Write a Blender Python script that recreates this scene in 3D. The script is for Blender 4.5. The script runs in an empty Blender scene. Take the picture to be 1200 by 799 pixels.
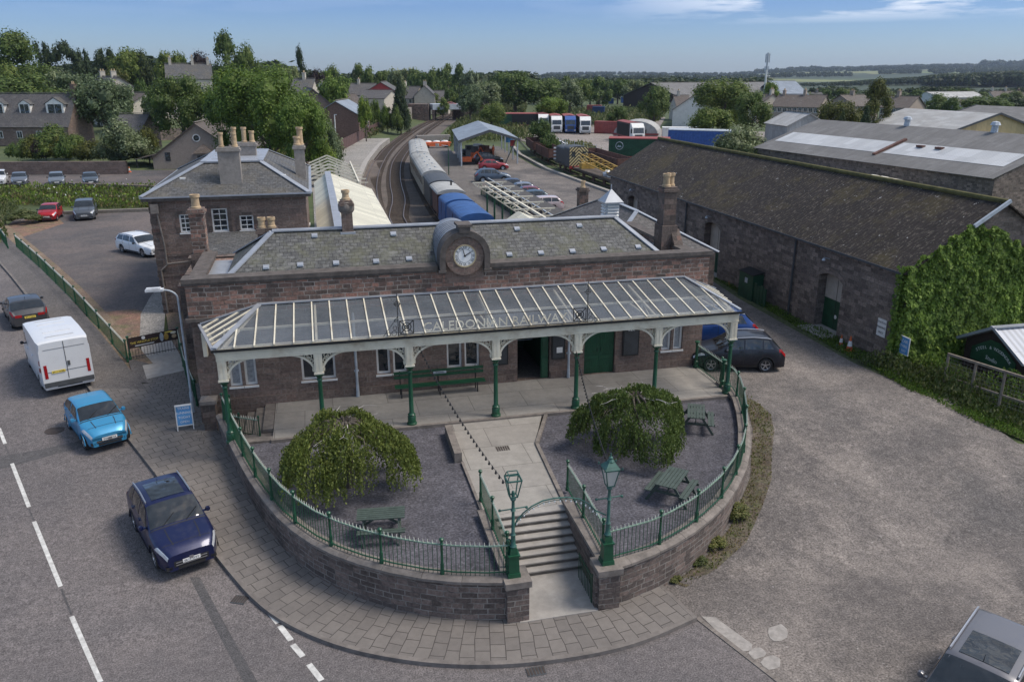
import bpy, math, random
from mathutils import Vector, Matrix
from math import sin, cos, pi, sqrt, atan, atan2, tan, floor
R = math.radians
rnd = random.Random(7)
sc = bpy.context.scene
TSC = bpy.data.scenes.new('type_setting'); TVL = TSC.view_layers[0]
C = sc.collection

# ------------------------------------------------------------------ camera constants and pixel helpers
HC = 14.0; FP = 933.0; PT = atan(312.5/FP); AZ = R(13.7)
FW = Vector((sin(AZ)*cos(PT), cos(AZ)*cos(PT), -sin(PT)))
RT = Vector((cos(AZ), -sin(AZ), 0)); UP = Vector((sin(AZ)*sin(PT), cos(AZ)*sin(PT), cos(PT)))
CAM = Vector((0, 0, HC))
def ray(x, y): return FW + RT*((x-600)/FP) + UP*((399.5-y)/FP)
def G(x, y, z=0.0):
    d = ray(x, y); t = (z-HC)/d.z; return Vector((d.x*t, d.y*t, z))
def WY(x, y, Y):
    d = ray(x, y); t = Y/d.y; return Vector((d.x*t, Y, HC+d.z*t))
def WX(x, y, X):
    d = ray(x, y); t = X/d.x; return Vector((X, d.y*t, HC+d.z*t))
def WD(x, y, D):
    d = ray(x, y); k = D/math.hypot(d.x, d.y)/cos(atan2(d.x, d.y)-AZ); return CAM + d*k
def ss(a, b, x):
    t = max(0.0, min(1.0, (x-a)/(b-a))); return t*t*(3-2*t)
def lin(a, b, x): return max(0.0, min(1.0, (x-a)/(b-a)))
RAIL = [(5.3, 30), (5.3, 79), (5.6, 91), (6.7, 108), (9.2, 130), (13.7, 160), (20.6, 193), (29.7, 233), (43.3, 281), (56, 327), (78, 389), (130, 520)]
def railx(y):
    if y <= RAIL[0][1]: return RAIL[0][0]
    for (x0, y0), (x1, y1) in zip(RAIL, RAIL[1:]):
        if y <= y1: return x0+(x1-x0)*(y-y0)/(y1-y0)
    return RAIL[-1][0]
def h(x, y):
    left = 1.1*lin(19, 43.5, y); right = 1.1*lin(18, 26, y)
    z = left + (right-left)*ss(-4, 10, x)
    if y > 44:                                        # railway cutting
        rx = railx(y); c = ss(-2.5, 0.5, x-rx)*(1-ss(8, 11, x-rx)) if y < 140 else ss(-9, -1, x-rx)*(1-ss(9, 20, x-rx))
        z -= 1.05*c*ss(44, 46, y)
        z += 6.5*ss(20, 150, rx-x)*ss(110, 330, y)        # rising town on the left
        z -= 0.0
    Xr = x*cos(AZ)-y*sin(AZ); D = x*sin(AZ)+y*cos(AZ)
    if D > 350:
        u = Xr/D; px = 600+984*u
        z += -2.0*ss(350, 700, D)*ss(500, 900, px)
        top = 2 + 4.27*(2*ss(600, 760, px)+4*ss(840, 960, px)+4.6*ss(960, 1120, px)+.7*sin(px*.021))
        z += max(0, top)*ss(1500, 4200, D)
        z += 7*ss(950, 1250, px)*ss(950, 1250, D)*(1-ss(1500, 2100, D))
    return z
def at(px, py, dz=0.0):
    z = 0.6
    for _ in range(30):
        p = G(px, py, z+dz); z = 0.5*z+0.5*h(p.x, p.y)
    return G(px, py, z+dz)
def ad(px, D):
    "ground point in image column px at horizontal depth D"
    u = (px-600)/984.0
    x = D*sin(AZ)+u*D*cos(AZ); y = D*cos(AZ)-u*D*sin(AZ)
    return Vector((x, y, h(x, y)))
def ztop(px, py, D): return WD(px, py, D).z

# ------------------------------------------------------------------ mesh builder
class MB:
    def __init__(s): s.v = []; s.f = []; s.uv = []; s.m = []
    def face(s, pts, m=0, uv=None):
        b = len(s.v); s.v += [tuple(p) for p in pts]; s.f.append(tuple(range(b, b+len(pts)))); s.m.append(m); s.uv.append(uv); return s
    def box(s, x0, y0, z0, x1, y1, z1, m=0, T=None):
        P = [Vector((x, y, z)) for z in (z0, z1) for y in (y0, y1) for x in (x0, x1)]
        if T is not None: P = [T@p for p in P]
        for q in ((0, 2, 3, 1), (4, 5, 7, 6), (0, 1, 5, 4), (2, 6, 7, 3), (0, 4, 6, 2), (1, 3, 7, 5)): s.face([P[i] for i in q], m)
        return s
    def ob(s, c, d, rz=0, m=0, rx=0, ry=0):
        T = Matrix.Translation(c)@Matrix.Rotation(rz, 4, 'Z')@Matrix.Rotation(rx, 4, 'X')@Matrix.Rotation(ry, 4, 'Y')
        return s.box(-d[0]/2, -d[1]/2, -d[2]/2, d[0]/2, d[1]/2, d[2]/2, m, T)
    def beam(s, p, q, w, hh, m=0):
        p = Vector(p); q = Vector(q); d = q-p; L = d.length
        if L < 1e-6: return s
        X = d/L; Z = Vector((0, 0, 1)); 
        if abs(X.z) > .99: Z = Vector((0, 1, 0))
        Y = Z.cross(X).normalized(); Z = X.cross(Y)
        T = Matrix(((X.x, Y.x, Z.x, p.x), (X.y, Y.y, Z.y, p.y), (X.z, Y.z, Z.z, p.z), (0, 0, 0, 1)))
        return s.box(0, -w/2, -hh/2, L, w/2, hh/2, m, T)
    def tube(s, p, q, r0, r1=None, n=8, m=0, caps=True):
        p = Vector(p); q = Vector(q); r1 = r0 if r1 is None else r1; d = (q-p)
        if d.length < 1e-6: return s
        d.normalize(); a = Vector((0, 0, 1)) if abs(d.z) < .9 else Vector((1, 0, 0))
        u = d.cross(a).normalized(); w = d.cross(u)
        A = [p+(u*cos(2*pi*i/n)+w*sin(2*pi*i/n))*r0 for i in range(n)]; B = [q+(u*cos(2*pi*i/n)+w*sin(2*pi*i/n))*r1 for i in range(n)]
        for i in range(n): j = (i+1) % n; s.face([A[i], B[i], B[j], A[j]], m)
        if caps: s.face(A, m); s.face(B[::-1], m)
        return s
    def path(s, pts, r, n=6, m=0):
        for a, b in zip(pts, pts[1:]): s.tube(a, b, r, r, n, m)
        return s
    def lathe(s, prof, c=(0, 0, 0), n=12, m=0, axis='z'):
        c = Vector(c)
        def P(r, z, i):
            a = 2*pi*i/n
            return c+(Vector((r*cos(a), r*sin(a), z)) if axis == 'z' else Vector((r*cos(a), z, r*sin(a))) if axis == 'y' else Vector((z, r*cos(a), r*sin(a))))
        for (r0, z0), (r1, z1) in zip(prof, prof[1:]):
            for i in range(n):
                if r0 < 1e-5 and r1 < 1e-5: continue
                q = [P(r0, z0, i), P(r0, z0, i+1), P(r1, z1, i+1), P(r1, z1, i)]
                if r0 < 1e-5: q = q[1:]
                elif r1 < 1e-5: q = q[:3]
                s.face(q, m)
        return s
    def prism(s, poly, z0, z1, m=0, mt=None):
        n = len(poly); A = [(p[0], p[1], z0 if not callable(z0) else z0(p[0], p[1])) for p in poly]; B = [(p[0], p[1], z1 if not callable(z1) else z1(p[0], p[1])) for p in poly]
        s.face(B, m if mt is None else mt); s.face(A[::-1], m)
        for i in range(n): j = (i+1) % n; s.face([A[i], A[j], B[j], B[i]], m)
        return s
    def ext(s, pts, d, m=0):
        d = Vector(d); A = [Vector(p) for p in pts]; B = [p+d for p in A]; n = len(A)
        s.face(A[::-1], m); s.face(B, m)
        for i in range(n): j = (i+1) % n; s.face([A[i], A[j], B[j], B[i]], m)
        return s
    def add(s, o, T=None):
        b = len(s.v); s.v += [tuple(T@Vector(p)) for p in o.v] if T is not None else o.v
        s.f += [tuple(i+b for i in f) for f in o.f]; s.m += o.m; s.uv += o.uv; return s
    def mesh(s, name, mats, smooth=False, M=None):
        me = bpy.data.meshes.new(name); V = [M@Vector(p) for p in s.v] if M is not None else s.v
        me.from_pydata([tuple(p) for p in V], [], s.f); 
        for mm in (mats if isinstance(mats, (list, tuple)) else [mats]): me.materials.append(mm)
        me.polygons.foreach_set('material_index', s.m)
        if smooth: me.polygons.foreach_set('use_smooth', [True]*len(s.f))
        ul = me.uv_layers.new(name='UVMap'); buf = []
        for f, uv in zip(s.f, s.uv):
            if uv: 
                for a in uv: buf += [a[0], a[1]]
                continue
            P = [Vector(s.v[i]) for i in f]; n = Vector((0, 0, 0))
            for i in range(len(P)):
                a, b = P[i], P[(i+1) % len(P)]; n += Vector(((a.y-b.y)*(a.z+b.z), (a.z-b.z)*(a.x+b.x), (a.x-b.x)*(a.y+b.y)))
            if n.length < 1e-12: n = Vector((0, 0, 1))
            n.normalize()
            if abs(n.z) > .95: t, bb = Vector((1, 0, 0)), Vector((0, 1, 0))
            else: t = Vector((-n.y, n.x, 0)).normalized(); bb = n.cross(t)
            for p in P: buf += [p.dot(t), p.dot(bb)]
        ul.data.foreach_set('uv', buf)
        me.update(); return me
    def build(s, name, mats, parent=None, smooth=False, W=True):
        M = None
        if parent is not None and W:
            M = Matrix.Identity(4); o = parent
            while o is not None: M = o.matrix_basis@M; o = o.parent
            M = M.inverted()
        me = s.mesh(name, mats, smooth, M)
        if smooth:
            import bmesh
            bm = bmesh.new(); bm.from_mesh(me); bmesh.ops.remove_doubles(bm, verts=bm.verts, dist=.0005)
            for e in bm.edges:
                if len(e.link_faces) == 2 and e.calc_face_angle(0) > .7: e.smooth = False
            bm.to_mesh(me); bm.free()
        o = bpy.data.objects.new(name, me); C.objects.link(o)
        if parent is not None: o.parent = parent
        return o
def thing(name, label, cat, loc=(0, 0, 0), rz=0, group=None):
    o = bpy.data.objects.new(name, None); C.objects.link(o); o.empty_display_size = .3
    o.location = loc; o.rotation_euler = (0, 0, rz); o['label'] = label; o['category'] = cat
    if group: o['group'] = group
    return o
def tag(o, label, cat, group=None):
    o['label'] = label; o['category'] = cat
    if group: o['group'] = group
    return o
def struct(o, kind='structure'): o['kind'] = kind; return o
def dup(r, loc, rz=None, label=None, group=None, scale=None):
    def cp(o, par):
        c = o.copy(); C.objects.link(c); c.parent = par
        for ch in o.children: cp(ch, c)
        return c
    n = cp(r, None); n.location = loc
    if rz is not None: n.rotation_euler = (0, 0, rz)
    if scale: n.scale = scale
    if label: n['label'] = label
    if group: n['group'] = group
    return n
def writing(par, s, size, origin, xdir, ydir, mat, name='lettering', depth=.004, align='CENTER', W=True, sx=1.0, font=None):
    cu = bpy.data.curves.new('t', 'FONT'); cu.body = s; cu.size = size; cu.align_x = align; cu.align_y = 'CENTER'; cu.extrude = depth/2; cu.resolution_u = 2
    to = bpy.data.objects.new('t', cu); TSC.collection.objects.link(to); 
    TVL.update(); dg = TVL.depsgraph; me0 = to.evaluated_get(dg).to_mesh(); X = Vector(xdir).normalized(); Y = Vector(ydir).normalized(); Z = X.cross(Y); O = Vector(origin)
    mb = MB()
    for p in me0.polygons: mb.face([O+X*me0.vertices[i].co.x*sx+Y*me0.vertices[i].co.y+Z*(me0.vertices[i].co.z+depth/2) for i in p.vertices])
    to.evaluated_get(dg).to_mesh_clear(); bpy.data.objects.remove(to); bpy.data.curves.remove(cu)
    return mb.build(name, mat, par, W=W)

# ------------------------------------------------------------------ materials
class NT:
    def __init__(s, name):
        s.mat = bpy.data.materials.new(name); s.mat.use_nodes = True; s.n = s.mat.node_tree.nodes; s.l = s.mat.node_tree.links
        s.b = s.n['Principled BSDF']; s.out = s.n['Material Output']
    def new(s, t, **k):
        o = s.n.new(t)
        for a, b in k.items(): setattr(o, a, b)
        return o
    def link(s, a, b): s.l.new(a, b)
    def coord(s, uv=True, sc=(1, 1, 1), rot=0):
        t = s.new('ShaderNodeTexCoord'); m = s.new('ShaderNodeMapping'); s.link(t.outputs['UV' if uv else 'Object'], m.inputs[0]); m.inputs['Scale'].default_value = sc
        m.inputs['Rotation'].default_value = (0, 0, rot); return m.outputs[0]
    def pos(s, sc=(1, 1, 1)):
        t = s.new('ShaderNodeNewGeometry'); m = s.new('ShaderNodeMapping'); s.link(t.outputs['Position'], m.inputs[0]); m.inputs['Scale'].default_value = sc; return m.outputs[0]
    def noise(s, v, scale, detail=4, rough=.6):
        n = s.new('ShaderNodeTexNoise'); s.link(v, n.inputs['Vector']); n.inputs['Scale'].default_value = scale; n.inputs['Detail'].default_value = detail; n.inputs['Roughness'].default_value = rough; return n.outputs['Fac']
    def ramp(s, f, stops):
        r = s.new('ShaderNodeValToRGB'); s.link(f, r.inputs[0]); e = r.color_ramp.elements
        while len(e) < len(stops): e.new(.5)
        for i, (p, c) in enumerate(stops): e[i].position = p; e[i].color = (c, c, c, 1) if isinstance(c, (int, float)) else (*c, 1)
        return r.outputs[0]
    def mix(s, f, a, b, mode='MIX'):
        m = s.new('ShaderNodeMix', data_type='RGBA', blend_type=mode)
        for sock, v in ((m.inputs[0], f), (m.inputs[6], a), (m.inputs[7], b)):
            if isinstance(v, (int, float)): sock.default_value = v if sock == m.inputs[0] else (v, v, v, 1)
            elif isinstance(v, tuple): sock.default_value = (*v, 1)
            else: s.link(v, sock)
        return m.outputs[2]
    def bump(s, f, st, dist=.02):
        b = s.new('ShaderNodeBump'); b.inputs['Strength'].default_value = st; b.inputs['Distance'].default_value = dist; s.link(f, b.inputs['Height']); s.link(b.outputs[0], s.b.inputs['Normal'])
    def col(s, c): 
        if isinstance(c, tuple): s.b.inputs['Base Color'].default_value = (*c, 1)
        else: s.link(c, s.b.inputs['Base Color'])
    def fin(s, rough=.8, metal=0, spec=None):
        s.b.inputs['Roughness'].default_value = rough; s.b.inputs['Metallic'].default_value = metal
        if spec is not None: s.b.inputs['Specular IOR Level'].default_value = spec
        return s.mat
def k(c, f): return tuple(a*f for a in c)
def plain(name, c, rough=.6, metal=0, var=.25, scale=3, dirt=None, bump=0):
    t = NT(name); p = t.coord(False); f = t.noise(p, scale, 5); c2 = t.ramp(f, [(.3, k(c, 1-var)), (.7, k(c, 1+var))])
    if dirt: g = t.noise(p, scale*.35, 6, .7); c2 = t.mix(t.ramp(g, [(.5, 0.0), (.72, .7)]), c2, dirt)
    t.col(c2)
    if bump: t.bump(f, bump)
    return t.fin(rough, metal)
def masonry(name, c1, c2, mortar, bw=.5, bh=.24, ms=.012, stain=(.05, .04, .038), st=.5, patch=(.16, .09, .07), third=None, ext=1.0):
    t = NT(name); uv = t.coord()
    wn_ = t.new('ShaderNodeTexNoise'); t.link(uv, wn_.inputs['Vector']); wn_.inputs['Scale'].default_value = 1.1; wn_.inputs['Detail'].default_value = 3
    add = t.new('ShaderNodeVectorMath', operation='MULTIPLY_ADD'); t.link(wn_.outputs['Color'], add.inputs[0]); add.inputs[1].default_value = (.22, .10, 0); t.link(uv, add.inputs[2])
    b = t.new('ShaderNodeTexBrick'); t.link(add.outputs[0], b.inputs['Vector'])
    b.inputs['Scale'].default_value = 1; b.inputs['Brick Width'].default_value = bw; b.inputs['Row Height'].default_value = bh; b.inputs['Mortar Size'].default_value = ms
    b.inputs['Mortar Smooth'].default_value = .3; b.offset = .43; b.squash = .62; b.squash_frequency = 3; b.inputs['Bias'].default_value = 0
    b.inputs['Color1'].default_value = (0, 0, 0, 1); b.inputs['Color2'].default_value = (1, 1, 1, 1); b.inputs['Mortar'].default_value = (.5, .5, .5, 1)
    mid = tuple((x+y)/2 for x, y in zip(c1, c2)); hue = t.ramp(b.outputs['Color'], [(.0, k(c2, .72)), (.3, c2), (.5, mid), (.72, c1), (.88, third or k(c1, 1.25)), (1, patch)])
    hue = t.mix(ext, mid, hue)
    n = t.noise(uv, 9, 8, .75); c = t.mix(.9, hue, t.ramp(n, [(.33, .45), (.67, 1.6)]), 'MULTIPLY')
    mnz = t.noise(uv, 2.2, 3); mo = t.mix(t.ramp(mnz, [(.36, .1), (.56, 1.0)]), k(c2, .7), mortar); c = t.mix(b.outputs['Fac'], c, mo)
    n3 = t.noise(uv, .9, 4); c = t.mix(t.ramp(n3, [(.52, 0.0), (.62, .35)]), c, t.mix(.6, c, patch))
    p = t.pos((1, 1, .35)); n2 = t.noise(p, .55, 8, .72); c = t.mix(t.ramp(n2, [(.46, 0.0), (.66, st)]), c, stain)
    n4 = t.noise(t.pos(), 2.3, 7, .8); c = t.mix(t.ramp(n4, [(.58, 0.0), (.72, .35)]), c, (.30, .27, .24))
    t.col(c); t.bump(t.mix(.4, t.ramp(b.outputs['Fac'], [(0, 1.0), (1, 0.0)]), n), .8, .03); return t.fin(.92)
def slate(name, c1, c2, gap, w=.32, hh=.22, moss=None, mossamt=.5, mscale=.5, lead=None):
    t = NT(name); uv = t.coord(); b = t.new('ShaderNodeTexBrick'); t.link(uv, b.inputs['Vector']); b.inputs['Scale'].default_value = 1
    b.inputs['Brick Width'].default_value = w; b.inputs['Row Height'].default_value = hh; b.inputs['Mortar Size'].default_value = .014; b.inputs['Mortar Smooth'].default_value = .2
    b.inputs['Color1'].default_value = (*c1, 1); b.inputs['Color2'].default_value = (*c2, 1); b.inputs['Mortar'].default_value = (*gap, 1); b.offset = .5
    n = t.noise(uv, 6, 6, .7); c = t.mix(.85, b.outputs['Color'], t.ramp(n, [(.35, .45), (.65, 1.55)]), 'MULTIPLY')
    if moss: m = t.noise(t.pos(), mscale, 6, .72); c = t.mix(t.ramp(m, [(.46, 0.0), (.64, mossamt)]), c, moss)
    m2 = t.noise(t.pos(), 1.1, 6, .75); c = t.mix(t.ramp(m2, [(.56, 0.0), (.7, .45)]), c, (.26, .26, .25))
    t.col(c); t.bump(t.ramp(b.outputs['Fac'], [(0, 1.0), (1, 0.0)]), .5, .02); return t.fin(.75)
def corr(name, c, per=.15, dirt=(.1, .09, .08), amt=.5, rough=.6, dscale=.35, c2=None, speck=None, sheet=1.0, yel=None):
    t = NT(name); uv = t.coord(); w = t.new('ShaderNodeTexWave', wave_type='BANDS', bands_direction='X'); t.link(uv, w.inputs[0]); w.inputs['Scale'].default_value = .314/per; w.inputs['Distortion'].default_value = 0
    f = w.outputs['Fac']; base = t.mix(t.ramp(f, [(0, 0.0), (1, 1.0)]), k(c, .72), k(c, 1.12))
    cell = t.new('ShaderNodeTexBrick'); t.link(uv, cell.inputs['Vector']); cell.inputs['Scale'].default_value = 1; cell.inputs['Brick Width'].default_value = sheet; cell.inputs['Row Height'].default_value = sheet*2.2; cell.inputs['Mortar Size'].default_value = .012
    cell.inputs['Color1'].default_value = (.8, .8, .8, 1); cell.inputs['Color2'].default_value = (1.15, 1.15, 1.15, 1); cell.inputs['Mortar'].default_value = (.5, .5, .5, 1); cell.offset = 0
    base = t.mix(.8, base, cell.outputs['Color'], 'MULTIPLY')
    if c2: base = t.mix(t.ramp(t.noise(t.pos(), .22, 3), [(.42, 0.0), (.6, 1.0)]), base, c2)
    n = t.noise(t.coord(True, (1, .25, 1)), 2.2, 8, .75); base = t.mix(t.ramp(n, [(.42, 0.0), (.66, amt)]), base, dirt)
    n2 = t.noise(t.pos(), dscale, 6, .7); base = t.mix(t.ramp(n2, [(.45, 0.0), (.7, amt)]), base, k(dirt, 1.2))
    if yel: ny = t.noise(t.pos(), .25, 8, .78); base = t.mix(t.ramp(ny, [(.5, 0.0), (.62, .7)]), base, yel)
    if speck: n3 = t.noise(t.coord(True, (1, .45, 1)), 6.5, 5, .85); base = t.mix(t.ramp(n3, [(.55, 0.0), (.585, .9)]), base, speck); n5 = t.noise(t.coord(True, (1, .6, 1)), 2.6, 3, .9); base = t.mix(t.ramp(n5, [(.665, 0.0), (.68, .9)]), base, (.42, .41, .39))
    t.col(base); t.bump(f, .35, .03); return t.fin(rough)
def groundmat(name, c1, c2, fine=40, patchc=None, pa=.5, ps=.25, rough=.95, bump=.25, c3=None, speck=.0, speckc=(.4, .38, .36)):
    t = NT(name); p = t.pos(); n = t.noise(p, ps, 7, .65); c = t.mix(t.ramp(n, [(.38, 0.0), (.60, 1.0)]), c1, c2)
    if patchc: n2 = t.noise(p, ps*2.6, 9, .72); c = t.mix(t.ramp(n2, [(.46, 0.0), (.64, pa)]), c, patchc)
    if c3: n3 = t.noise(p, ps*.7, 8, .7); c = t.mix(t.ramp(n3, [(.50, 0.0), (.62, .8)]), c, c3)
    f = t.noise(p, fine, 3, .7); c = t.mix(.8, c, t.ramp(f, [(.36, .42), (.64, 1.6)]), 'MULTIPLY')
    f2 = t.noise(p, fine*.22, 4, .7); c = t.mix(.6, c, t.ramp(f2, [(.36, .68), (.64, 1.34)]), 'MULTIPLY')
    if speck: n4 = t.noise(p, fine*.5, 2, .5); c = t.mix(t.ramp(n4, [(.68, 0.0), (.72, speck)]), c, speckc)
    t.col(c); t.bump(f, bump, .01); return t.fin(rough)
def leafmat(name, c, c2, hi=None):
    t = NT(name); g = t.new('ShaderNodeNewGeometry'); oi = t.new('ShaderNodeObjectInfo'); 
    f = t.ramp(g.outputs['Random Per Island'], [(0, c), (.55, c2), (1, hi or k(c2, 1.5))])
    v = t.ramp(oi.outputs['Random'], [(0, (.72, .8, .75)), (.5, (1, 1, 1)), (1, (1.25, 1.15, .9))]); cc = t.mix(1.0, f, v, 'MULTIPLY')
    n = t.noise(t.pos(), .45, 3); cc = t.mix(.7, cc, t.ramp(n, [(.3, .65), (.7, 1.35)]), 'MULTIPLY')
    t.col(cc); tr = t.new('ShaderNodeBsdfTranslucent'); t.link(cc, tr.inputs[0]); ms = t.new('ShaderNodeMixShader'); ms.inputs[0].default_value = .32
    t.link(t.b.outputs[0], ms.inputs[1]); t.link(tr.outputs[0], ms.inputs[2]); t.link(ms.outputs[0], t.out.inputs[0]); return t.fin(.6, 0, .3)
def paint(name, c, metal=.3, rough=.34):
    t = NT(name); p = t.coord(False); n = t.noise(p, 2.5, 5, .7); t.col(t.mix(t.ramp(n, [(.5, 0.0), (.75, .12)]), c, (.22, .2, .18))); t.b.inputs['Coat Weight'].default_value = .35; t.b.inputs['Coat Roughness'].default_value = .08
    return t.fin(rough, metal)
def glassy(name, c=(.02, .025, .03), rough=.06):
    t = NT(name); p = t.coord(False); n = t.noise(p, 1.5, 3); t.col(t.ramp(n, [(.3, k(c, .7)), (.7, k(c, 1.6))])); n2 = t.noise(p, 1.1, 2); t.bump(n2, .5, .25); return t.fin(rough, 0, .9)
M = {}
M['stone'] = masonry('red_sandstone', (.205, .15, .122), (.15, .108, .09), (.24, .205, .175), .62, .235, .014, st=.3, patch=(.24, .15, .12), ext=.5)
M['stone_dark'] = masonry('weathered_sandstone', (.15, .115, .096), (.10, .078, .066), (.16, .14, .12), .55, .25, .008, st=.45)
M['stone_red'] = masonry('red_coursed_sandstone', (.25, .145, .11), (.125, .09, .074), (.34, .30, .26), .46, .18, .019, st=.5, patch=(.30, .15, .11))
M['rubble'] = masonry('rubble_stone', (.215, .168, .138), (.145, .114, .094), (.20, .18, .16), .5, .22, .012, st=.3, patch=(.13, .10, .09))
M['wallstone'] = masonry('retaining_wall_stone', (.175, .13, .11), (.095, .075, .066), (.27, .245, .215), .46, .17, .017, st=.45, patch=(.13, .095, .085), ext=.75)
M['coping'] = plain('coping_stone', (.19, .165, .145), .9, 0, .3, 4, (.09, .08, .07), .3)
M['coping_dark'] = plain('dark_coping_stone', (.10, .085, .076), .9, 0, .35, 4, (.05, .045, .04), .3)
M['slate'] = slate('mossy_slate', (.115, .114, .110), (.07, .07, .069), (.03, .03, .03), .30, .21, (.115, .115, .06), .5, .9)
M['slate_grey'] = slate('grey_slate', (.105, .105, .105), (.07, .07, .072), (.05, .05, .05), .28, .19, (.13, .105, .06), .35)
M['slate_dark'] = slate('dark_slate', (.10, .092, .092), (.072, .068, .07), (.04, .04, .04), .3, .25, (.14, .13, .11), .3)
M['tile_brown'] = slate('brown_tile', (.115, .09, .075), (.085, .068, .06), (.035, .03, .028), .33, .3, (.12, .11, .09), .3)
M['lead'] = plain('lead_flashing', (.33, .35, .385), .45, .2, .15, 1.5, (.24, .25, .27))
M['corr_moss'] = corr('mossy_corrugated_asbestos', (.030, .022, .018), .26, (.008, .005, .004), .95, .95, .9, speck=(.12, .10, .08), sheet=1.2, yel=(.06, .045, .014))
M['corr_grey'] = corr('grey_corrugated_sheet', (.20, .195, .19), .2, (.10, .095, .09), .6, .9)
M['corr_light'] = corr('pale_corrugated_sheet', (.44, .44, .43), .25, (.24, .22, .20), .5, .8, .2)
M['corr_white'] = corr('white_rooflight_sheet', (.50, .51, .52), .25, (.45, .45, .44), .4, .6)
M['corr_blue'] = corr('blue_grey_metal_cladding', (.27, .32, .36), .25, (.2, .22, .24), .3, .5)
M['metal_blue'] = corr('blue_grey_metal_roof', (.25, .29, .34), .3, (.16, .18, .2), .35, .6)
M['corr_yellow'] = corr('yellow_cladding', (.52, .40, .20), .25, (.35, .27, .15), .25, .6)
M['corr_cream'] = corr('cream_corrugated_canopy', (.66, .63, .50), .20, (.45, .42, .33), .35, .6)
M['cream'] = plain('cream_paint', (.70, .65, .52), .5, 0, .08, 2, (.36, .27, .17))
M['green'] = plain('green_paint', (.012, .072, .036), .35, 0, .2, 4)
M['green_pale'] = plain('weathered_green_paint', (.03, .10, .08), .5, 0, .35, 5, (.10, .17, .155))
M['green_dark'] = plain('dark_green_boards', (.014, .065, .032), .5, 0, .3, 2)
M['white'] = plain('white_paint', (.74, .73, .70), .5, 0, .06, 2, (.5, .48, .45))
M['black'] = plain('black_metal', (.018, .018, .018), .5)
M['rubber'] = plain('tyre_rubber', (.02, .02, .021), .85)
M['chrome'] = plain('alloy', (.5, .5, .52), .3, .85, .1)
M['gl'] = glassy('window_glass'); M['carglass'] = glassy('car_glass', (.015, .018, .02), .05)
M['curtain'] = plain('grey_curtain', (.32, .33, .34), .8, 0, .3, 10)
M['concrete'] = plain('concrete', (.34, .315, .285), .9, 0, .15, 3, (.24, .22, .2), .2)
M['render'] = plain('grey_harling', (.27, .245, .22), .95, 0, .18, 5, (.17, .15, .135), .4)
M['harl_tan'] = plain('tan_harling', (.33, .27, .225), .95, 0, .12, 6, (.22, .18, .15), .3)
M['cream_wall'] = plain('cream_wall', (.48, .44, .37), .9, 0, .12, 3, (.33, .29, .24))
M['white_wall'] = plain('white_wall', (.65, .64, .61), .8, 0, .08, 2, (.45, .44, .42))
M['pot'] = plain('buff_chimney_pot', (.46, .34, .21), .85, 0, .2, 5, (.2, .14, .09))
M['redbrick'] = plain('red_brick', (.17, .105, .085), .9, 0, .25, 4)
M['wood_dark'] = plain('dark_boarding', (.035, .02, .016), .8, 0, .3, 5)
M['wood_fence'] = plain('weathered_timber', (.20, .165, .13), .9, 0, .3, 6)
M['bark'] = plain('bark', (.09, .075, .06), .95, 0, .35, 8, None, .5)
M['branch'] = plain('pale_dead_branch', (.48, .45, .42), .9, 0, .2, 8)
M['table'] = plain('dark_green_table_paint', (.055, .075, .062), .55, 0, .25, 6)
M['asphalt'] = groundmat('road_asphalt', (.150, .132, .127), (.115, .103, .102), 24, (.088, .083, .084), .3, .22, speck=.4, speckc=(.3, .27, .26))
M['asphalt2'] = groundmat('smooth_asphalt', (.135, .12, .117), (.105, .096, .096), 30, None, 0, .3)
M['asphalt_patch'] = groundmat('asphalt_patch', (.085, .08, .08), (.07, .067, .068), 30, None, 0, .3)
M['carpark'] = groundmat('worn_carpark_asphalt', (.125, .102, .094), (.072, .067, .068), 20, (.16, .13, .115), .4, .16)
M['footway'] = groundmat('footway_tarmac', (.12, .108, .102), (.095, .086, .082), 25, None, 0, .3)
M['yard'] = groundmat('worn_gravel_yard', (.148, .13, .118), (.10, .088, .082), 18, (.225, .195, .172), .75, .12, c3=(.085, .078, .075), speck=.3, bump=.5)
M['yard2'] = groundmat('lorry_yard_gravel', (.25, .215, .19), (.20, .175, .155), 6, (.28, .245, .215), .4, .08)
M['slatechips'] = groundmat('blue_grey_slate_chippings', (.098, .093, .106), (.07, .067, .078), 14, None, 0, .5, bump=.8, speck=.45, speckc=(.2, .2, .22))
M['ballast'] = groundmat('ballast', (.125, .10, .085), (.085, .07, .06), 12, (.15, .12, .09), .4, .25, bump=.6)
M['dirt'] = groundmat('dry_earth', (.22, .155, .11), (.16, .11, .08), 14, (.10, .12, .04), .5, .5)
M['red_dirt'] = groundmat('red_earth', (.23, .125, .088), (.15, .10, .075), 14, (.115, .13, .05), .6, .45)
M['grass'] = groundmat('grass', (.075, .092, .032), (.05, .062, .024), 6, (.12, .11, .045), .4, .2, bump=.6)
M['platform'] = groundmat('platform_surface', (.27, .25, .225), (.21, .195, .175), 10, (.31, .29, .26), .4, .15)
M['platform_dark'] = groundmat('dark_platform_tarmac', (.13, .115, .105), (.10, .09, .083), 10, (.16, .145, .13), .5, .12)
M['moss_earth'] = groundmat('mossy_wall_foot_earth', (.065, .048, .03), (.105, .085, .065), 14, (.06, .07, .025), .7, .9)
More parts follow.
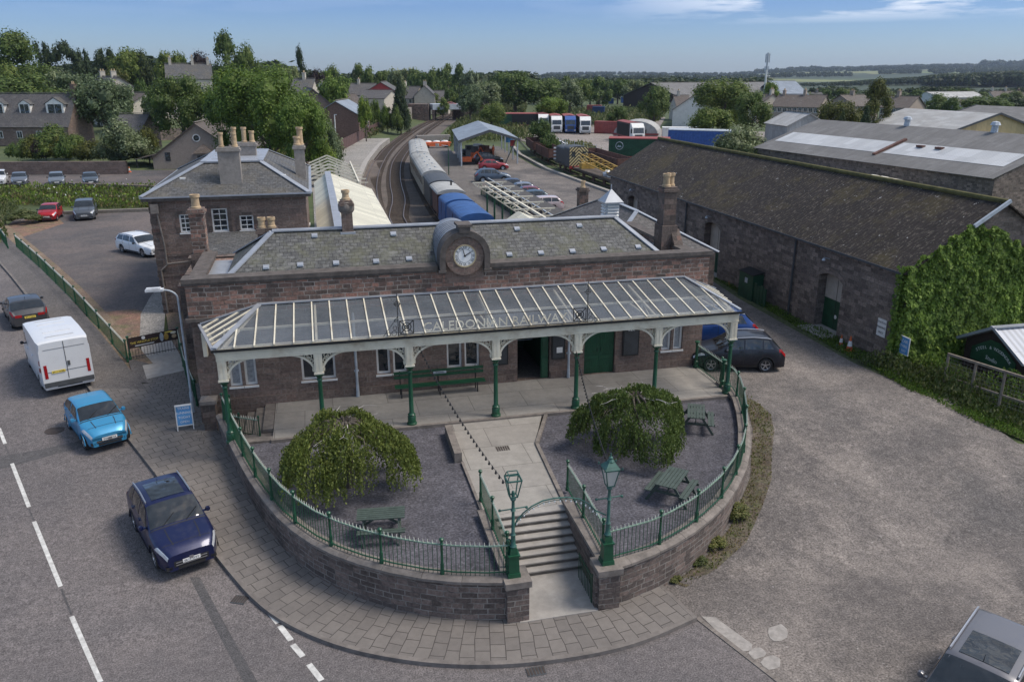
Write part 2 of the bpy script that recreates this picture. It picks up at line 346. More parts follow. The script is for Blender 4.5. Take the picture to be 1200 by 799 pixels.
def fields():
    t = NT('far_fields'); p = t.pos((1, 1, 0)); v = t.new('ShaderNodeTexVoronoi'); t.link(p, v.inputs['Vector']); v.inputs['Scale'].default_value = .0028
    sp = t.new('ShaderNodeSeparateColor'); t.link(v.outputs['Color'], sp.inputs[0])
    c = t.ramp(sp.outputs[0], [(0, (.030, .048, .02)), (.40, (.032, .05, .022)), (.45, (.16, .19, .06)), (.68, (.21, .20, .08)), (.85, (.12, .17, .05)), (1, (.03, .05, .02))])
    v2 = t.new('ShaderNodeTexVoronoi', feature='DISTANCE_TO_EDGE'); t.link(p, v2.inputs['Vector']); v2.inputs['Scale'].default_value = .0028
    c = t.mix(t.ramp(v2.outputs['Distance'], [(.02, 1.0), (.035, 0.0)]), c, (.028, .042, .018))
    n = t.noise(p, .08, 5); c = t.mix(.6, c, t.ramp(n, [(.3, .7), (.7, 1.3)]), 'MULTIPLY')
    near = t.noise(p, .3, 6); g2 = t.mix(t.ramp(near, [(.35, 0.0), (.65, 1.0)]), (.045, .065, .02), (.085, .105, .035))
    d = t.new('ShaderNodeVectorMath', operation='LENGTH'); t.link(p, d.inputs[0]); mr = t.new('ShaderNodeMapRange'); t.link(d.outputs['Value'], mr.inputs[0]); mr.inputs[1].default_value = 400; mr.inputs[2].default_value = 600
    t.col(t.mix(mr.outputs[0], g2, c)); return t.fin(.95)
M['fields'] = fields()
def paving(name='paving_slabs', bw=.62, bh=.55):
    t = NT(name); uv = t.coord(); b = t.new('ShaderNodeTexBrick'); t.link(uv, b.inputs['Vector']); b.inputs['Scale'].default_value = 1
    b.inputs['Brick Width'].default_value = bw; b.inputs['Row Height'].default_value = bh; b.inputs['Mortar Size'].default_value = .013; b.offset = .5
    b.inputs['Color1'].default_value = (.185, .165, .148, 1); b.inputs['Color2'].default_value = (.15, .134, .122, 1); b.inputs['Mortar'].default_value = (.062, .053, .048, 1)
    n = t.noise(t.pos(), 3.1, 9, .8); c = t.mix(.8, b.outputs['Color'], t.ramp(n, [(.3, .78), (.7, 1.22)]), 'MULTIPLY')
    n2 = t.noise(t.pos(), .35, 5); c = t.mix(t.ramp(n2, [(.5, 0.0), (.7, .4)]), c, (.11, .098, .09))
    t.col(c); t.bump(t.ramp(b.outputs['Fac'], [(0, 1.0), (1, 0.0)]), .4, .015); return t.fin(.9)
M['paving'] = paving(bw=.48, bh=.40); M['setts'] = paving('stone_setts', .34, .26)
M['platslab'] = paving('platform_flags', 2.2, 1.6)
for nd in M['platslab'].node_tree.nodes:
    if nd.type == 'TEX_BRICK': nd.inputs['Color1'].default_value = (.30, .28, .25, 1); nd.inputs['Color2'].default_value = (.26, .24, .215, 1); nd.inputs['Mortar'].default_value = (.15, .135, .12, 1)
M['leaf'] = leafmat('broadleaf', (.045, .080, .016), (.095, .145, .030), (.18, .225, .065))
M['leaf_light'] = leafmat('light_green_leaf', (.055, .10, .014), (.125, .195, .028), (.21, .28, .06))
M['leaf_grey'] = leafmat('grey_green_leaf', (.065, .092, .036), (.14, .18, .08), (.29, .33, .20))
M['leaf_dark'] = leafmat('dark_conifer', (.020, .036, .015), (.042, .068, .028), (.075, .10, .04))
M['leaf_purple'] = leafmat('copper_beech', (.018, .012, .013), (.032, .022, .024), (.055, .04, .042))
M['leaf_gold'] = leafmat('golden_conifer', (.05, .06, .012), (.10, .11, .022), (.16, .16, .03))
M['leaf_willow'] = leafmat('weeping_leaf', (.075, .105, .026), (.135, .175, .042), (.23, .27, .09))
M['ivy'] = leafmat('ivy_leaf', (.06, .11, .016), (.15, .235, .03), (.27, .36, .07))
M['weed'] = leafmat('weed_leaf', (.06, .082, .024), (.12, .145, .045), (.21, .20, .10))
M['drygrass'] = leafmat('dry_grass', (.09, .085, .03), (.16, .13, .06), (.24, .2, .1))
def ch(name, c, rough=.6): return plain(name, c, rough)
M['tarp'] = plain('blue_tarpaulin', (.025, .085, .25), .5, 0, .25, 1.2, (.04, .12, .32), .3)
M['grate'] = plain('cast_iron', (.065, .05, .043), .8, .2, .3, 5)
M['rust'] = plain('rusty_steel', (.13, .065, .05), .9, 0, .35, 2, (.08, .05, .04))
M['rail'] = plain('worn_rail_steel', (.15, .105, .085), .45, .4, .2, 5)
M['railtop'] = plain('polished_rail_head', (.19, .155, .135), .45, .4, .1, 5)
M['sleeper'] = plain('timber_sleeper', (.10, .078, .062), .95, 0, .3, 4)
M['carroof'] = plain('grey_coach_roof', (.36, .36, .345), .75, 0, .2, 1.0, (.14, .13, .115))
M['carside'] = plain('grey_cream_coach_side', (.32, .30, .25), .6, 0, .2, 2, (.12, .1, .09))
M['orange'] = plain('orange_paint', (.62, .13, .04), .6); M['yel'] = plain('amber_paint', (.42, .26, .05), .6, 0, .3); M['red'] = plain('red_paint', (.35, .035, .03), .5)
M['dkred'] = plain('dull_red_sheet', (.27, .065, .06), .7, 0, .2, 1.5, (.2, .07, .06)); M['navy'] = plain('navy_paint', (.02, .045, .12), .4)
M['blue'] = plain('blue_paint', (.03, .09, .30), .5); M['skyblue'] = plain('light_blue_board', (.10, .29, .55), .6, 0, .1); M['dkgrey'] = plain('dark_grey_paint', (.06, .065, .07), .6)
M['ltgrey'] = plain('light_grey_paint', (.42, .46, .50), .5, .1); M['letter'] = plain('white_lettering', (.72, .72, .7), .6, 0, .03); M['yletter'] = plain('yellow_lettering', (.75, .58, .1), .6, 0, .03)
M['clockface'] = plain('white_clock_face', (.78, .78, .77), .5, 0, .03)
def canopyglass():
    t = NT('wired_canopy_glass'); n = t.noise(t.pos((1, 1, 1)), .8, 6, .7); t.col(t.ramp(n, [(.3, (.14, .165, .19)), (.7, (.25, .28, .31))])); t.b.inputs['Alpha'].default_value = .46; return t.fin(.16, 0, .6)
M['cglass'] = canopyglass()
def lantern():
    t = NT('frosted_lantern_glass'); t.col((.55, .56, .52)); t.b.inputs['Alpha'].default_value = .75; return t.fin(.2)
M['lantern'] = lantern()
def chev():
    t = NT('wasp_stripe_paint'); tc = t.new('ShaderNodeTexCoord'); sx = t.new('ShaderNodeSeparateXYZ'); t.link(tc.outputs['Object'], sx.inputs[0])
    a = t.new('ShaderNodeMath', operation='ABSOLUTE'); t.link(sx.outputs[0], a.inputs[0]); b = t.new('ShaderNodeMath', operation='ADD'); t.link(a.outputs[0], b.inputs[0]); t.link(sx.outputs[2], b.inputs[1])
    c = t.new('ShaderNodeMath', operation='MULTIPLY'); t.link(b.outputs[0], c.inputs[0]); c.inputs[1].default_value = 1/.44; d = t.new('ShaderNodeMath', operation='FRACT'); t.link(c.outputs[0], d.inputs[0])
    g = t.new('ShaderNodeMath', operation='GREATER_THAN'); t.link(d.outputs[0], g.inputs[0]); g.inputs[1].default_value = .5; t.col(t.mix(g.outputs[0], (.04, .03, .025), (.62, .50, .24))); return t.fin(.6)
M['chev'] = chev()
# ------------------------------------------------------------------ camera, sun, sky
cd = bpy.data.cameras.new('camera'); cam = bpy.data.objects.new('camera', cd); C.objects.link(cam); sc.camera = cam
cam.location = CAM; cam.rotation_euler = (pi/2-PT, 0, -AZ); cd.sensor_width = 36; cd.lens = FP/1200*36; cd.clip_end = 20000; cd.clip_start = .3
SUN = Vector((cos(R(56))*.972, -cos(R(56))*.235, sin(R(56))))
sl = bpy.data.lights.new('sun', 'SUN'); so = bpy.data.objects.new('sun', sl); C.objects.link(so); sl.energy = 2.0; sl.angle = R(20); sl.color = (1, .93, .84)
so.rotation_euler = SUN.to_track_quat('Z', 'Y').to_euler(); so.location = (30, -20, 60)
w = bpy.data.worlds.new('World'); sc.world = w; w.use_nodes = True; N = w.node_tree.nodes; L = w.node_tree.links; bg = N['Background']
sky = N.new('ShaderNodeTexSky'); sky.sky_type = 'NISHITA'; sky.sun_disc = False; sky.sun_elevation = R(56); sky.sun_rotation = atan2(.972, -.235); sky.dust_density = .6; sky.ozone_density = 1.3; sky.air_density = 1
tc = N.new('ShaderNodeTexCoord'); sx = N.new('ShaderNodeSeparateXYZ'); L.new(tc.outputs['Generated'], sx.inputs[0])
def wn(t, **kk):
    o = N.new(t)
    for a, b in kk.items(): setattr(o, a, b)
    return o
tr = wn('ShaderNodeValToRGB'); L.new(sx.outputs[2], tr.inputs[0]); e = tr.color_ramp.elements
e[0].position = 0; e[0].color = (.35, .43, .62, 1); e[1].position = .22; e[1].color = (.60, .66, .80, 1); e.new(.03).color = (.29, .38, .58, 1); e.new(.075).color = (.22, .31, .53, 1); e.new(.5).color = (1.12, .95, .78, 1)
mx = wn('ShaderNodeMix', data_type='RGBA', blend_type='MULTIPLY'); mx.inputs[0].default_value = 1; L.new(sky.outputs[0], mx.inputs[6]); L.new(tr.outputs[0], mx.inputs[7])
# thin cloud bank low in the sky and broken cloud higher up
mp = wn('ShaderNodeMapping'); mp.inputs['Scale'].default_value = (1.6, 1.6, 13); mp.inputs['Location'].default_value = (.55, .3, 0); L.new(tc.outputs['Generated'], mp.inputs[0])
nz = wn('ShaderNodeTexNoise'); nz.inputs['Scale'].default_value = 3.1; nz.inputs['Detail'].default_value = 9; nz.inputs['Roughness'].default_value = .62; L.new(mp.outputs[0], nz.inputs[0])
cr = wn('ShaderNodeValToRGB'); L.new(nz.outputs[0], cr.inputs[0]); cr.color_ramp.elements[0].position = .46; cr.color_ramp.elements[1].position = .56; cr.color_ramp.elements[0].color = (0, 0, 0, 1)
el = wn('ShaderNodeMapRange'); L.new(sx.outputs[2], el.inputs[0]); el.inputs[1].default_value = .052; el.inputs[2].default_value = .075
rt = wn('ShaderNodeVectorMath', operation='DOT_PRODUCT'); L.new(tc.outputs['Generated'], rt.inputs[0]); rt.inputs[1].default_value = tuple(RT)
rm = wn('ShaderNodeMapRange'); L.new(rt.outputs['Value'], rm.inputs[0]); rm.inputs[1].default_value = .10; rm.inputs[2].default_value = .36; rm.inputs[3].default_value = .05
m1 = wn('ShaderNodeMath', operation='MULTIPLY'); L.new(cr.outputs[0], m1.inputs[0]); L.new(el.outputs[0], m1.inputs[1]); m2 = wn('ShaderNodeMath', operation='MULTIPLY'); L.new(m1.outputs[0], m2.inputs[0]); L.new(rm.outputs[0], m2.inputs[1])
cm = wn('ShaderNodeMix', data_type='RGBA'); L.new(m2.outputs[0], cm.inputs[0]); L.new(mx.outputs[2], cm.inputs[6]); cm.inputs[7].default_value = (4.6, 4.8, 5.2, 1)
L.new(cm.outputs[2], bg.inputs[0]); bg.inputs[1].default_value = .145
sc.view_settings.view_transform = 'Standard'; sc.view_settings.look = 'None'; sc.view_settings.exposure = .68; sc.view_settings.gamma = 1

# ------------------------------------------------------------------ ground
def axis(lo, hi, f0, f1, step):
    a = []; x = f0
    while x <= f1: a.append(x); x += step
    s = step
    while a[-1] < hi: s *= 1.22; a.append(a[-1]+s)
    s = step
    while a[0] > lo: s *= 1.22; a.insert(0, a[0]-s)
    return a
gx = axis(-7000, 9000, -70, 130, 2.5); gy = axis(-400, 9000, -10, 420, 2.5)
me = bpy.data.meshes.new('ground'); V = [(x, y, h(x, y)-.07) for y in gy for x in gx]; nx = len(gx)
me.from_pydata(V, [], [(j*nx+i, j*nx+i+1, (j+1)*nx+i+1, (j+1)*nx+i) for j in range(len(gy)-1) for i in range(nx-1)]); me.materials.append(M['fields'])
me.polygons.foreach_set('use_smooth', [True]*len(me.polygons)); g = bpy.data.objects.new('ground', me); C.objects.link(g); struct(g)
def clip(poly, a, b, c):           # keep a*x+b*y<=c
    out = []
    for i in range(len(poly)):
        p, q = poly[i], poly[(i+1) % len(poly)]; dp = a*p[0]+b*p[1]-c; dq = a*q[0]+b*q[1]-c
        if dp <= 0: out.append(p)
        if (dp < 0 < dq) or (dq < 0 < dp): t = dp/(dp-dq); out.append((p[0]+(q[0]-p[0])*t, p[1]+(q[1]-p[1])*t))
    return out
def area(p): return sum(p[i][0]*p[(i+1) % len(p)][1]-p[(i+1) % len(p)][0]*p[i][1] for i in range(len(p)))/2
def drape(name, poly, dz, mat, cell=1.25, hf=h, mb=None):
    poly = [(p[0], p[1]) for p in poly]
    if area(poly) < 0: poly = poly[::-1]
    own = mb is None; mb = mb or MB()
    x0 = min(p[0] for p in poly); x1 = max(p[0] for p in poly); y0 = min(p[1] for p in poly); y1 = max(p[1] for p in poly)
    i0 = floor(x0/cell); j0 = floor(y0/cell)
    j = j0
    while j*cell < y1:
        row = clip(clip(poly, 0, -1, -j*cell), 0, 1, (j+1)*cell)
        if len(row) > 2:
            i = floor(min(p[0] for p in row)/cell); e1 = max(p[0] for p in row)
            while i*cell < e1:
                c = clip(clip(row, -1, 0, -i*cell), 1, 0, (i+1)*cell); i += 1
                if len(c) > 2 and abs(area(c)) > 1e-4: mb.face([(p[0], p[1], hf(p[0], p[1])+dz) for p in c])
        j += 1
    return struct(mb.build(name, mat)) if own else mb
def P2(l, dz=0): return [(p.x, p.y) for p in (at(a, b, dz) for a, b in l)]
# kerb line of the footway, from the far left to the corner of the yard
KERB = P2([(-60, 245), (0, 308), (32, 347), (72, 407), (110, 465), (152, 516), (193, 569), (230, 620), (263, 664), (300, 707), (345, 736), (400, 758), (460, 771), (520, 778), (585, 779), (650, 773), (710, 763), (760, 749), (817, 723)], .12)
def smooth_line(P, it=2):
    for _ in range(it):
        Q = [P[0]]
        for a, b in zip(P, P[1:]): Q += [(a[0]*.75+b[0]*.25, a[1]*.75+b[1]*.25), (a[0]*.25+b[0]*.75, a[1]*.25+b[1]*.75)]
        P = Q+[P[-1]]
    return P
KERB = smooth_line(KERB)
def offset(P, d):
    out = []
    for i in range(len(P)):
        a = P[max(0, i-1)]; b = P[min(len(P)-1, i+1)]; dx, dy = b[0]-a[0], b[1]-a[1]; l = math.hypot(dx, dy) or 1
        out.append((P[i][0]-dy/l*d, P[i][1]+dx/l*d))
    return out
KI = offset(KERB, .14)
# left wall line (outer face), and right one
WL = smooth_line([(-4.45, 30.6), (-3.75, 28.0), (-3.0, 25.35), (-2.38, 23.5), (-1.66, 21.75), (-.62, 20.12), (.75, 18.85), (2.35, 17.9), (4.0, 17.42), (4.62, 17.38)], 1)
WR = smooth_line([(6.55, 17.33), (7.2, 17.32), (8.8, 17.85), (10.35, 18.7), (12.0, 20.0), (13.95, 22.3), (15.55, 25.2), (16.6, 27.75), (16.62, 29.2)], 1)
corner = (8.75, 17.85)
drape('road', [(-60, -5), (10.8, -5), (10.05, 13.4)]+KERB[::-1]+[(-60, 120)], 0, M['asphalt'])
drape('pavement', KI+[corner]+[p for p in WR if p[0] < 8.6][::-1]+[(4.6, 17.5)]+WL[::-1]+[(-5.1, 31.4), (-5.1, 35.5), (-7.4, 36.0), (-9.0, 36.2)]+[(-9.6, 35.9)]+[(x, y) for x, y in offset(KERB, 1.9) if y > 36.0][::-1], .12, M['paving'])
fw = [(x, y) for x, y in offset(KERB, .14) if y > 35.2]; fo = [(x, y) for x, y in offset(KERB, 2.0) if y > 35.2]
pv = bpy.data.objects['pavement'].data; ul = pv.uv_layers[0].data; SL = [0]
for a, b in zip(KERB, KERB[1:]): SL.append(SL[-1]+math.hypot(b[0]-a[0], b[1]-a[1]))
cache = {}
for lp in pv.loops:
    vi = lp.vertex_index
    if vi not in cache:
        q = pv.vertices[vi].co; best = (1e9, 0)
        for i, (a, b) in enumerate(zip(KERB, KERB[1:])):
            dx, dy = b[0]-a[0], b[1]-a[1]; l2 = dx*dx+dy*dy
            if l2 < 1e-9: continue
            t_ = max(0, min(1, ((q.x-a[0])*dx+(q.y-a[1])*dy)/l2)); d = math.hypot(q.x-a[0]-dx*t_, q.y-a[1]-dy*t_)
            if d < best[0]: best = (d, SL[i]+sqrt(l2)*t_)
        cache[vi] = (best[0], best[1])
    ul[lp.index].uv = cache[vi]
drape('footway', fw+fo[::-1], .126, M['footway'])
kb = MB(); KO = KERB
for i in range(len(KO)-1):
    a, b, c, d = KO[i], KO[i+1], KI[i+1], KI[i]; z = lambda p: h(*p)
    for q in ([(a, -.05), (b, -.05), (b, .122), (a, .122)], [(a, .122), (b, .122), (c, .122), (d, .122)]): kb.face([(p[0], p[1], z(p)+dz) for p, dz in q])
e = KERB[-1]; kb.beam((e[0]-.06, e[1], .06), (corner[0], corner[1], .06), .12, .13)
struct(kb.build('kerb', plain('kerb_stone', (.17, .15, .135), .9, 0, .25, 4, (.08, .07, .065))))
drape('paved_slope', P2([(165, 440), (215, 428), (232, 492), (246, 532), (195, 470)], .13), .13, M['setts'])
# worn patches, seams and paint on the road
mb = MB()
for q in ([(0, 535), (60, 524), (104, 514), (106, 522), (58, 534), (0, 550)], [(222, 676), (234, 676), (302, 799), (322, 840), (305, 840), (286, 799)]): drape('', P2(q), .004, None, mb=mb)
struct(mb.build('road_patch', M['asphalt_patch']))
mb = MB()
def stripe(a, b, wd, z=.008):
    A, B = at(*a), at(*b); d = (B-A).normalized(); n = Vector((-d.y, d.x, 0))*wd/2
    drape('', [A+n, A-n, B-n, B+n], z, None, mb=mb)
for a, b in (((-12, 470), (-5, 486)), ((-1, 502), (6, 520)), ((14, 543), (34, 594)), ((40, 611), (71, 687)), ((84, 722), (118, 799)), ((127, 822), (150, 880))): stripe(a, b, .12)
for a, b in (((315, 716), (326, 730)), ((328, 733), (341, 750)), ((343, 755), (355, 769)), ((362, 778), (377, 797))): stripe(a, b, .15)
struct(mb.build('road_marking', plain('worn_road_paint', (.55, .54, .51), .8, 0, .25, 6, (.3, .28, .26))))
mb = MB(); stripe((34, 596), (40, 610), .05, .005); stripe((72, 690), (84, 720), .05, .005); stripe((6, 522), (14, 541), .05, .005); struct(mb.build('road_seam', M['asphalt_patch']))
# yard, car park and other sheets
yard = P2([(817, 723), (915, 799), (960, 840), (1260, 840), (1260, 560), (1200, 512), (1100, 478), (1000, 428), (930, 385), (880, 345), (835, 318)])
drape('yard', [corner, KERB[-1], (10.05, 13.4), (10.8, -5), (40, -5), (40, 16), (25.4, 22.3), (25.7, 50), (21, 52), (16.5, 50), (16.5, 29)]+WR[::-1], 0, M['yard'], .83)
mb = MB(); drape('', P2([(822, 722), (838, 723), (882, 755), (880, 762), (866, 764)]), .012, None, mb=mb)
for cx, cy, r in ((911, 742, 11), (887, 765, 8), (904, 776, 9), (1005, 760, 1)):
    drape('', P2([(cx+r*1.2*cos(a)*(.8+.4*rnd.random()), cy+r*.9*sin(a)*(.8+.4*rnd.random())) for a in [i*pi/5 for i in range(10)]]), .012, None, mb=mb)
struct(mb.build('concrete_patch', plain('worn_concrete_patch', (.30, .275, .25), .9, 0, .25, 5)))
kb = MB(); A, B = at(817, 724), at(925, 808); n = 14
for i in range(n): a = A.lerp(B, i/n); b = A.lerp(B, (i+.96)/n); kb.beam((a.x, a.y, h(a.x, a.y)+.0), (b.x, b.y, h(b.x, b.y)+.0), .13, .05)
struct(kb.build('flush_kerb', M['coping']))
fence_in = [(p.x, p.y) for p in (at(18, 278, .1), at(150, 408, .1))]
drape('car_park', [(-9.4, 39.4), (-22.5, 68), (-24.5, 73), (-27, 79), (-28, 85), (-16, 85), (-9.1, 86), (-9.1, 47), (-9.6, 45), (-10.2, 42.5)], 0, M['carpark'])
drape('upper_car_park', [(-60, 105), (-44, 109.5), (-19, 103.5), (-9, 100), (-9, 122), (-60, 128)], 0, M['carpark'])
drape('worn_earth', P2([(120, 366), (158, 362), (172, 366), (162, 400), (150, 404), (140, 392)]), .006, M['red_dirt'])
drape('earth_strip', P2([(12, 262), (62, 250), (75, 262), (20, 280), (8, 268)]), .006, M['red_dirt'])
drape('house_path', P2([(188, 334), (196, 336), (194, 364), (192, 392), (197, 396), (164, 396), (165, 368), (176, 348)]), .010, M['platform'])
drape('path_slab', P2([(167, 428), (212, 420), (216, 434), (172, 444)], .14), .14, M['concrete'])
fence_l = [at(20, 283, .05), at(150, 423, .05)]
vo = offset(KERB, 2.0); vi = offset(KERB, 3.1)
drape('path_margin', P2([(150, 420), (174, 426), (182, 450), (158, 448)], .1), .112, M['footway'])
drape('verge', [p for p in vo if 36.2 < p[1] < 95]+[p for p in vi if 36.2 < p[1] < 95][::-1], .05, M['dirt'])
drape('side_path', P2([(164, 396), (203, 395), (213, 421), (167, 430)], .02), .016, M['concrete'])
drape('gravel_bed', P2([(194, 365), (228, 366), (244, 470), (216, 424), (199, 396)]), .02, M['dirt'])
# garden terrace, platform, path and steps
gz = 1.16
ga = [(x, y) for x, y in offset(WL, -.12)][1:]
GL = [(4.2, 28.0), (-3.2, 28.0), (-3.6, 28.3)]+[(x, y) for x, y in offset(WL, .15)[2:-1]]+[(4.28, 17.7), (4.25, 21)]
GR = [(6.8, 21.1), (6.75, 17.6)]+[(x, y) for x, y in offset(WR, .15)[2:] if y < 27.7]+[(16.0, 28.0), (8.16, 28.0), (7.16, 25.4)]
drape('garden_gravel', GL, gz, M['slatechips'], 1.25, lambda x, y: 0); drape('garden_gravel', GR, gz, M['slatechips'], 1.25, lambda x, y: 0)
mb = MB(); mb.prism([(4.25, 20.9), (6.78, 21.15), (7.05, 25.4), (8.05, 28.0), (4.25, 28.0)], .2, 1.207); struct(mb.build('garden_path', M['platslab']))
mb = MB(); mb.prism([(-2.25, 28.0), (16.35, 27.9), (16.5, 31.6), (-2.25, 31.6)], .3, 1.26); struct(mb.build('station_forecourt', M['platslab']))
mb = MB(); mb.beam((-2.3, 27.93, 1.2), (16.3, 27.83, 1.2), .16, .16); mb.beam((6.86, 21.2, 1.2), (7.12, 25.4, 1.2), .13, .14); mb.beam((7.12, 25.4, 1.2), (8.16, 27.8, 1.2), .13, .14); mb.beam((4.22, 21.0, 1.19), (4.22, 24.6, 1.19), .09, .12)
tag(mb.build('path_edging', M['coping']), 'narrow stone edging strips along the forecourt and the concrete path', 'edging')
M['riser'] = plain('dark_riser', (.13, .115, .10), .9, 0, .3, 3)  # risers in a darker tone than the concrete treads
t = thing('entrance_steps', 'flight of worn stone steps climbing between the two lamp posts', 'steps', (5.6, 18.4, 0))
n = 8; zr = 1.05/n
for i in range(n):
    y0 = 19.15+i*.235; mb = MB(); z1 = .15+zr*(i+1)
    a, b = 4.62+.015*i*0, 6.78
    mb.box(4.40, y0, z1-zr*.999, 6.80, y0+.5 if i < n-1 else y0+.45, z1); mb.box(4.399, y0-.03, z1-.04, 6.801, y0-.001, z1+.001)
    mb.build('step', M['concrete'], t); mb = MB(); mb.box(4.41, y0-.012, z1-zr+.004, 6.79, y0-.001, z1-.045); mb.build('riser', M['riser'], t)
mb = MB(); mb.box(4.42, 17.2, -.1, 6.8, 19.3, .14); tag(mb.build('landing', M['concrete']), 'smooth concrete landing at the foot of the entrance steps', 'landing')
# railway
drape('track_ballast', [(6.0-3.5, 40), (15.5, 40)]+[(railx(y)+9.5, y) for y in range(90, 135, 9)]+[(railx(y)+8.5, y) for y in range(150, 420, 15)]+[(railx(y)-1.2, y) for y in range(410, 60, -12)], .01, M['ballast'], 2.5)
def rails(name, lab, pts, gauge=1.435):
    t = thing(name, lab, 'railway track', (pts[0][0], pts[0][1], .1)); P = smooth_line(pts, 2)
    Z = lambda p: h(p[0], p[1])
    for sg in (-1, 1):
        Q = offset(P, sg*gauge/2); mb = MB(); mt = MB()
        for a, b in zip(Q, Q[1:]): mb.beam((*a, Z(a)+.16), (*b, Z(b)+.16), .09, .14); mt.beam((*a, Z(a)+.235), (*b, Z(b)+.235), .055, .012)
        r = mb.build('rail', M['rail'], t); mt.build('rail_head', M['railtop'], r)
    mb = MB(); acc = 0
    for a, b in zip(P, P[1:]):
        d = Vector((b[0]-a[0], b[1]-a[1])); Ln = d.length; s = acc
        while s < Ln:
            c = (a[0]+d.x*s/Ln, a[1]+d.y*s/Ln); mb.ob((c[0], c[1], Z(c)+.04), (2.5, .26, .12), atan2(d.y, d.x)+pi/2+rnd.uniform(-.02, .02)); s += .75
        acc = s-Ln
    o = mb.build('sleeper', M['sleeper'], t); o['kind'] = 'stuff'
RA = [(RAIL[i][0]+.35, RAIL[i][1]) for i in range(len(RAIL))]
rails('railway_track', 'rusty running line along the edge of the curved platform', RA)
RB = [(7.9, 40), (7.5, 79), (8.0, 84), (9.3, 93), (10.2, 107), (11.9, 124), (14.0, 140), (19.4, 169), (27.6, 207), (40.6, 260), (56.6, 323)]
rails('railway_track', 'second line curving beside the parked coaches', RB)
RCc = [(12.3, 60), (12.4, 80), (13.3, 97), (14.4, 115), (16.4, 134), (20.4, 155), (26.5, 180)]
rails('railway_track', 'siding the parked coaches and tarpaulined wagons stand on', RCc)
RD = [(36.2, 60), (35.2, 80), (34.6, 95), (34.7, 112), (36.5, 132), (40.5, 155), (45, 178)]
def railsiding():
    t = thing('railway_track', 'siding under the black and yellow shunting engine', 'railway track', (36, 60, 1.1)); P = smooth_line(RD, 2)
    for sg in (-1, 1):
        mb = MB(); Q = offset(P, sg*.72)
        for a, b in zip(Q, Q[1:]): mb.beam((*a, 1.22), (*b, 1.22), .09, .14)
        mb.build('rail', M['rail'], t)
railsiding()
# platforms
mb = MB(); pl = [(railx(y)-.85, y) for y in (36, 79, 91, 100, 108, 120, 130, 145, 160, 175)]
back = [(10.6, 176), (3.5, 160), (-.5, 145), (-2.2, 128), (-2.4, 110), (-.4, 95), (-.4, 36)]
mb.prism(pl+back, -.2, 1.1); struct(mb.build('platform', M['platform']))
mb = MB(); pe = [(x+.02, y) for x, y in smooth_line(pl, 1)]; pi_ = offset(pe, .75); 
for i in range(len(pe)-1): mb.face([(*pe[i], 1.108), (*pe[i+1], 1.108), (*pi_[i+1], 1.108), (*pi_[i], 1.108)])
struct(mb.build('platform_edge', M['concrete']))
mb = MB(); mb.prism([(14.3, 36), (20.4, 36), (20.4, 80), (19.8, 105), (22, 125), (24.5, 150), (21.3, 156), (18.6, 139), (16.6, 118), (15.4, 100), (14.6, 83), (14.3, 70)][::1], -.2, 1.12); struct(mb.build('platform', M['platform_dark']))
drape('railway_yard', [(20.4, 50), (32.4, 50), (32.2, 90), (31.5, 115), (34, 150), (24.5, 150), (22, 125), (19.8, 105)], .03, M['yard'], 2.5)
mb = MB(); q = [(33.4, 62), (32.5, 90), (32.0, 110), (33.6, 132), (37, 152)]
for a, b in zip(q, q[1:]): mb.beam((*a, 1.2), (*b, 1.2), .5, .35)
tag(mb.build('platform_wall', M['concrete']), 'long low concrete edging between the yard and the siding', 'low wall')
drape('lorry_park', [(46, 128), (112, 100), (120, 160), (84, 190), (60, 200), (40, 192), (42, 150)], .02, M['yard2'], 5)
drape('back_track', [(62, 196), (84, 190), (108, 240), (100, 270), (84, 240)], .03, M['yard2'], 5)
# ------------------------------------------------------------------ wall / window helpers
def wall(mb, O, X, L, z0, z1, ops=(), th=.3, zb=None):
    "wall face from O along unit X, outward normal = X x Z rotated (right-hand side when walking along X)"
    O = Vector((O[0], O[1], 0)); X = Vector((X[0], X[1], 0)).normalized(); N = Vector((X.y, -X.x, 0))
    xs = sorted({0, L}|{o[0] for o in ops}|{o[1] for o in ops}); zs = sorted({z0, z1}|{o[2] for o in ops}|{o[3] for o in ops})
    P = lambda x, z, d=0: O+X*x+Vector((0, 0, z))-N*d
    for a, b in zip(xs, xs[1:]):
        for c, d in zip(zs, zs[1:]):
            m = ((a+b)/2, (c+d)/2)
            if not any(o[0] < m[0] < o[1] and o[2] < m[1] < o[3] for o in ops): mb.face([P(a, c), P(b, c), P(b, d), P(a, d)])
    for o in ops:
        a, b, c, d = o[:4]
        mb.face([P(a, c), P(a, c, th), P(b, c, th), P(b, c)]); mb.face([P(a, d), P(b, d), P(b, d, th), P(a, d, th)])
        mb.face([P(a, c), P(a, d), P(a, d, th), P(a, c, th)]); mb.face([P(b, c), P(b, c, th), P(b, d, th), P(b, d)])
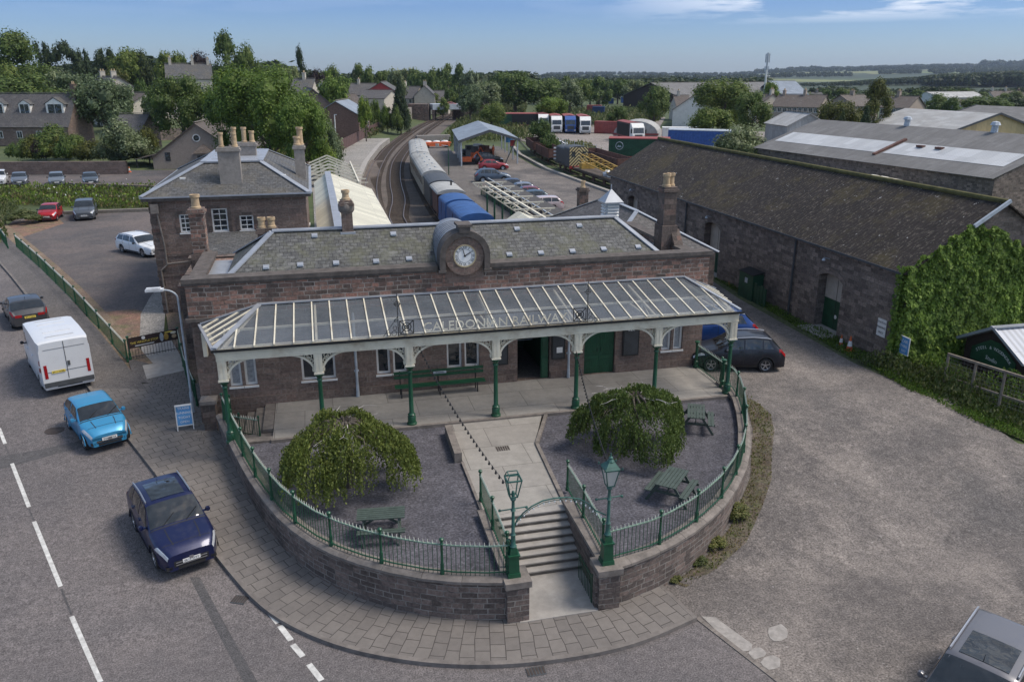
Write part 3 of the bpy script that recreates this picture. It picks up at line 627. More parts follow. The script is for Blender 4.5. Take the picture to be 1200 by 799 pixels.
def window(par, O, X, o, dep=.14, fr=.07, bars=(1, 1), fm='white', gm='gl', sill=True, name='window', curtain=False):
    O = Vector((O[0], O[1], 0)); X = Vector((X[0], X[1], 0)).normalized(); N = Vector((X.y, -X.x, 0)); a, b, c, d = o[:4]
    T = Matrix(((X.x, -N.x, 0, O.x), (X.y, -N.y, 0, O.y), (0, 0, 1, 0), (0, 0, 0, 1)))
    mb = MB(); e = .002
    mb.box(a+e, dep-.05, c+e, a+fr, dep+.04, d-e, T=T).box(b-fr, dep-.05, c+e, b-e, dep+.04, d-e, T=T).box(a+fr, dep-.05, c+e, b-fr, dep+.04, c+fr, T=T).box(a+fr, dep-.05, d-fr, b-fr, dep+.04, d-e, T=T)
    nx, nz = bars
    for i in range(1, nx): x = a+(b-a)*i/nx; mb.box(x-.018, dep-.03, c+fr, x+.018, dep+.02, d-fr, T=T)
    for i in range(1, nz): z = c+(d-c)*i/nz; mb.box(a+fr, dep-.032, z-.02, b-fr, dep+.018, z+.02, T=T)
    if sill: mb.box(a-.05, -.05, c-.08, b+.05, dep-.06, c-.003, T=T)
    f = mb.build(name, M[fm], par)
    p = MB(); p.box(a+.01, dep+.022, c+.01, b-.01, dep+.035, d-.01, T=T); p.build('pane', M['curtain'] if curtain else M[gm], f)
    return f
def chimney(par, cx, cy, z0, z1, lx, ly, pots, mat='render', name='chimney', potm='pot', poth=.75, potr=.16, cap=True, flip=False):
    mb = MB(); mb.box(cx-lx/2, cy-ly/2, z0, cx+lx/2, cy+ly/2, z1-.22); mb.box(cx-lx/2-.08, cy-ly/2-.08, z1-.22, cx+lx/2+.08, cy+ly/2+.08, z1-.10); mb.box(cx-lx/2-.02, cy-ly/2-.02, z1-.10, cx+lx/2+.02, cy+ly/2+.02, z1)
    c = mb.build(name, M[mat], par)
    for (dx, dy, s) in pots:
        p = MB(); r = potr; H = poth*s; p.lathe([(0, 0), (r*1.15, 0), (r*1.15, .08), (r*.92, .1), (r*.85, H-.14), (r*1.1, H-.12), (r*1.1, H), (r*.8, H), (r*.8, H-.1), (0, H-.1)], (cx+dx, cy+dy, z1), 10); p.build('chimney_pot', M[potm], c, smooth=True)
    return c
def slab(mb, pts, th=.05, m=0):
    n = (Vector(pts[1])-Vector(pts[0])).cross(Vector(pts[2])-Vector(pts[0])).normalized()
    if n.z < 0: n = -n
    mb.ext([Vector(p)-n*th for p in pts], n*th, m)
def strip(mb, a, b, wd, th=.05, up=.0): mb.beam(Vector(a)+Vector((0, 0, up)), Vector(b)+Vector((0, 0, up)), wd, th)

# ------------------------------------------------------------------ station building
YF = 31.54; XL = -5.1; XR = 16.62
st = thing('station_building', 'long low red sandstone station with a clock in its parapet and a mossy slate roof', 'station', (5.8, 33, 1.2))
X1 = (1, 0)
def fx(px, py): return WY(px, py, YF)
ops = []
for (a, b), (y0, y1) in (((270, 302), (418, 449)), ((354, 394), (413, 441)), ((442, 477), (405, 436)), ((524, 562), (398, 430)), ((775, 799), (380, 409))):
    x0 = fx(a, y1).x; x1 = fx(b, y1).x; xm = (x0+x1)/2; ops += [(x0-XL, xm-.06-XL, 2.1, 3.5), (xm+.06-XL, x1-XL, 2.1, 3.5)]
door = (7.93-XL, 9.38-XL, 1.262, 3.75); gdoor = (10.98-XL, 12.42-XL, 1.262, 3.85)
mb = MB(); wall(mb, (XL, YF), X1, XR-XL, .2, 5.05, ops+[door, gdoor], .3)
wall(mb, (XR, YF), (0, 1), 6.4, .2, 5.05); wall(mb, (XR, 37.94), (-1, 0), XR-XL, .2, 5.05); wall(mb, (XL, 37.94), (0, -1), 6.4, .2, 5.05)
mb.build('wall', M['stone'], st)
mb = MB(); mb.box(XL-.06, YF-.06, 1.27, 7.9, YF-.002, 1.62).box(9.42, YF-.06, 1.27, 10.95, YF-.002, 1.62).box(12.45, YF-.06, 1.27, XR+.04, YF-.002, 1.62).box(XL-.06, YF-.06, .15, -2.3, YF-.003, 1.268)
mb.build('plinth', M['stone'], st)
mb = MB(); mb.box(XL-.05, YF-.05, 5.05, XR+.05, YF+.45, 6.45); mb.box(XL-.05, YF+.45, 5.05, XL+.4, 37.9, 6.2); mb.box(XR-.4, YF+.45, 5.05, XR+.05, 38.2, 6.2); mb.box(XL+.4, 37.5, 5.05, XR-.4, 37.9, 6.0)
mb.build('parapet', M['stone_red'], st)
mb = MB(); mb.box(XL-.17, YF-.17, 4.93, XR+.17, YF+.1, 5.06); mb.box(XL-.17, YF+.1, 4.93, XL-.06, 37.9, 5.06); mb.box(XR+.06, YF+.1, 4.93, XR+.17, 37.9, 5.06); mb.build('cornice', M['coping_dark'], st)
mb = MB()
for a, b in ((XL-.16, 4.55), (6.75, XR+.16)): mb.box(a, YF-.15, 6.45, b, YF+.55, 6.62); mb.box(a, YF-.10, 6.36, b, YF-.052, 6.449)
mb.box(XL-.12, YF+.56, 6.2, XL+.5, 38.0, 6.34); mb.box(XR-.5, YF+.56, 6.2, XR+.12, 34.1, 6.36); mb.box(XR-.5, 35.9, 6.2, XR+.12, 40.6, 6.36); mb.build('parapet_coping', M['coping_dark'], st)
mb = MB(); mb.ext([(XR-.42, 34.0, 6.2), (XR-.42, 36.0, 6.2), (XR-.42, 35.35, 7.0), (XR-.42, 34.65, 7.0)], (.44, 0, 0)); mb.box(XR-.45, 38.0, 1, XR+.02, 40.6, 6.2); mb.build('gable_shoulder', M['stone_dark'], st)
mb = MB(); mb.box(XL+.41, YF+.46, 5.9, XR-.41, 37.49, 6.0); mb.build('lead_gutter', M['lead'], st)
# slate roof
e0 = (-3.75, 32.05, 6.35); e1 = (14.7, 32.05, 6.35); r0 = (-1.93, 34.6, 7.72); r1 = (13.31, 34.6, 7.72); b0_ = (-3.75, 37.2, 6.35); b1_ = (14.7, 37.2, 6.35)
mb = MB(); slab(mb, [e0, e1, r1, r0]); slab(mb, [b1_, b0_, r0, r1]); slab(mb, [b0_, e0, r0]); slab(mb, [e1, b1_, r1]); mb.build('slate_roof', M['slate'], st)
mb = MB(); 
for a, b in ((e0, r0), (e1, r1), (b0_, r0), (b1_, r1), (r0, r1)): strip(mb, a, b, .26, .05, .03)
mb.tube(Vector(r0)+Vector((0, 0, .06)), Vector(r1)+Vector((0, 0, .06)), .06, n=6); mb.build('lead_ridge', M['lead'], st)
for px, py in ((368.7, 277), (461, 275), (606, 269), (679, 265), (312, 314), (352, 311), (394, 309), (441, 307), (479.5, 304), (597, 299), (634, 297), (671, 295), (707.5, 292.5), (748, 290)):
    d = ray(px, py); n = Vector((0, -(7.72-6.35), 2.55)); t_ = (Vector(e0)-CAM).dot(n)/d.dot(n); p = CAM+d*t_; mb = MB(); mb.ob((p.x, p.y, p.z+.03), (.24, .26, .05), 0, 0, R(28)); mb.build('roof_vent', M['lead'], st)
    mb = MB(); mb.ob((p.x, p.y-.14, p.z+.02), (.20, .04, .07)); mb.build('vent_hood', M['ltgrey'], st)
chimney(st, 1.18, 34.6, 7.3, 8.95, .46, .46, [(0, 0, .6)], 'stone', poth=.7)
mb = MB(); mb.lathe([(.25, 8.4), (.33, 8.5), (.35, 8.75), (.28, 8.88)], (1.18, 34.6, 0), 8); mb.build('chimney_collar', M['coping'], st, smooth=True)
mb = MB(); mb.box(.86, 34.26, 7.35, 1.5, 34.94, 7.62); mb.build('chimney_flashing', M['lead'], st)
chimney(st, -2.2, 35.8, 6.5, 7.7, .8, .5, [(-.2, 0, .6), (.2, 0, .6)], 'stone_dark')
cx = -5.35; chimney(st, cx, 38.4, 5.0, 8.25, .62, .7, [(0, 0, 1)], 'stone_red', potr=.2, poth=.62); mb = MB(); mb.box(cx-.4, 38.0, 4.4, cx+.4, 38.9, 6.2); mb.box(cx-.45, 37.98, .8, cx+.45, 38.95, 4.4); mb.build('chimney_breast', M['stone_dark'], st)
chimney(st, 16.1, 35.0, 6.2, 9.0, .62, .72, [(-.14, -.1, .8), (.16, .1, .8)], 'stone_dark', potr=.18)
mb = MB(); mb.box(15.72, 34.55, 6.0, 16.5, 35.45, 7.2); mb.build('chimney_base', M['stone_dark'], st)
# louvred ventilator on the ridge end
mb = MB(); mb.box(13.55, 36.3, 6.8, 14.2, 36.95, 8.15); v_ = mb.build('louvred_vent', M['ltgrey'], st); mb = MB()
for i in range(5):
    mb.ob((13.875, 36.26, 7.35+i*.15), (.56, .10, .03), 0, 0, R(35)); mb.ob((13.51, 36.62, 7.35+i*.15), (.10, .56, .03), 0, 0, 0, R(-35))
mb.build('louvre', M['white'], v_); mb = MB(); mb.face([(13.4, 36.15, 8.15), (14.35, 36.15, 8.15), (13.875, 36.62, 8.75)]); mb.face([(14.35, 36.15, 8.15), (14.35, 37.1, 8.15), (13.875, 36.62, 8.75)]); mb.face([(14.35, 37.1, 8.15), (13.4, 37.1, 8.15), (13.875, 36.62, 8.75)]); mb.face([(13.4, 37.1, 8.15), (13.4, 36.15, 8.15), (13.875, 36.62, 8.75)]); mb.box(13.38, 36.13, 8.09, 14.37, 37.12, 8.149); mb.tube((13.875, 36.62, 8.7), (13.875, 36.62, 8.95), .03); mb.build('vent_cap', M['lead'], v_)
# windows, doors, notice boards, pipes
for i, o in enumerate(ops): window(st, (XL, YF), X1, o, bars=(1, 1), dep=.16, fr=.085, curtain=i in (0, 1, 8, 9))
mb = MB(); a, b = 7.93, 9.38
mb.box(a+.01, YF+.31, 1.2, a+.03, 36, 3.75).box(b-.03, YF+.31, 1.2, b-.01, 36, 3.75).box(a+.03, 36, 1.2, b-.03, 36.05, 3.75).box(a+.01, YF+.31, 3.76, b-.01, 36.05, 3.8); mb.build('entrance_passage', M['green_dark'], st)
mb = MB(); mb.box(a, YF+.02, 1.2, b, 36, 1.255); mb.build('entrance_floor', M['footway'], st)
mb = MB(); mb.box(9.0, YF+.05, 1.28, 9.33, YF+.11, 3.7); d1 = mb.build('door', M['green'], st); mb = MB(); mb.box(9.05, YF+.02, 1.35, 9.28, YF+.048, 2.2).box(9.05, YF+.02, 2.35, 9.28, YF+.048, 3.6); mb.build('door_panel', M['green_dark'], d1)
mb = MB(); mb.box(8.05, 33.9, 2.3, 9.25, 33.95, 2.34).box(8.05, 33.9, 3.3, 9.25, 33.95, 3.33); mb.build('inner_rail', M['ltgrey'], st)
for s in (0, 1):
    x0 = 11.0+s*.705; mb = MB(); mb.box(x0, YF+.12, 1.27, x0+.695, YF+.2, 3.84); 
    for q in range(7): mb.box(x0+.07+q*.085, YF+.105, 2.15, x0+.07+q*.085+.065, YF+.119, 3.75)
    mb.box(x0+.04, YF+.1, 1.95, x0+.655, YF+.119, 2.07)
    for q in range(7): mb.box(x0+.07+q*.085, YF+.105, 1.35, x0+.07+q*.085+.065, YF+.119, 1.9)
    d = mb.build('door', M['green'], st); mb = MB(); mb.tube((x0+(.62 if s == 0 else .08), YF+.08, 2.3), (x0+(.62 if s == 0 else .08), YF+.08, 2.5), .012); mb.build('handle', M['black'], d)
for x0, x1, z0, z1 in ((6.93, 7.5, 2.1, 3.35), (9.45, 10.06, 2.15, 3.4), (12.75, 13.52, 2.03, 3.3)):
    mb = MB(); mb.box(x0, YF-.09, z0, x1, YF-.002, z1); b = mb.build('notice_board', M['black'], st); mb = MB(); mb.box(x0+.06, YF-.10, z0+.06, x1-.06, YF-.092, z1-.12); mb.build('notice_panel', plain('board_panel', (.05, .055, .06), .3), b)
    if x0 < 10 and x0 > 9: mb = MB(); mb.box(x0+.22, YF-.11, z0+.3, x1-.12, YF-.103, z0+.55); mb.build('paper_notice', M['white'], b)
    if x0 > 12:
        writing(b, 'N.B.R.', .13, ((x0+x1)/2, YF-.103, z1-.07), (1, 0, 0), (0, 0, 1), M['letter'])
def pipe(x, m): 
    mb = MB(); mb.tube((x, YF-.14, 1.27), (x, YF-.14, 4.9), .055); mb.tube((x, YF-.14, 1.27), (x, YF-.14, 1.8), .075, .06); 
    for z in (2.4, 3.6): mb.ob((x, YF-.10, z), (.2, .1, .06))
    mb.build('downpipe', M[m], st)
pipe(1.05, 'ltgrey'); pipe(10.22, 'ltgrey')
# clock
kx, kz = 5.66, 7.0
def disc(mb, r0, r1, y0, y1, a0=0, a1=2*pi, n=40, c=(kx, kz)):
    P = lambda r, a, y: (c[0]+r*cos(a), y, c[1]+r*sin(a))
    for i in range(n):
        a = a0+(a1-a0)*i/n; b = a0+(a1-a0)*(i+1)/n
        mb.face([P(r0, a, y0), P(r1, a, y0), P(r1, b, y0), P(r0, b, y0)]); mb.face([P(r1, a, y0), P(r1, a, y1), P(r1, b, y1), P(r1, b, y0)])
        if r0 > 0: mb.face([P(r0, a, y0), P(r0, b, y0), P(r0, b, y1), P(r0, a, y1)])
mb = MB(); disc(mb, .46, .80, YF-.24, YF+.4); mb.box(kx-.8, YF-.09, 5.9, kx+.8, YF-.052, 7.0); mb.build('clock_surround', M['stone'], st)
mb = MB(); disc(mb, .80, 1.04, YF-.32, YF+.5, 0, pi, 24); mb.box(kx-1.04, YF-.32, 6.45, kx-.80, YF+.5, kz); mb.box(kx+.80, YF-.32, 6.45, kx+1.04, YF+.5, kz); mb.box(kx-1.1, YF-.36, 6.36, kx-.78, YF-.1, 6.449); mb.box(kx+.78, YF-.36, 6.36, kx+1.1, YF-.1, 6.449); mb.build('clock_hood', M['coping_dark'], st)
mb = MB(); mb.box(kx-.22, YF-.36, 7.96, kx+.22, YF+.45, 8.2).box(kx-.3, YF-.4, 8.2, kx+.3, YF+.5, 8.3); mb.build('keystone', M['coping_dark'], st)
mb = MB(); disc(mb, .9, .97, YF+.5, 34.8, .0, pi, 20); mb.face([(kx+cos(a)*.95, YF+.51, kz+sin(a)*.95) for a in [i*pi/16 for i in range(17)]]); mb.box(kx-1, YF+.5, 6.4, kx-.95, 33.5, kz); mb.box(kx+.95, YF+.5, 6.4, kx+1, 33.5, kz)
for q in range(1, 8): disc(mb, .97, .99, YF+.5+q*.28, YF+.53+q*.28, 0, pi, 20)
mb.build('lead_barrel_roof', plain('weathered_lead', (.22, .235, .26), .5, .2, .2, 2), st)
mb = MB(); disc(mb, 0, .43, YF-.22, YF); ck = mb.build('clock', M['clockface'], st); mb = MB(); disc(mb, .425, .47, YF-.27, YF-.2); mb.build('bezel', plain('gilt_rim', (.40, .33, .2), .5), ck)
mb = MB(); disc(mb, .275, .285, YF-.226, YF-.22); mb.build('chapter_ring', M['black'], ck)
for i, s in enumerate(['XII', 'I', 'II', 'III', 'IIII', 'V', 'VI', 'VII', 'VIII', 'IX', 'X', 'XI']):
    a = pi/2-i*pi/6; d = Vector((cos(a), 0, sin(a))); writing(ck, s, .145, Vector((kx, YF-.226, kz))+d*.35, (sin(a), 0, -cos(a)), tuple(d), M['black'], 'numeral')
mb = MB(); c = Vector((kx, YF-.24, kz)); mb.beam(c-Vector((.09, 0, -.06)).normalized()*.0, c+Vector((.27*.87, 0, .27*.5)), .016, .035); mb.beam(c, c+Vector((-.32*.26, 0, .32*.96)), .016, .025); disc(mb, 0, .04, YF-.26, YF-.22, n=12); mb.build('clock_hand', M['black'], ck)

# ------------------------------------------------------------------ entrance canopy
cn = thing('glazed_canopy', 'cream iron canopy with a long sloping glass roof on green columns along the station front', 'canopy', (6, 28.1, 1.26))
COLX = [-3.7, -.4, 2.9, 6.2, 9.48, 12.85, 16.15]; CY = 28.1
for x in COLX:
    mb = MB(); z = 1.26
    mb.lathe([(.19, z), (.19, z+.08), (.16, z+.1), (.155, z+.34), (.13, z+.38), (.15, z+.42), (.11, z+.46), (.088, z+.5), (.075, z+2.1), (.105, z+2.13), (.10, z+2.17), (.078, z+2.2), (.11, z+2.27), (.17, z+2.33), (.17, z+2.4), (0, z+2.4)], (x, CY, 0), 16); mb.build('column', M['green'], cn, smooth=True)
    mb = MB(); mb.box(x-.15, CY-.15, 3.66, x+.15, CY+.15, 4.44).box(x-.18, CY-.18, 3.66, x+.18, CY+.18, 3.72); mb.box(x-.1, CY-.165, 3.76, x-.03, CY-.151, 4.4).box(x+.03, CY-.165, 3.76, x+.1, CY-.151, 4.4); mb.build('post', M['cream'], cn)
    for s in (-1, 1):
        if (x < -3 and s < 0) or (x > 16 and s > 0): continue
        mb = MB(); rr = .98; pts = [Vector((x+s*(.15+rr*(1-cos(a))), CY, 3.74+.72*sin(a))) for a in [i*pi/2/10 for i in range(11)]]
        for p, q in zip(pts, pts[1:]): mb.beam(p, q, .14, .075)
        for (dx, dz, r) in ((.30, 4.33, .085), (.24, 4.14, .065), (.50, 4.38, .05), (.19, 3.98, .045)):
            q = [Vector((x+s*dx+r*cos(a), CY, dz+r*sin(a))) for a in [i*pi/5 for i in range(11)]]
            for u, v in zip(q, q[1:]): mb.beam(u, v, .05, .03)
        mb.beam((x+s*.2, CY, 4.2), (x+s*.42, CY, 4.4), .05, .03); mb.build('arch_bracket', M['cream'], cn)
mb = MB(); mb.box(-3.87, CY-.13, 4.44, 16.33, CY+.13, 4.8).box(-3.87, CY-.17, 4.74, 16.33, CY-.131, 4.81).box(-3.87, CY-.16, 4.44, 16.33, CY-.131, 4.49)
mb.beam((-3.8, CY+.1, 4.6), (-4.6, YF-.2, 4.6), .14, .3); mb.beam((16.25, CY+.1, 4.6), (16.95, YF-.1, 4.6), .14, .3)
for q0, q1 in zip(range(9), range(1, 10)):
    f = lambda i: Vector((-3.75-.2*i/9*1.2, CY+.12+1.9*(1-cos(i*pi/18)), 3.4+1.05*sin(i*pi/18)))
    mb.beam(f(q0), f(q1), .12, .12)
mb.box(-4.75, YF-.3, 3.55, -4.6, YF-.02, 4.5); mb.build('beam', M['cream'], cn)
mb = MB(); mb.box(-3.98, CY-.30, 4.815, 16.45, CY-.14, 4.87); mb.box(-3.98, CY-.31, 4.87, 16.45, CY-.29, 4.91); mb.build('gutter', M['black'], cn)
A = Vector((-3.9, 28.02, 4.86)); B = Vector((-4.75, YF-.1, 4.82)); Rl = Vector((-2.48, YF-.1, 5.45)); Rr = Vector((15.46, YF-.1, 5.5)); D_ = Vector((16.4, 28.02, 4.88)); E_ = Vector((17.05, YF-.1, 4.86))
mb = MB(); mb.face([A, D_, Rr, Rl]); mb.face([B, A, Rl]); mb.face([D_, E_, Rr]); mb.build('glass_roof', M['cglass'], cn)
mb = MB(); nb = 30
for i in range(nb+1):
    x = A.x+(D_.x-A.x)*i/nb; top = Vector((x, YF-.1, 5.45+(x+2.48)*.0028)); bot = Vector((x, 28.02, 4.87))
    if x < Rl.x: t_ = (x-A.x)/(Rl.x-A.x); top = A.lerp(Rl, t_)
    if x > Rr.x: t_ = (D_.x-x)/(D_.x-Rr.x); top = D_.lerp(Rr, t_)
    if (top-bot).length > .2: mb.beam(bot+Vector((0, 0, .02)), top+Vector((0, 0, .02)), .05, .05)
for i in range(1, 6):
    t_ = i/6; p = A.lerp(B, t_); q = A.lerp(Rl, t_) if t_ < .0 else None
    top = B.lerp(Rl, 1-t_*.0)
    a_ = A.lerp(B, t_); d_ = (Rl-(A+B)/2); s_ = 1.0; b_ = a_+d_*(1-abs(2*t_-1))*.98; mb.beam(a_+Vector((0, 0, .02)), b_+Vector((0, 0, .02)), .05, .05)
    a_ = D_.lerp(E_, t_); d_ = (Rr-(D_+E_)/2); b_ = a_+d_*(1-abs(2*t_-1))*.98; mb.beam(a_+Vector((0, 0, .02)), b_+Vector((0, 0, .02)), .05, .05)
gb = mb.build('glazing_bar', M['cream'], cn)
mb = MB()
for y, z in ((28.25, 4.88), (29.7, 5.08)): mb.beam((A.x+.3, y, z-.05), (D_.x-.2, y, z-.02), .07, .08)
for x in COLX: mb.beam((x, CY, 4.75), (min(x, 15.4) if x > 0 else max(x, -2.6), YF-.1, 5.3), .08, .10); mb.beam((x, CY, 4.55), (x, YF-.1, 4.55), .06, .06); mb.beam((x, 29.8, 4.55), (x, 29.8, 5.05), .05, .05); mb.beam((x, 28.8, 4.55), (x, 29.8, 5.0), .04, .04)
mb.build('roof_truss', M['cream'], cn)
mb = MB()
for a, b, wd in ((Rl, Rr, .22), (A, Rl, .2), (B, Rl, .2), (D_, Rr, .12), (E_, Rr, .16)): strip(mb, a, b, wd, .05, .05)
mb.beam(A+Vector((-.05, 0, .0)), B+Vector((-.05, 0, .0)), .1, .06); mb.build('lead_flashing', M['lead'], cn)
# ironwork and lettering on the gutter
for x, s in ((2.53, 1), (9.80, -1)):
    mb = MB(); y = 27.92
    mb.tube((x, y, 4.9), (x, y, 6.55), .02, .014, 6); mb.tube((x-.14, y, 6.12), (x+.14, y, 6.12), .012); 
    ring = lambda cx_, cz_, r, th: mb.path([(cx_+r*cos(a), y, cz_+r*sin(a)) for a in [i*pi/7 for i in range(15)]], th, 5)
    ring(x, 6.12, .09, .014)
    x0 = x+.06*s; x1 = x+.56*s
    for p, q in (((x0, 4.98), (x1, 4.98)), ((x0, 5.48), (x1, 5.48)), ((x0, 4.98), (x0, 5.48)), ((x1, 4.98), (x1, 5.48)), ((x0, 4.98), (x1, 5.48)), ((x0, 5.48), (x1, 4.98))): mb.tube((p[0], y, p[1]), (q[0], y, q[1]), .018, n=5)
    ring((x0+x1)/2, 5.23, .16, .02); ring((x0+x1)/2, 5.23, .07, .02)
    for dx, dz, r in ((.15, 5.02, .09), (.12, 5.22, .07), (.35, 5.0, .07), (.08, 5.5, .05)): ring(x-s*dx, dz, r, .012)
    mb.tube((x, y, 5.65), (x-s*.55, y, 4.92), .012, n=5); mb.tube((x, y, 6.0), (x, YF-.2, 5.5), .006, n=4); mb.build('iron_scrollwork', M['black'], cn)
mb = MB(); mb.tube((3.1, 27.92, 5.5), (9.25, 27.92, 5.5), .014, n=5); mb.tube((2.5, 27.92, 4.93), (9.85, 27.92, 4.93), .02, n=5); mb.build('sign_rail', M['black'], cn)
writing(cn, 'CALEDONIAN RAILWAY', .48, (6.2, 27.92, 5.16), (1, 0, 0), (0, 0, 1), M['cream'], 'lettering', .02, sx=1.05)

# ------------------------------------------------------------------ bench, fallen low wall, A board, drains
t = thing('long_bench', 'long dark green slatted bench under the windows behind the columns', 'bench', (4.5, 31.15, 1.26))
x0, x1 = 2.55, 6.35
for nm, q in (('seat', [(30.72, 1.70), (30.86, 1.71), (31.0, 1.70)]), ('backrest', [(31.2, 1.95), (31.24, 2.12)])):
    mb = MB()
    for y, z in q: mb.box(x0, y, z, x1, y+(.12 if nm == 'seat' else .03), z+(.03 if nm == 'seat' else .12))
    bb = mb.build(nm, M['green'], t)
mb = MB(); mb.box(4.2, 31.185, 2.06, 4.75, 31.198, 2.16); pp = mb.build('name_plate', M['ltgrey'], t); writing(pp, 'BRECHIN', .085, (4.475, 31.184, 2.11), (1, 0, 0), (0, 0, 1), M['black'])
for x in (2.8, 4.4, 6.0):
    mb = MB(); mb.tube((x, 30.75, 1.26), (x, 30.8, 1.7), .025).tube((x, 31.2, 1.26), (x, 31.2, 1.9), .025).tube((x, 30.75, 1.68), (x, 31.2, 1.68), .025).tube((x, 31.22, 1.7), (x, 31.28, 2.26), .025); mb.build('leg', M['black'], t)
mb = MB(); mb.ob((4.12, 25.9, 1.33), (.26, 2.4, .42), R(-1)); tag(mb.build('low_wall', M['coping']), 'short brown stone kerb block beside the concrete path', 'low wall')
P = at(218, 502, .12); t = thing('pavement_sign', 'light blue A-board with white lettering standing on the pavement', 'sign', (P.x, P.y, h(P.x, P.y)+.12), R(8))
mb = MB(); T = Matrix.Translation((0, -.16, .0))@Matrix.Rotation(R(-12), 4, 'X'); mb.box(-.27, -.012, .22, .27, .012, 1.0, T=T); pn = mb.build('panel', M['skyblue'], t, W=False)
for s in (1, -1):
    mb = MB(); T = Matrix.Translation((0, -.16*s, .0))@Matrix.Rotation(R(-12*s), 4, 'X')
    mb.box(-.31, -.02, 0, -.275, .02, 1.04, T=T).box(.275, -.02, 0, .31, .02, 1.04, T=T).box(-.27, -.02, 1.005, .27, .02, 1.04, T=T).box(-.27, -.02, .18, .27, .02, .215, T=T); mb.build('frame', M['white'], t, W=False)
T = Matrix.Translation((0, -.16, .0))@Matrix.Rotation(R(-12), 4, 'X'); yd = T.to_3x3()@Vector((0, 0, 1)); nn = T.to_3x3()@Vector((0, -1, 0))
for i, s in enumerate(('TRAINS', 'RUNNING', 'TODAY', 'OPEN')): writing(pn, s, .13, T@Vector((0, -.014, .88-.18*i)), (1, 0, 0), yd, M['letter'], W=False)
def grate(px, py, lx, ly, lab, rot=0, dz=.01, nm='drain_grate', n=6):
    p = at(px, py, dz); z = h(p.x, p.y)+dz if dz < .5 else dz; t = thing(nm, lab, 'drain cover', (p.x, p.y, z), rot); mb = MB(); mb.box(-lx/2, -ly/2, -.01, lx/2, ly/2, .004); mb.build('frame', M['dkgrey'], t, W=False)
    mb = MB()
    for i in range(n): x = -lx/2+lx*(i+.5)/n; mb.box(x-lx/n*.3, -ly/2+.03, .005, x+lx/n*.3, ly/2-.03, .012)
    mb.build('bar', M['grate'], t, W=False)
grate(281, 702, .42, .36, 'rusty road drain grate beside the bend of the kerb', R(-24)); grate(628, 786, .48, .3, 'rusty road drain grate in front of the entrance steps', 0)
grate(589, 500, .5, .4, 'flat metal cover set in the concrete path near the forecourt', 0, 1.203)
p = at(64, 504); mb = MB(); mb.lathe([(0, .012), (.33, .012), (.36, .006), (.36, 0)], (p.x, p.y, h(p.x, p.y)), 20); tag(mb.build('manhole_cover', M['grate']), 'round manhole cover in the road beside the light blue car', 'manhole cover')
t = thing('side_steps', 'stone steps rising to the forecourt at its left end beside the basement railing', 'steps', (-3, 30, .5))
for i in range(5): mb = MB(); z = .55+i*.142; mb.box(-4.1+i*.36, 28.95, .2, -2.27, YF-.07, z+.142-.001*i); mb.build('step', M['coping'], t)
mb = MB(); mb.box(-3.3, 27.95, .8, -2.251, 28.3, 1.25).box(-3.9, 28.302, .6, -2.251, 28.945, 1.1); mb.build('side_kerb', M['coping'], t)

# ------------------------------------------------------------------ retaining walls and railings
def rwall(name, lab, line, th=.34, zt=1.24, base=None, end=None):
    t = thing(name, lab, 'wall', (line[0][0], line[0][1], .5)); inn = offset(line, th*(1)) if name == 'x' else None
    I = offset(line, th); O = offset(line, -.05); I2 = offset(line, th+.06)
    mb = MB(); u = 0; n = len(line)
    for i in range(n-1):
        a, b, c, d = line[i], line[i+1], I[i+1], I[i]; l = math.hypot(b[0]-a[0], b[1]-a[1])
        za, zb = h(*a)-.05, h(*b)-.05
        mb.face([(*a, za), (*b, zb), (*b, zt), (*a, zt)], 0, [(u, za), (u+l, zb), (u+l, zt), (u, zt)]); mb.face([(*c, .8), (*d, .8), (*d, zt), (*c, zt)]); u += l
    for q, r in ((line[0], I[0]), (I[-1], line[-1])): mb.face([(*r, 0), (*q, 0), (*q, zt), (*r, zt)])
    mb.build('wall', M['wallstone'], t)
    # coping in separate long stones
    mb = MB(); L = 0; seg = []
    for i in range(n-1):
        f = 4
        for j in range(f):
            t0 = j/f; t1 = (j+1)/f; g = lambda A, i, t_: (A[i][0]+(A[i+1][0]-A[i][0])*t_, A[i][1]+(A[i+1][1]-A[i][1])*t_)
            a, b, c, d = g(O, i, t0), g(O, i, t1), g(I2, i, t1), g(I2, i, t0); l = math.hypot(b[0]-a[0], b[1]-a[1]); L += l
            gap = 1.0 if L < .95 else .95
            if L >= .95: L = 0
            b = (a[0]+(b[0]-a[0])*gap, a[1]+(b[1]-a[1])*gap); c = (d[0]+(c[0]-d[0])*gap, d[1]+(c[1]-d[1])*gap); jz = .0
            mid = lambda p, q, f_: (p[0]+(q[0]-p[0])*f_, p[1]+(q[1]-p[1])*f_)
            mb.face([(*a, zt), (*b, zt), (*b, zt+.08), (*a, zt+.08)]); mb.face([(*a, zt+.08), (*b, zt+.08), (*mid(b, c, .25), zt+.14), (*mid(a, d, .25), zt+.14)])
            mb.face([(*mid(a, d, .25), zt+.14), (*mid(b, c, .25), zt+.14), (*c, zt+.14), (*d, zt+.14)]); mb.face([(*c, zt), (*d, zt), (*d, zt+.14), (*c, zt+.14)])
            for p, q in ((b, c), (a, d)): mb.face([(*p, zt), (*q, zt), (*q, zt+.14), (*mid(p, q, .25), zt+.14), (*p, zt+.08)])
    mb.build('coping', M['coping'], t); return t
tl = rwall('retaining_wall', 'curved red stone wall with a rounded coping to the left of the entrance steps', WL)
tr_ = rwall('retaining_wall', 'curved red stone wall with pale patches sweeping right of the entrance steps towards the yard', WR)
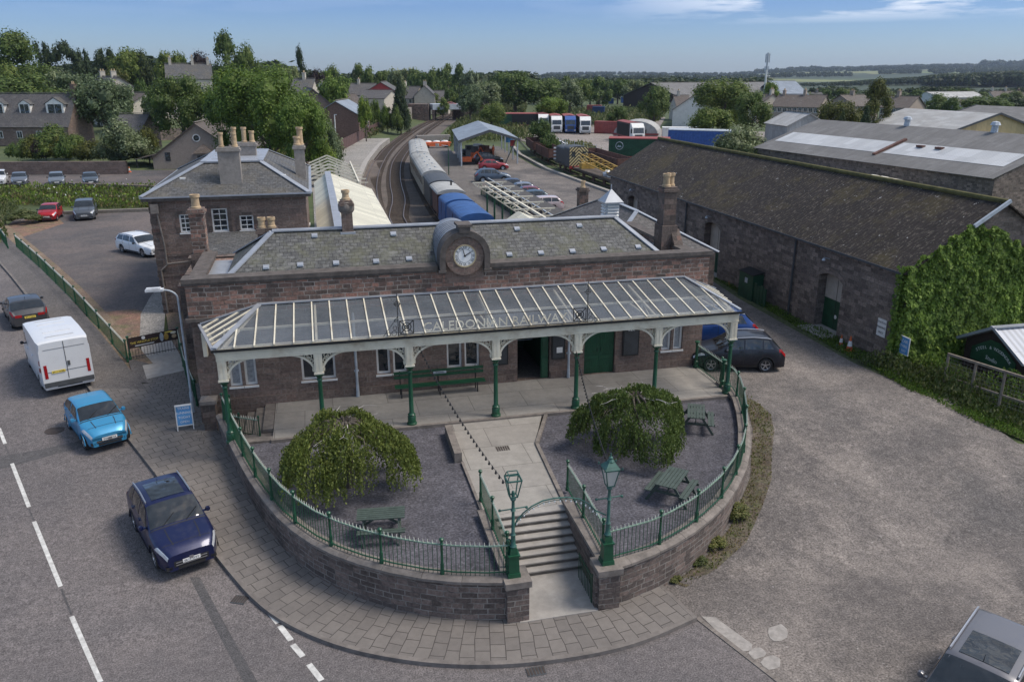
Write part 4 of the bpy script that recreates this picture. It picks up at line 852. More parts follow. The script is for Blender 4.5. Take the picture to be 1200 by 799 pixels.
for par, cx_, cy_ in ((tl, 4.38, 17.55), (tr_, 6.92, 17.5)):
    mb = MB(); mb.box(cx_-.3, cy_-.3, -.05, cx_+.3, cy_+.3, 1.2); mb.build('pier', M['wallstone'], par); mb = MB(); mb.box(cx_-.36, cy_-.36, 1.2, cx_+.36, cy_+.36, 1.385); mb.build('pier_cap', M['coping'], par)
for par, xx, s in ((tl, 4.25, -1), (tr_, 6.95, 1)):
    mb = MB(); a, b = (xx-.17, xx+.17); mb.prism([(a, 17.85), (b, 17.85), (b, 21.0), (a, 21.0)], -.05, lambda x, y: 1.22); mb.build('cheek_wall', M['wallstone'], par)
    mb = MB(); mb.beam((xx, 17.9, 1.30), (xx, 21.05, 1.33), .42, .12); mb.build('cheek_coping', M['coping'], par)
t = thing('gate_pier', 'square stone pier at the top left end of the curved wall', 'pier', (-4.72, 31.0, .5)); mb = MB(); mb.box(-4.98, 30.75, .3, -4.5, 31.25, 1.75); mb.build('shaft', M['stone_dark'], t); mb = MB(); mb.box(-5.05, 30.68, 1.75, -4.43, 31.32, 1.9); mb.face([(-5.05, 30.68, 1.9), (-4.43, 30.68, 1.9), (-4.74, 31, 2.02)]); mb.face([(-4.43, 30.68, 1.9), (-4.43, 31.32, 1.9), (-4.74, 31, 2.02)]); mb.face([(-5.05, 31.32, 1.9), (-5.05, 30.68, 1.9), (-4.74, 31, 2.02)]); mb.build('cap', M['coping'], t)
M['rail_top'] = plain('pale_green_rail', (.17, .25, .19), .45, 0, .25, 4); M['tip'] = plain('pale_rail_tips', (.58, .58, .50), .5, 0, .1)  # top rail in a paler green than the bars, tips paler still
def arclen(pts): 
    L = [0]
    for a, b in zip(pts, pts[1:]): L.append(L[-1]+(Vector(b)-Vector(a)).length)
    return L
def along(pts, L, s):
    for i in range(len(L)-1):
        if s <= L[i+1] or i == len(L)-2: return Vector(pts[i]).lerp(Vector(pts[i+1]), (s-L[i])/(L[i+1]-L[i]))
def railing(name, lab, pts, hh=.92, span=1.75, bar=.13, post=True, rt='rail_top', bm='green', ends=True, tips=True, group=None, pr=.038, tipr=.017):
    pts = [Vector(p) for p in pts]; L = arclen(pts); n = max(1, round(L[-1]/span)); t = thing(name, lab, 'railing', pts[0], 0, group)
    for i in range(n+1):
        p = along(pts, L, L[-1]*i/n)
        if post and (ends or 0 < i < n):
            mb = MB(); f = pr/.038; mb.lathe([(.06*f, 0), (.06*f, .1), (.05*f, .12), (.05*f, .28), (.055*f, .3), (.036*f, .34), (.034*f, hh-.02), (.05*f, hh), (.036*f, hh+.02), (.036*f, hh+.08), (.062*f, hh+.1), (.065*f, hh+.15), (.03*f, hh+.18), (0, hh+.18)], p, 8); mb.build('post', M['green'], t, smooth=True)
        if i == n: break
        mb = MB(); mt = MB(); tp = MB(); s0 = L[-1]*i/n; s1 = L[-1]*(i+1)/n; m = max(2, round((s1-s0)/bar)); Q = [along(pts, L, s0+(s1-s0)*j/m) for j in range(m+1)]
        for j in range(m):
            mb.beam(Q[j]+Vector((0, 0, hh-.02)), Q[j+1]+Vector((0, 0, hh-.02)), .045, .03, 1); mb.beam(Q[j]+Vector((0, 0, .1)), Q[j+1]+Vector((0, 0, .1)), .035, .025)
            if j: mb.tube(Q[j], Q[j]+Vector((0, 0, hh-.01)), .009, n=4, caps=False); 
            if j and tips: mb.tube(Q[j]+Vector((0, 0, hh-.01)), Q[j]+Vector((0, 0, hh+.10)), tipr, .007, 4, 2)
        mb.build('railing_bars', [M[bm], M[rt], M['tip']], t)
    return t
z = 1.38
lw = [(*p, z) for p in offset(WL, .17)]; lw = [p for p in lw if p[1] < 30.4 and p[0] < 4.0]+[(4.2, 17.62, z)]
railing('railing', 'green spear-topped railing curving along the wall left of the lamp posts', lw, span=1.78)
rw = [(6.98, 17.6, z)]+[(*p, z) for p in offset(WR, .17) if p[0] > 7.6]
railing('railing', 'green spear-topped railing curving along the wall right of the lamp posts', rw, span=1.85)
railing('railing', 'green railing panel beside the steps running back from the empty lantern post', [(4.25, 18.0, z), (4.27, 19.9, z), (4.3, 21.8, 1.25)], span=2.0)
railing('railing', 'green railing panel beside the steps running back from the glazed lantern post', [(6.98, 18.0, z), (7.05, 19.9, z), (7.15, 21.8, 1.25)], span=2.0)
railing('railing', 'green railing closing the right end of the forecourt beside the parked dark car', [(16.28, 31.25, 1.27), (16.28, 28.75, 1.27)], hh=1.1, span=2.5, pr=.075)
# gates at the foot of the steps, folded back
for x, s, lab in ((4.72, 1, 'low green entrance gate folded back against the left wall of the steps'), (6.56, 1, 'low green entrance gate folded back against the right wall of the steps')):
    t = thing('entrance_gate', lab, 'gate', (x, 17.5, .05)); mb = MB(); y0, y1 = 17.6, 18.75
    for i in range(10): y = y0+(y1-y0)*i/9; mb.tube((x, y, .08), (x, y, .98), .011, n=5)
    for zz in (.12, .9): mb.beam((x, y0, zz), (x, y1, zz), .03, .035)
    mb.build('gate_bars', M['green'], t)
    mb = MB(); mb.box(x-.03, y0-.06, .03, x+.03, y0, 1.05); mb.build('gate_stile', M['green_dark'], t)

# ------------------------------------------------------------------ lamp posts, arch, strings of bulbs
def lamppost(x, y, lab, glazed):
    t = thing('lamp_post', lab, 'lamp post', (x, y, 1.385)); z = 1.385
    mb = MB()
    for (a, b, z0, z1) in ((.175, .165, 0, .12), (.145, .13, .12, .62), (.16, .16, .62, .66), (.11, .09, .66, .84)):
        v0 = [(x+sx_*a, y+sy_*a, z+z0) for sx_, sy_ in ((-1, -1), (1, -1), (1, 1), (-1, 1))]; v1 = [(x+sx_*b, y+sy_*b, z+z1) for sx_, sy_ in ((-1, -1), (1, -1), (1, 1), (-1, 1))]
        for i in range(4): mb.face([v0[i], v0[(i+1) % 4], v1[(i+1) % 4], v1[i]])
        mb.face(v1)
    mb.build('pedestal', M['green'], t)
    mb = MB(); mb.lathe([(.085, .84), (.10, .88), (.07, .92), (.06, 1.2), (.075, 1.22), (.05, 1.25), (.04, 1.9), (.07, 1.93), (.045, 1.96), (.04, 2.2), (.08, 2.26), (.05, 2.3), (.03, 2.36)], (x, y, z), 12); mb.tube((x-.36, y-.02, z+1.98), (x+.36, y+.02, z+1.98), .018); mb.lathe([(0, 0), (.035, 0), (.035, .05), (0, .07)], (x-.36, y, z+1.95), 6); mb.lathe([(0, 0), (.035, 0), (.035, .05), (0, .07)], (x+.36, y, z+1.95), 6)
    mb.build('shaft', M['green_pale'], t, smooth=True)
    z0 = z+2.36; z1 = z+2.86; a, b = .095, .185; c = [(-1, -1), (1, -1), (1, 1), (-1, 1)]
    mb = MB()
    for i in range(4):
        p, q = c[i], c[(i+1) % 4]; mb.beam((x+p[0]*a, y+p[1]*a, z0), (x+p[0]*b, y+p[1]*b, z1), .025, .025)
        mb.beam((x+p[0]*a, y+p[1]*a, z0), (x+q[0]*a, y+q[1]*a, z0), .03, .03); mb.beam((x+p[0]*b, y+p[1]*b, z1), (x+q[0]*b, y+q[1]*b, z1), .035, .035)
    if not glazed:
        for i in range(4): p = c[i]; mb.beam((x+p[0]*b, y+p[1]*b, z1), (x+p[0]*b*.7, y+p[1]*b*.7, z1+.14), .02, .02)
        for i in range(4): p, q = c[i], c[(i+1) % 4]; mb.beam((x+p[0]*b*.7, y+p[1]*b*.7, z1+.14), (x+q[0]*b*.7, y+q[1]*b*.7, z1+.14), .02, .02)
        mb.lathe([(0, .0), (.05, 0), (.04, .12), (0, .16)], (x, y, z0), 8)
    lt = mb.build('lantern', M['green_pale'], t)
    if glazed:
        mb = MB()
        for i in range(4): p, q = c[i], c[(i+1) % 4]; mb.face([(x+p[0]*a, y+p[1]*a, z0), (x+q[0]*a, y+q[1]*a, z0), (x+q[0]*b, y+q[1]*b, z1), (x+p[0]*b, y+p[1]*b, z1)])
        mb.build('lantern_glass', M['lantern'], lt)
        mb = MB()
        for i in range(4): p, q = c[i], c[(i+1) % 4]; mb.face([(x+p[0]*.21, y+p[1]*.21, z1+.02), (x+q[0]*.21, y+q[1]*.21, z1+.02), (x+q[0]*.07, y+q[1]*.07, z1+.19), (x+p[0]*.07, y+p[1]*.07, z1+.19)])
        mb.lathe([(.09, .17), (.10, .2), (.05, .26), (.06, .3), (.02, .34), (.015, .42), (0, .42)], (x, y, z1), 8)
        for p in c: mb.lathe([(0, 0), (.02, 0), (.02, .06), (0, .08)], (x+p[0]*.24, y+p[1]*.24, z1+.02), 5)
        mb.build('lantern_cap', M['green_pale'], lt)
    return t
lamppost(4.32, 17.6, 'green iron lamp post with an empty unglazed lantern frame left of the steps', False)
lamppost(6.93, 17.55, 'green iron lamp post with a glazed finial-topped lantern right of the steps', True)
arp = [WY(a, b, 17.62) for a, b in ((601, 616), (606, 609), (613, 601), (623, 593), (636, 586.5), (650, 583.5), (665, 582.5), (679, 584.5), (690, 590), (698, 598), (703, 604))]
arp[0].x = 4.36; arp[-1].x = 6.88; t = thing('entrance_arch', 'thin green iron arch carrying small bulbs between the two lamp posts', 'arch', arp[0]); mb = MB(); mb.path(arp, .02, 6); mb.path([p-Vector((0, 0, .06)) for p in arp[1:-1]], .01, 5); mb.build('arch_bar', M['green_pale'], t); mb = MB(); L = arclen(arp); n = 20
for i in range(1, n): p = along(arp, L, L[-1]*i/n); mb.lathe([(0, -.13), (.018, -.12), (.022, -.09), (.01, -.06)], p, 6)
mb.build('bulb', M['letter'], t)
def string(lab, p, q, sag, n):
    p = Vector(p); q = Vector(q); t = thing('string_lights', lab, 'string lights', p); pts = [p.lerp(q, i/24)-Vector((0, 0, sag*4*(i/24)*(1-i/24))) for i in range(25)]; mb = MB(); mb.path(pts, .007, 4); mb.build('cable', M['black'], t); mb = MB(); L = arclen(pts)
    for i in range(n): a = along(pts, L, L[-1]*(i+.5)/n); mb.lathe([(0, -.105), (.03, -.09), (.032, -.05), (.018, -.02), (.018, .01), (0, .01)], a, 6)
    mb.build('bulb', M['black'], t)
string('string of dark bulbs from the empty lantern to the third canopy column from the left', (4.1, 17.6, 4.15), (3.25, 27.95, 4.45), .25, 34)
string('string of dark bulbs from the glazed lantern to the canopy over the green door', (6.9, 17.6, 4.3), (9.4, 27.95, 3.75), .25, 34)

# ------------------------------------------------------------------ picnic tables
def picnic(loc, rz, lab):
    t = thing('picnic_table', lab, 'picnic table', loc, rz, 'picnic tables in the gravel garden')
    def pl(name, y0, y1, n, z, L=1.5):
        mb = MB(); wdt = (y1-y0)/n
        for i in range(n): mb.box(-L/2, y0+i*wdt+.008, z, L/2, y0+(i+1)*wdt-.008, z+.035)
        mb.build(name, M['table'], t, W=False)
    pl('table_top', -.36, .36, 6, .72); pl('seat', -.74, -.48, 2, .44); pl('seat', .48, .74, 2, .44)
    for x in (-.55, .55):
        mb = MB(); mb.beam((x, -.72, 0), (x, -.22, .715), .045, .09); mb.beam((x, .72, 0), (x, .22, .715), .045, .09); mb.beam((x+.05, -.78, .39), (x+.05, .78, .39), .045, .09); mb.beam((x+.05, -.34, .67), (x+.05, .34, .67), .045, .07); mb.build('leg_frame', M['table'], t, W=False)
    mb = MB(); mb.beam((-.53, 0, .38), (0, 0, .7), .04, .07); mb.beam((.53, 0, .38), (0, 0, .7), .04, .07); mb.build('brace', M['table'], t, W=False); t.scale = (.92, .92, .95)
p = at(451, 612); picnic((1.12, 20.75, 1.16), R(-6), 'green picnic table just behind the curved railing on the left gravel')
picnic((10.3, 20.75, 1.16), R(47), 'green picnic table standing askew between the right weeping tree and the railing')
picnic((13.4, 25.4, 1.16), R(64), 'green picnic table near the forecourt edge at the far right of the gravel')

# ------------------------------------------------------------------ weeping trees
def weeping(x, y, Rr, ht, lab, seed, asp=1.0):
    r = random.Random(seed); t = thing('weeping_tree', lab, 'tree', (x, y, 1.15)); z0 = 1.15
    mb = MB(); mb.tube((x, y, z0), (x+.1, y, z0+ht*.5), .16, .12, 8); mb.tube((x+.1, y, z0+ht*.5), (x, y+.05, z0+ht*.8), .12, .08, 8); tips = []
    prof = lambda f: z0+ht*(1-.04*f-.27*f*f)
    for i in range(15):
        a = 2*pi*i/15+r.uniform(-.2, .2); pts = [Vector((x, y, z0+ht*.72))]
        for j in range(1, 8): f = j/8; a += r.uniform(-.13, .13); pts.append(Vector((x+cos(a)*Rr*f*asp, y+sin(a)*Rr*f, prof(f)-.12+r.uniform(-.05, .05))))
        for j in range(7): mb.tube(pts[j], pts[j+1], .06*(1-j/8), .06*(1-(j+1)/8), 6)
    for i in range(5 if seed % 2 else 7):
        a = r.uniform(0, 2*pi) if i else -1.2; p = Vector((x+cos(a)*Rr*.15, y+sin(a)*Rr*.15, z0+ht*.94)); d = a
        for j in range(5):
            d += r.uniform(-.6, .6); q = p+Vector((cos(d)*.24, sin(d)*.24, r.uniform(-.08, .05))); mb.tube(p, q, .018-.003*j, .015-.003*j, 5, 1)
            if r.random() < .6: dd = d+r.choice((-.9, .9)); mb.tube(q, q+Vector((cos(dd)*.25, sin(dd)*.25, r.uniform(0, .08))), .008, .004, 4, 1)
            p = q
    mb.build('trunk', [M['bark'], M['branch']], t)
    mb = MB(); 
    cl = [(2*pi*i/15+r.uniform(-.25, .25), r.uniform(.84, 1.12), r.uniform(-.22, .12), r.uniform(.7, 1.25)) for i in range(15)]+[(r.uniform(0, 2*pi), r.uniform(.3, .75), r.uniform(-.08, .2), r.uniform(.5, .9)) for i in range(13)]
    for i in range(1750):
        a = r.uniform(0, 2*pi); f = sqrt(r.random())*r.uniform(.75, 1.0); kz_, kl_ = 0, 1
        if i % 10 < 8: ca, cf, kz_, kl_ = cl[i % 28]; a = ca+r.gauss(0, .11/max(.4, cf)); f = min(1.15, max(.1, cf+r.gauss(0, .09)))
        s = 1.0+.10*sin(3*a+seed)+.08*sin(7*a+seed*2); rr = Rr*f*s; px, py = x+cos(a)*rr*asp, y+sin(a)*rr; zt = prof(f)+kz_+.10*sin(5*a+seed)*f+r.uniform(-.06, .10); lump = .5+.5*sin(9*a+seed)*sin(4*f*3.1+seed)
        Ls = r.uniform(.45, .8) if f < .7 else r.uniform(1.0, 1.9)*(.7+.5*lump); 
        Ls *= kl_
        if f > .7: Ls = min(Ls, zt-z0-.2)
        n = int(Ls/.055); p = Vector((px, py, zt)); ox, oy = cos(a)*.5, sin(a)*.5; k0 = 1.0 if f > .3 else 1.6
        for j in range(n):
            kk = j/n; q = p+Vector((ox*.05*(1-kk)*k0+r.uniform(-.012, .012), oy*.05*(1-kk)*k0+r.uniform(-.012, .012), -.055*(.25+.75*min(1, kk*2.2)))); 
            c = q+Vector((r.uniform(-.045, .045), r.uniform(-.045, .045), r.uniform(-.02, .02))); u = Vector((r.uniform(-1, 1), r.uniform(-1, 1), r.uniform(-.4, .4))).normalized()*r.uniform(.024, .044); v = Vector((r.uniform(-.5, .5), r.uniform(-.5, .5), -1)).normalized()*r.uniform(.036, .062)
            mb.face([c-u, c+v*.3-u*.2+v*.6, c+u, c-v*.9]); p = q
    mb.build('crown', M['leaf_willow'], t)
    return t
weeping(.3, 23.9, 1.72, 2.5, 'weeping tree in the left gravel bed, wider and bushier, hanging to the ground', 3)
weeping(10.4, 24.3, 1.55, 2.25, 'weeping tree in the right gravel bed with bare white branches on its crown', 6)
# ------------------------------------------------------------------ cars
def interp(P, x):
    if x <= P[0][0]: return P[0][1]
    for (a, u), (b, v) in zip(P, P[1:]):
        if x <= b: t = (x-a)/(b-a); return u+(v-u)*t
    return P[-1][1]
def sm(P, x, e=.10): return (interp(P, x-e)+2*interp(P, x)+interp(P, x+e))/4
CARS = {
 'suv':    dict(L=4.5, W=1.84, H=1.68, hood=[(0, .72), (.12, .87), (.4, .98), (1.15, 1.12)], xw=1.15, xr=2.0, xe=3.75, xt=4.3, zt=1.12, zl=.95, wf=.88, wb=3.55, r=.35, belt=1.08, door=[1.5, 2.45, 3.35], rails=True),
 'city':   dict(L=3.5, W=1.62, H=1.46, hood=[(0, .64), (.1, .77), (.35, .90), (.85, 1.0)], xw=.85, xr=1.55, xe=2.85, xt=3.35, zt=1.02, zl=.85, wf=.62, wb=2.96, r=.29, belt=.98, door=[1.2, 2.15, 2.95]),
 'hatch':  dict(L=4.26, W=1.79, H=1.45, hood=[(0, .66), (.12, .8), (.5, .9), (1.15, .99)], xw=1.15, xr=2.0, xe=3.45, xt=4.05, zt=1.03, zl=.9, wf=.85, wb=3.47, r=.32, belt=.96, door=[1.45, 2.4, 3.3]),
 'estate': dict(L=4.65, W=1.78, H=1.46, hood=[(0, .66), (.12, .78), (.6, .88), (1.3, .96)], xw=1.3, xr=2.1, xe=4.1, xt=4.55, zt=1.0, zl=.85, wf=.86, wb=3.62, r=.32, belt=.94, door=[1.6, 2.5, 3.4], rails=True),
 'mpv':    dict(L=4.5, W=1.85, H=1.68, hood=[(0, .72), (.12, .88), (.5, .98), (.95, 1.08)], xw=.95, xr=1.85, xe=4.05, xt=4.42, zt=1.1, zl=.95, wf=.9, wb=3.65, r=.33, belt=1.03, door=[1.5, 2.45, 3.4], rails=True, sunroof=(1.95, 2.9)),
 'van':    dict(L=5.4, W=2.05, H=2.42, hood=[(0, .95), (.12, 1.1), (.4, 1.22), (.75, 1.32)], xw=.75, xr=1.5, xe=5.37, xt=5.395, zt=2.38, zl=2.42, wf=.95, wb=4.35, r=.35, belt=1.3, door=[1.0, 2.0, 3.4], van=True)}
PC = {}
def car(lab, cat, loc, az, kind, pc, lod=1, group=None, plate=None, fplate='white', name='parked_car', mirror=True, L=None, sunroof=None, reg=True, H=None, z=None, rails=None):
    s = dict(CARS[kind]); s['sunroof'] = sunroof or s.get('sunroof')
    if rails is not None: s['rails'] = rails
    if pc not in PC: PC[pc] = paint('paint_%d' % len(PC), pc, .25 if max(pc) < .5 else .05)
    rz = -az+pi/2; t = thing(name, lab, cat, (loc[0], loc[1], z if z is not None else h(loc[0], loc[1])), rz, group)       # local +x = forward
    Ln, W, Hh = s['L'], s['W'], s['H']; xw, xr, xe, xt = s['xw'], s['xr'], s['xe'], s['xt']; wf, wb, r = s['wf'], s['wb'], s['r']; van = s.get('van')
    top = s['hood']+[(xr, Hh-.05), ((xr+xe)/2, Hh), (xe, Hh-.05), (xt, s['zt']), (Ln-.06, s['zl']-.05), (Ln, s['zl']-.12)]
    topz = lambda x: sm(top, x, .09 if not van or x < 3 else .02)
    belt = lambda x: min(topz(x)-.02, sm([(0, s['hood'][0][1]-.1), (.15, s['hood'][1][1]-.05), (xw, s['belt']-.02), (xt, s['belt']+.08), (Ln, s['zl']-.14)], x))
    def hw(x):
        f = max(0, 1-x/.75); b = max(0, 1-(Ln-x)/.55); return W/2*(1-.27*f**2.0-(.04 if van else .15)*b**2.0)
    def sill(x):
        z = .24
        for c in (wf, wb):
            d = abs(x-c); Ra = r+.065
            if d < Ra: z = max(z, r+sqrt(Ra*Ra-d*d)*.98)
        return z
    tum = .77 if not van else .965
    def S(x, j):
        w = hw(x); zt_ = topz(x); zb = belt(x); zs = sill(x); t_ = max(0, min(1, (zt_-zb)/(Hh-s['belt']))); wr = w*(.93-(.93-tum)*t_)
        p = [(w*.95, zs), (w, max(zs+.03, .36)), (w*1.0, max(zs+.05, .58)), (w*.995, max(zb-.08, zs+.06)), (w*.955, zb), ((w*.955+wr)/2+.025*t_, (zb+zt_-.05)/2 if t_ > .1 else zb+(zt_-zb)*.4), (wr, zt_-.05*min(1, t_*3+.3)), (wr*.86, zt_-.008), (wr*.45, zt_+.008), (0, zt_+.012)]
        i = min(8, int(j)); f = j-i; a, b = p[i], p[i+1]; return Vector((Ln/2-x, a[0]+(b[0]-a[0])*f, a[1]+(b[1]-a[1])*f))
    nst = 46 if lod else 22; xs = [Ln*i/nst for i in range(nst+1)]
    if lod:
        for c in (wf, wb): xs += [c-r-.065, c+r+.065, c-r*.8, c+r*.8]
    xs = sorted(set(round(x, 3) for x in xs if 0 <= x <= Ln)); mb = MB(); flip = lambda p: Vector((p.x, -p.y, p.z))
    g = [[S(x, j) for j in range(10)] for x in xs]
    for a, b in zip(g, g[1:]):
        for j in range(9): mb.face([a[j], a[j+1], b[j+1], b[j]]); mb.face([flip(a[j]), flip(b[j]), flip(b[j+1]), flip(a[j+1])])
    for a, sg in ((g[0], 1), (g[-1], -1)):
        for j in range(9): q = [a[j], flip(a[j]), flip(a[j+1]), a[j+1]]; mb.face(q if sg > 0 else q[::-1])
    mb.build('body', PC[pc], t, smooth=True, W=False)
    mb = MB(); mb.box(-Ln/2+.12, -W/2+.2, .2, Ln/2-.12, W/2-.2, .62); mb.build('underbody', M['black'], t, W=False)
    def nrm(x, j):
        a = S(x+.02, j)-S(x-.02, j); b = S(x, min(9, j+.05))-S(x, max(0, j-.05)); n = a.cross(b)
        if n.length < 1e-9: return Vector((0, 0, 1))
        n.normalize(); return n if n.y > 0 or n.z > 0 else -n
    def patch(mb, x0, x1, j0, j1, nx=5, nj=3, off=.008, x0b=None, x1b=None, both=True, shrink=True):
        x0b = x0 if x0b is None else x0b; x1b = x1 if x1b is None else x1b; Gd = []
        for i in range(nx+1):
            row = []
            for q in range(nj+1):
                j = j0+(j1-j0)*q/nj; f = q/nj; xa = x0+(x0b-x0)*f; xb = x1+(x1b-x1)*f; x = xa+(xb-xa)*i/nx; p = S(x, j); n = nrm(x, j)
                if n.y < -.01: n.y = 0
                row.append(p+n*off)
            Gd.append(row)
        for a, b in zip(Gd, Gd[1:]):
            for q in range(nj):
                mb.face([a[q], a[q+1], b[q+1], b[q]])
                if both: mb.face([flip(a[q]), flip(b[q]), flip(b[q+1]), flip(a[q+1])])
    gm = M['carglass']
    mb = MB(); patch(mb, xw+.06, xr-.06, 6.12, 9, 8, 5); mb.build('windscreen', gm, t, smooth=True, W=False)
    if not van:
        mb = MB(); patch(mb, xe+.07, xt-.05, 6.2, 9, 5, 5); mb.build('rear_window', gm, t, smooth=True, W=False)
        d = s['door']; sp = [(xw+.22, d[1]-.04, .52), (d[1]+.04, d[2]-.03, 0), (d[2]+.03, xe+.12, -.25)]
        for k_, (a, b, ta) in enumerate(sp):
            for sg in (1, -1):
                mb = MB(); patch(mb, a, b, 4.12, 5.88, 5, 3, .008, a+(ta if ta > 0 else 0), b+(ta if ta < 0 else 0), both=False)
                if sg < 0: mb.v = [(q0, -q1, q2) for q0, q1, q2 in mb.v]
                mb.build('side_window', gm, t, smooth=True, W=False)
    else:
        for sg in (1, -1):
            mb = MB(); patch(mb, xw+.2, 1.9, 4.05, 5.3, 5, 3, .008, xw+.55, 1.9, both=False)
            if sg < 0: mb.v = [(q0, -q1, q2) for q0, q1, q2 in mb.v]
            mb.build('side_window', gm, t, smooth=True, W=False)
        mb = MB()
        for y in (-.50, .50): pass
        mb.box(-Ln/2-.012, -.012, .62, -Ln/2+.01, .012, 2.3).box(-Ln/2-.012, -.80, 1.0, -Ln/2+.01, .80, 1.015).box(-Ln/2-.012, -.80, 2.02, -Ln/2+.01, .80, 2.03); mb.box(-Ln/2-.06, -W/2+.06, .36, -Ln/2-.0, W/2-.06, .56); mb.box(-Ln/2-.03, -.14, 1.2, -Ln/2-.005, -.04, 1.4)
        mb.build('door_seam', M['dkgrey'], t, W=False); mb = MB()
        pass
        for q in range(5): mb.box(-Ln/2+.6+q*.7, -.55, Hh-.01, -Ln/2+.66+q*.7, .55, Hh+.015)
        mb.build('roof_rib', PC[pc], t, W=False)
    if lod:
        mb = MB()
        for x in s['door']: patch(mb, x-.009, x+.009, 1.1, 4.0, 1, 6, .004)
        if not van: patch(mb, xw-.02, xw+.02, 5, 9, 1, 6, .005); patch(mb, .33, .345, 6.5, 9, 1, 5, .004)
        patch(mb, s['wf']+.45, s['wb']-.45, .15, 1.0, 6, 1, .01)
        mb.build('trim_seam', M['black'], t, W=False)
        mb = MB()
        for x in s['door'][1:3]:
            for sg in (1, -1): p = S(x-.14, 3.2); mb.box(p.x-.08, sg*(p.y-.01), p.z-.02, p.x+.08, sg*(p.y+.03), p.z+.02)
        mb.build('door_handle', PC[pc], t, W=False)
    for nm, x0, x1, j0, j1, m in (('headlight', .02, .55, 3.05, 5.3, 'chrome'), ('tail_light', Ln-.36, Ln-.02, 2.9 if not van else 2.6, 4.2 if not van else 4.3, 'red')):
        for sg in (1, -1):
            mb = MB(); q = MB(); patch(q, x0, x1, j0, j1, 3, 2, .012, x0, x1-.12 if nm == 'headlight' else x1, both=False)
            if sg < 0: q.v = [(a, -b, c) for a, b, c in q.v]
            q.build(nm, M['headl'] if nm == 'headlight' else M['taill'], t, W=False)
    fz = s['hood'][0][1]; fx_ = Ln/2
    mb = MB(); mb.box(fx_-.05, -.50*W/1.8, .36, fx_+.012, .50*W/1.8, fz-.18); gr = mb.build('grille', M['black'], t, W=False)
    if lod:
        mb = MB(); mb.box(fx_+.012, -.46, fz-.24, fx_+.022, .46, fz-.215).box(fx_+.012, -.46, .40, fx_+.022, .46, .42).box(fx_+.012, -.06, fz-.21, fx_+.03, .06, fz-.12); mb.build('grille_trim', M['chrome'], gr, W=False)
    for sg in (1, -1):
        mb = MB(); yy = sorted((sg*(W/2-(.14 if van else .20)), sg*(W/2-(.26 if van else .52)))); z0_, z1_ = (.75, 1.35) if van else (s['zl']-.20, s['zl']-.07); mb.box(-fx_-.014, yy[0], z0_, -fx_+.03, yy[1], z1_); mb.build('rear_lamp', M['taill'], t, W=False)
    if lod and not van:
        mb = MB(); mb.box(fx_-.04, -.40, .26, fx_+.016, .40, .345).box(fx_-.12, -.74*W/1.84, .30, fx_-.0, -.56*W/1.84, .40).box(fx_-.12, .56*W/1.84, .30, fx_-.0, .74*W/1.84, .40); mb.build('air_intake', M['black'], t, W=False)
        mb = MB()
        for sg in (1, -1):
            q = MB(); patch(q, .28, xw-.08, 7.75, 7.85, 6, 1, .004, both=False)
            if sg < 0: q.v = [(a, -b, c) for a, b, c in q.v]
            mb.add(q)
        for yw in (-.45, .25): p0_ = S(xw+.03, 8.2); mb.beam((p0_.x, yw, p0_.z+.02), (p0_.x-.32, yw+.42, S(xw+.35, 7.6).z+.02), .02, .015)
        mb.build('bonnet_crease', M['black'], t, W=False)
        for c_, sg in ((wf, 1), (wf, -1), (wb, 1), (wb, -1)):
            mb = MB()
            for q_ in range(12):
                a0, a1 = pi*q_/12, pi*(q_+1)/12; Ra = r+.085; mb.beam((Ln/2-c_+cos(a0)*Ra, sg*(hw(c_)+.003), r+sin(a0)*Ra), (Ln/2-c_+cos(a1)*Ra, sg*(hw(c_)+.003), r+sin(a1)*Ra), .02, .045)
            mb.build('arch_trim', M['black'] if kind in ('suv', 'mpv') else PC[pc], t, W=False)
    mb = MB(); mb.box(-fx_-.015, -.42*W/1.8, .30, -fx_+.06, .42*W/1.8, .42); mb.build('rear_bumper', M['dkgrey'], t, W=False)
    if reg:
        mb = MB(); mb.box(fx_+.014, -.26, .44, fx_+.028, .26, .55); pf = mb.build('front_plate', M['letter'], t, W=False)
        zp = .62 if not van else .95; yo = 0 if not van else .35
        mb = MB(); mb.box(-fx_-.03, -.26+yo, zp, -fx_-.016, .26+yo, zp+.11); pr = mb.build('rear_plate', M['yletter'], t, W=False)
        if plate: writing(pf, plate, .1, (fx_+.029, 0, .495), (0, 1, 0), (0, 0, 1), M['black'], W=False); writing(pr, plate, .1, (-fx_-.031, yo, zp+.055), (0, -1, 0), (0, 0, 1), M['black'], W=False)
    for x in (wf, wb):
        for sg in (1, -1):
            n = 20 if lod else 10; y = sg*(W/2-.015); c = (Ln/2-x, 0, r); mb = MB(); mb.lathe([(r*.66, y), (r*.94, y), (r, y-sg*.03), (r, y-sg*.19), (r*.6, y-sg*.2)], c, n, axis='y'); wo = mb.build('wheel', M['rubber'], t, smooth=True, W=False)
            mb = MB(); mb.lathe([(0, y-sg*.03), (.05, y-sg*.03), (.06, y-sg*.09), (r*.58, y-sg*.10), (r*.62, y-sg*.01), (r*.68, y-sg*.005)], c, n, axis='y')
            if lod:
                for q in range(5):
                    a = 2*pi*q/5+.3; mb.beam((c[0]+cos(a)*.04, y-sg*.035, r+sin(a)*.04), (c[0]+cos(a)*r*.64, y-sg*.025, r+sin(a)*r*.64), .03, .05)
            mb.build('rim', M['chrome'] if lod else M['ltgrey'], wo, W=False)
            if lod: mb = MB(); mb.lathe([(0, y-sg*.085), (r*.57, y-sg*.085)], c, n, axis='y'); mb.build('brake_shadow', M['black'], wo, W=False)
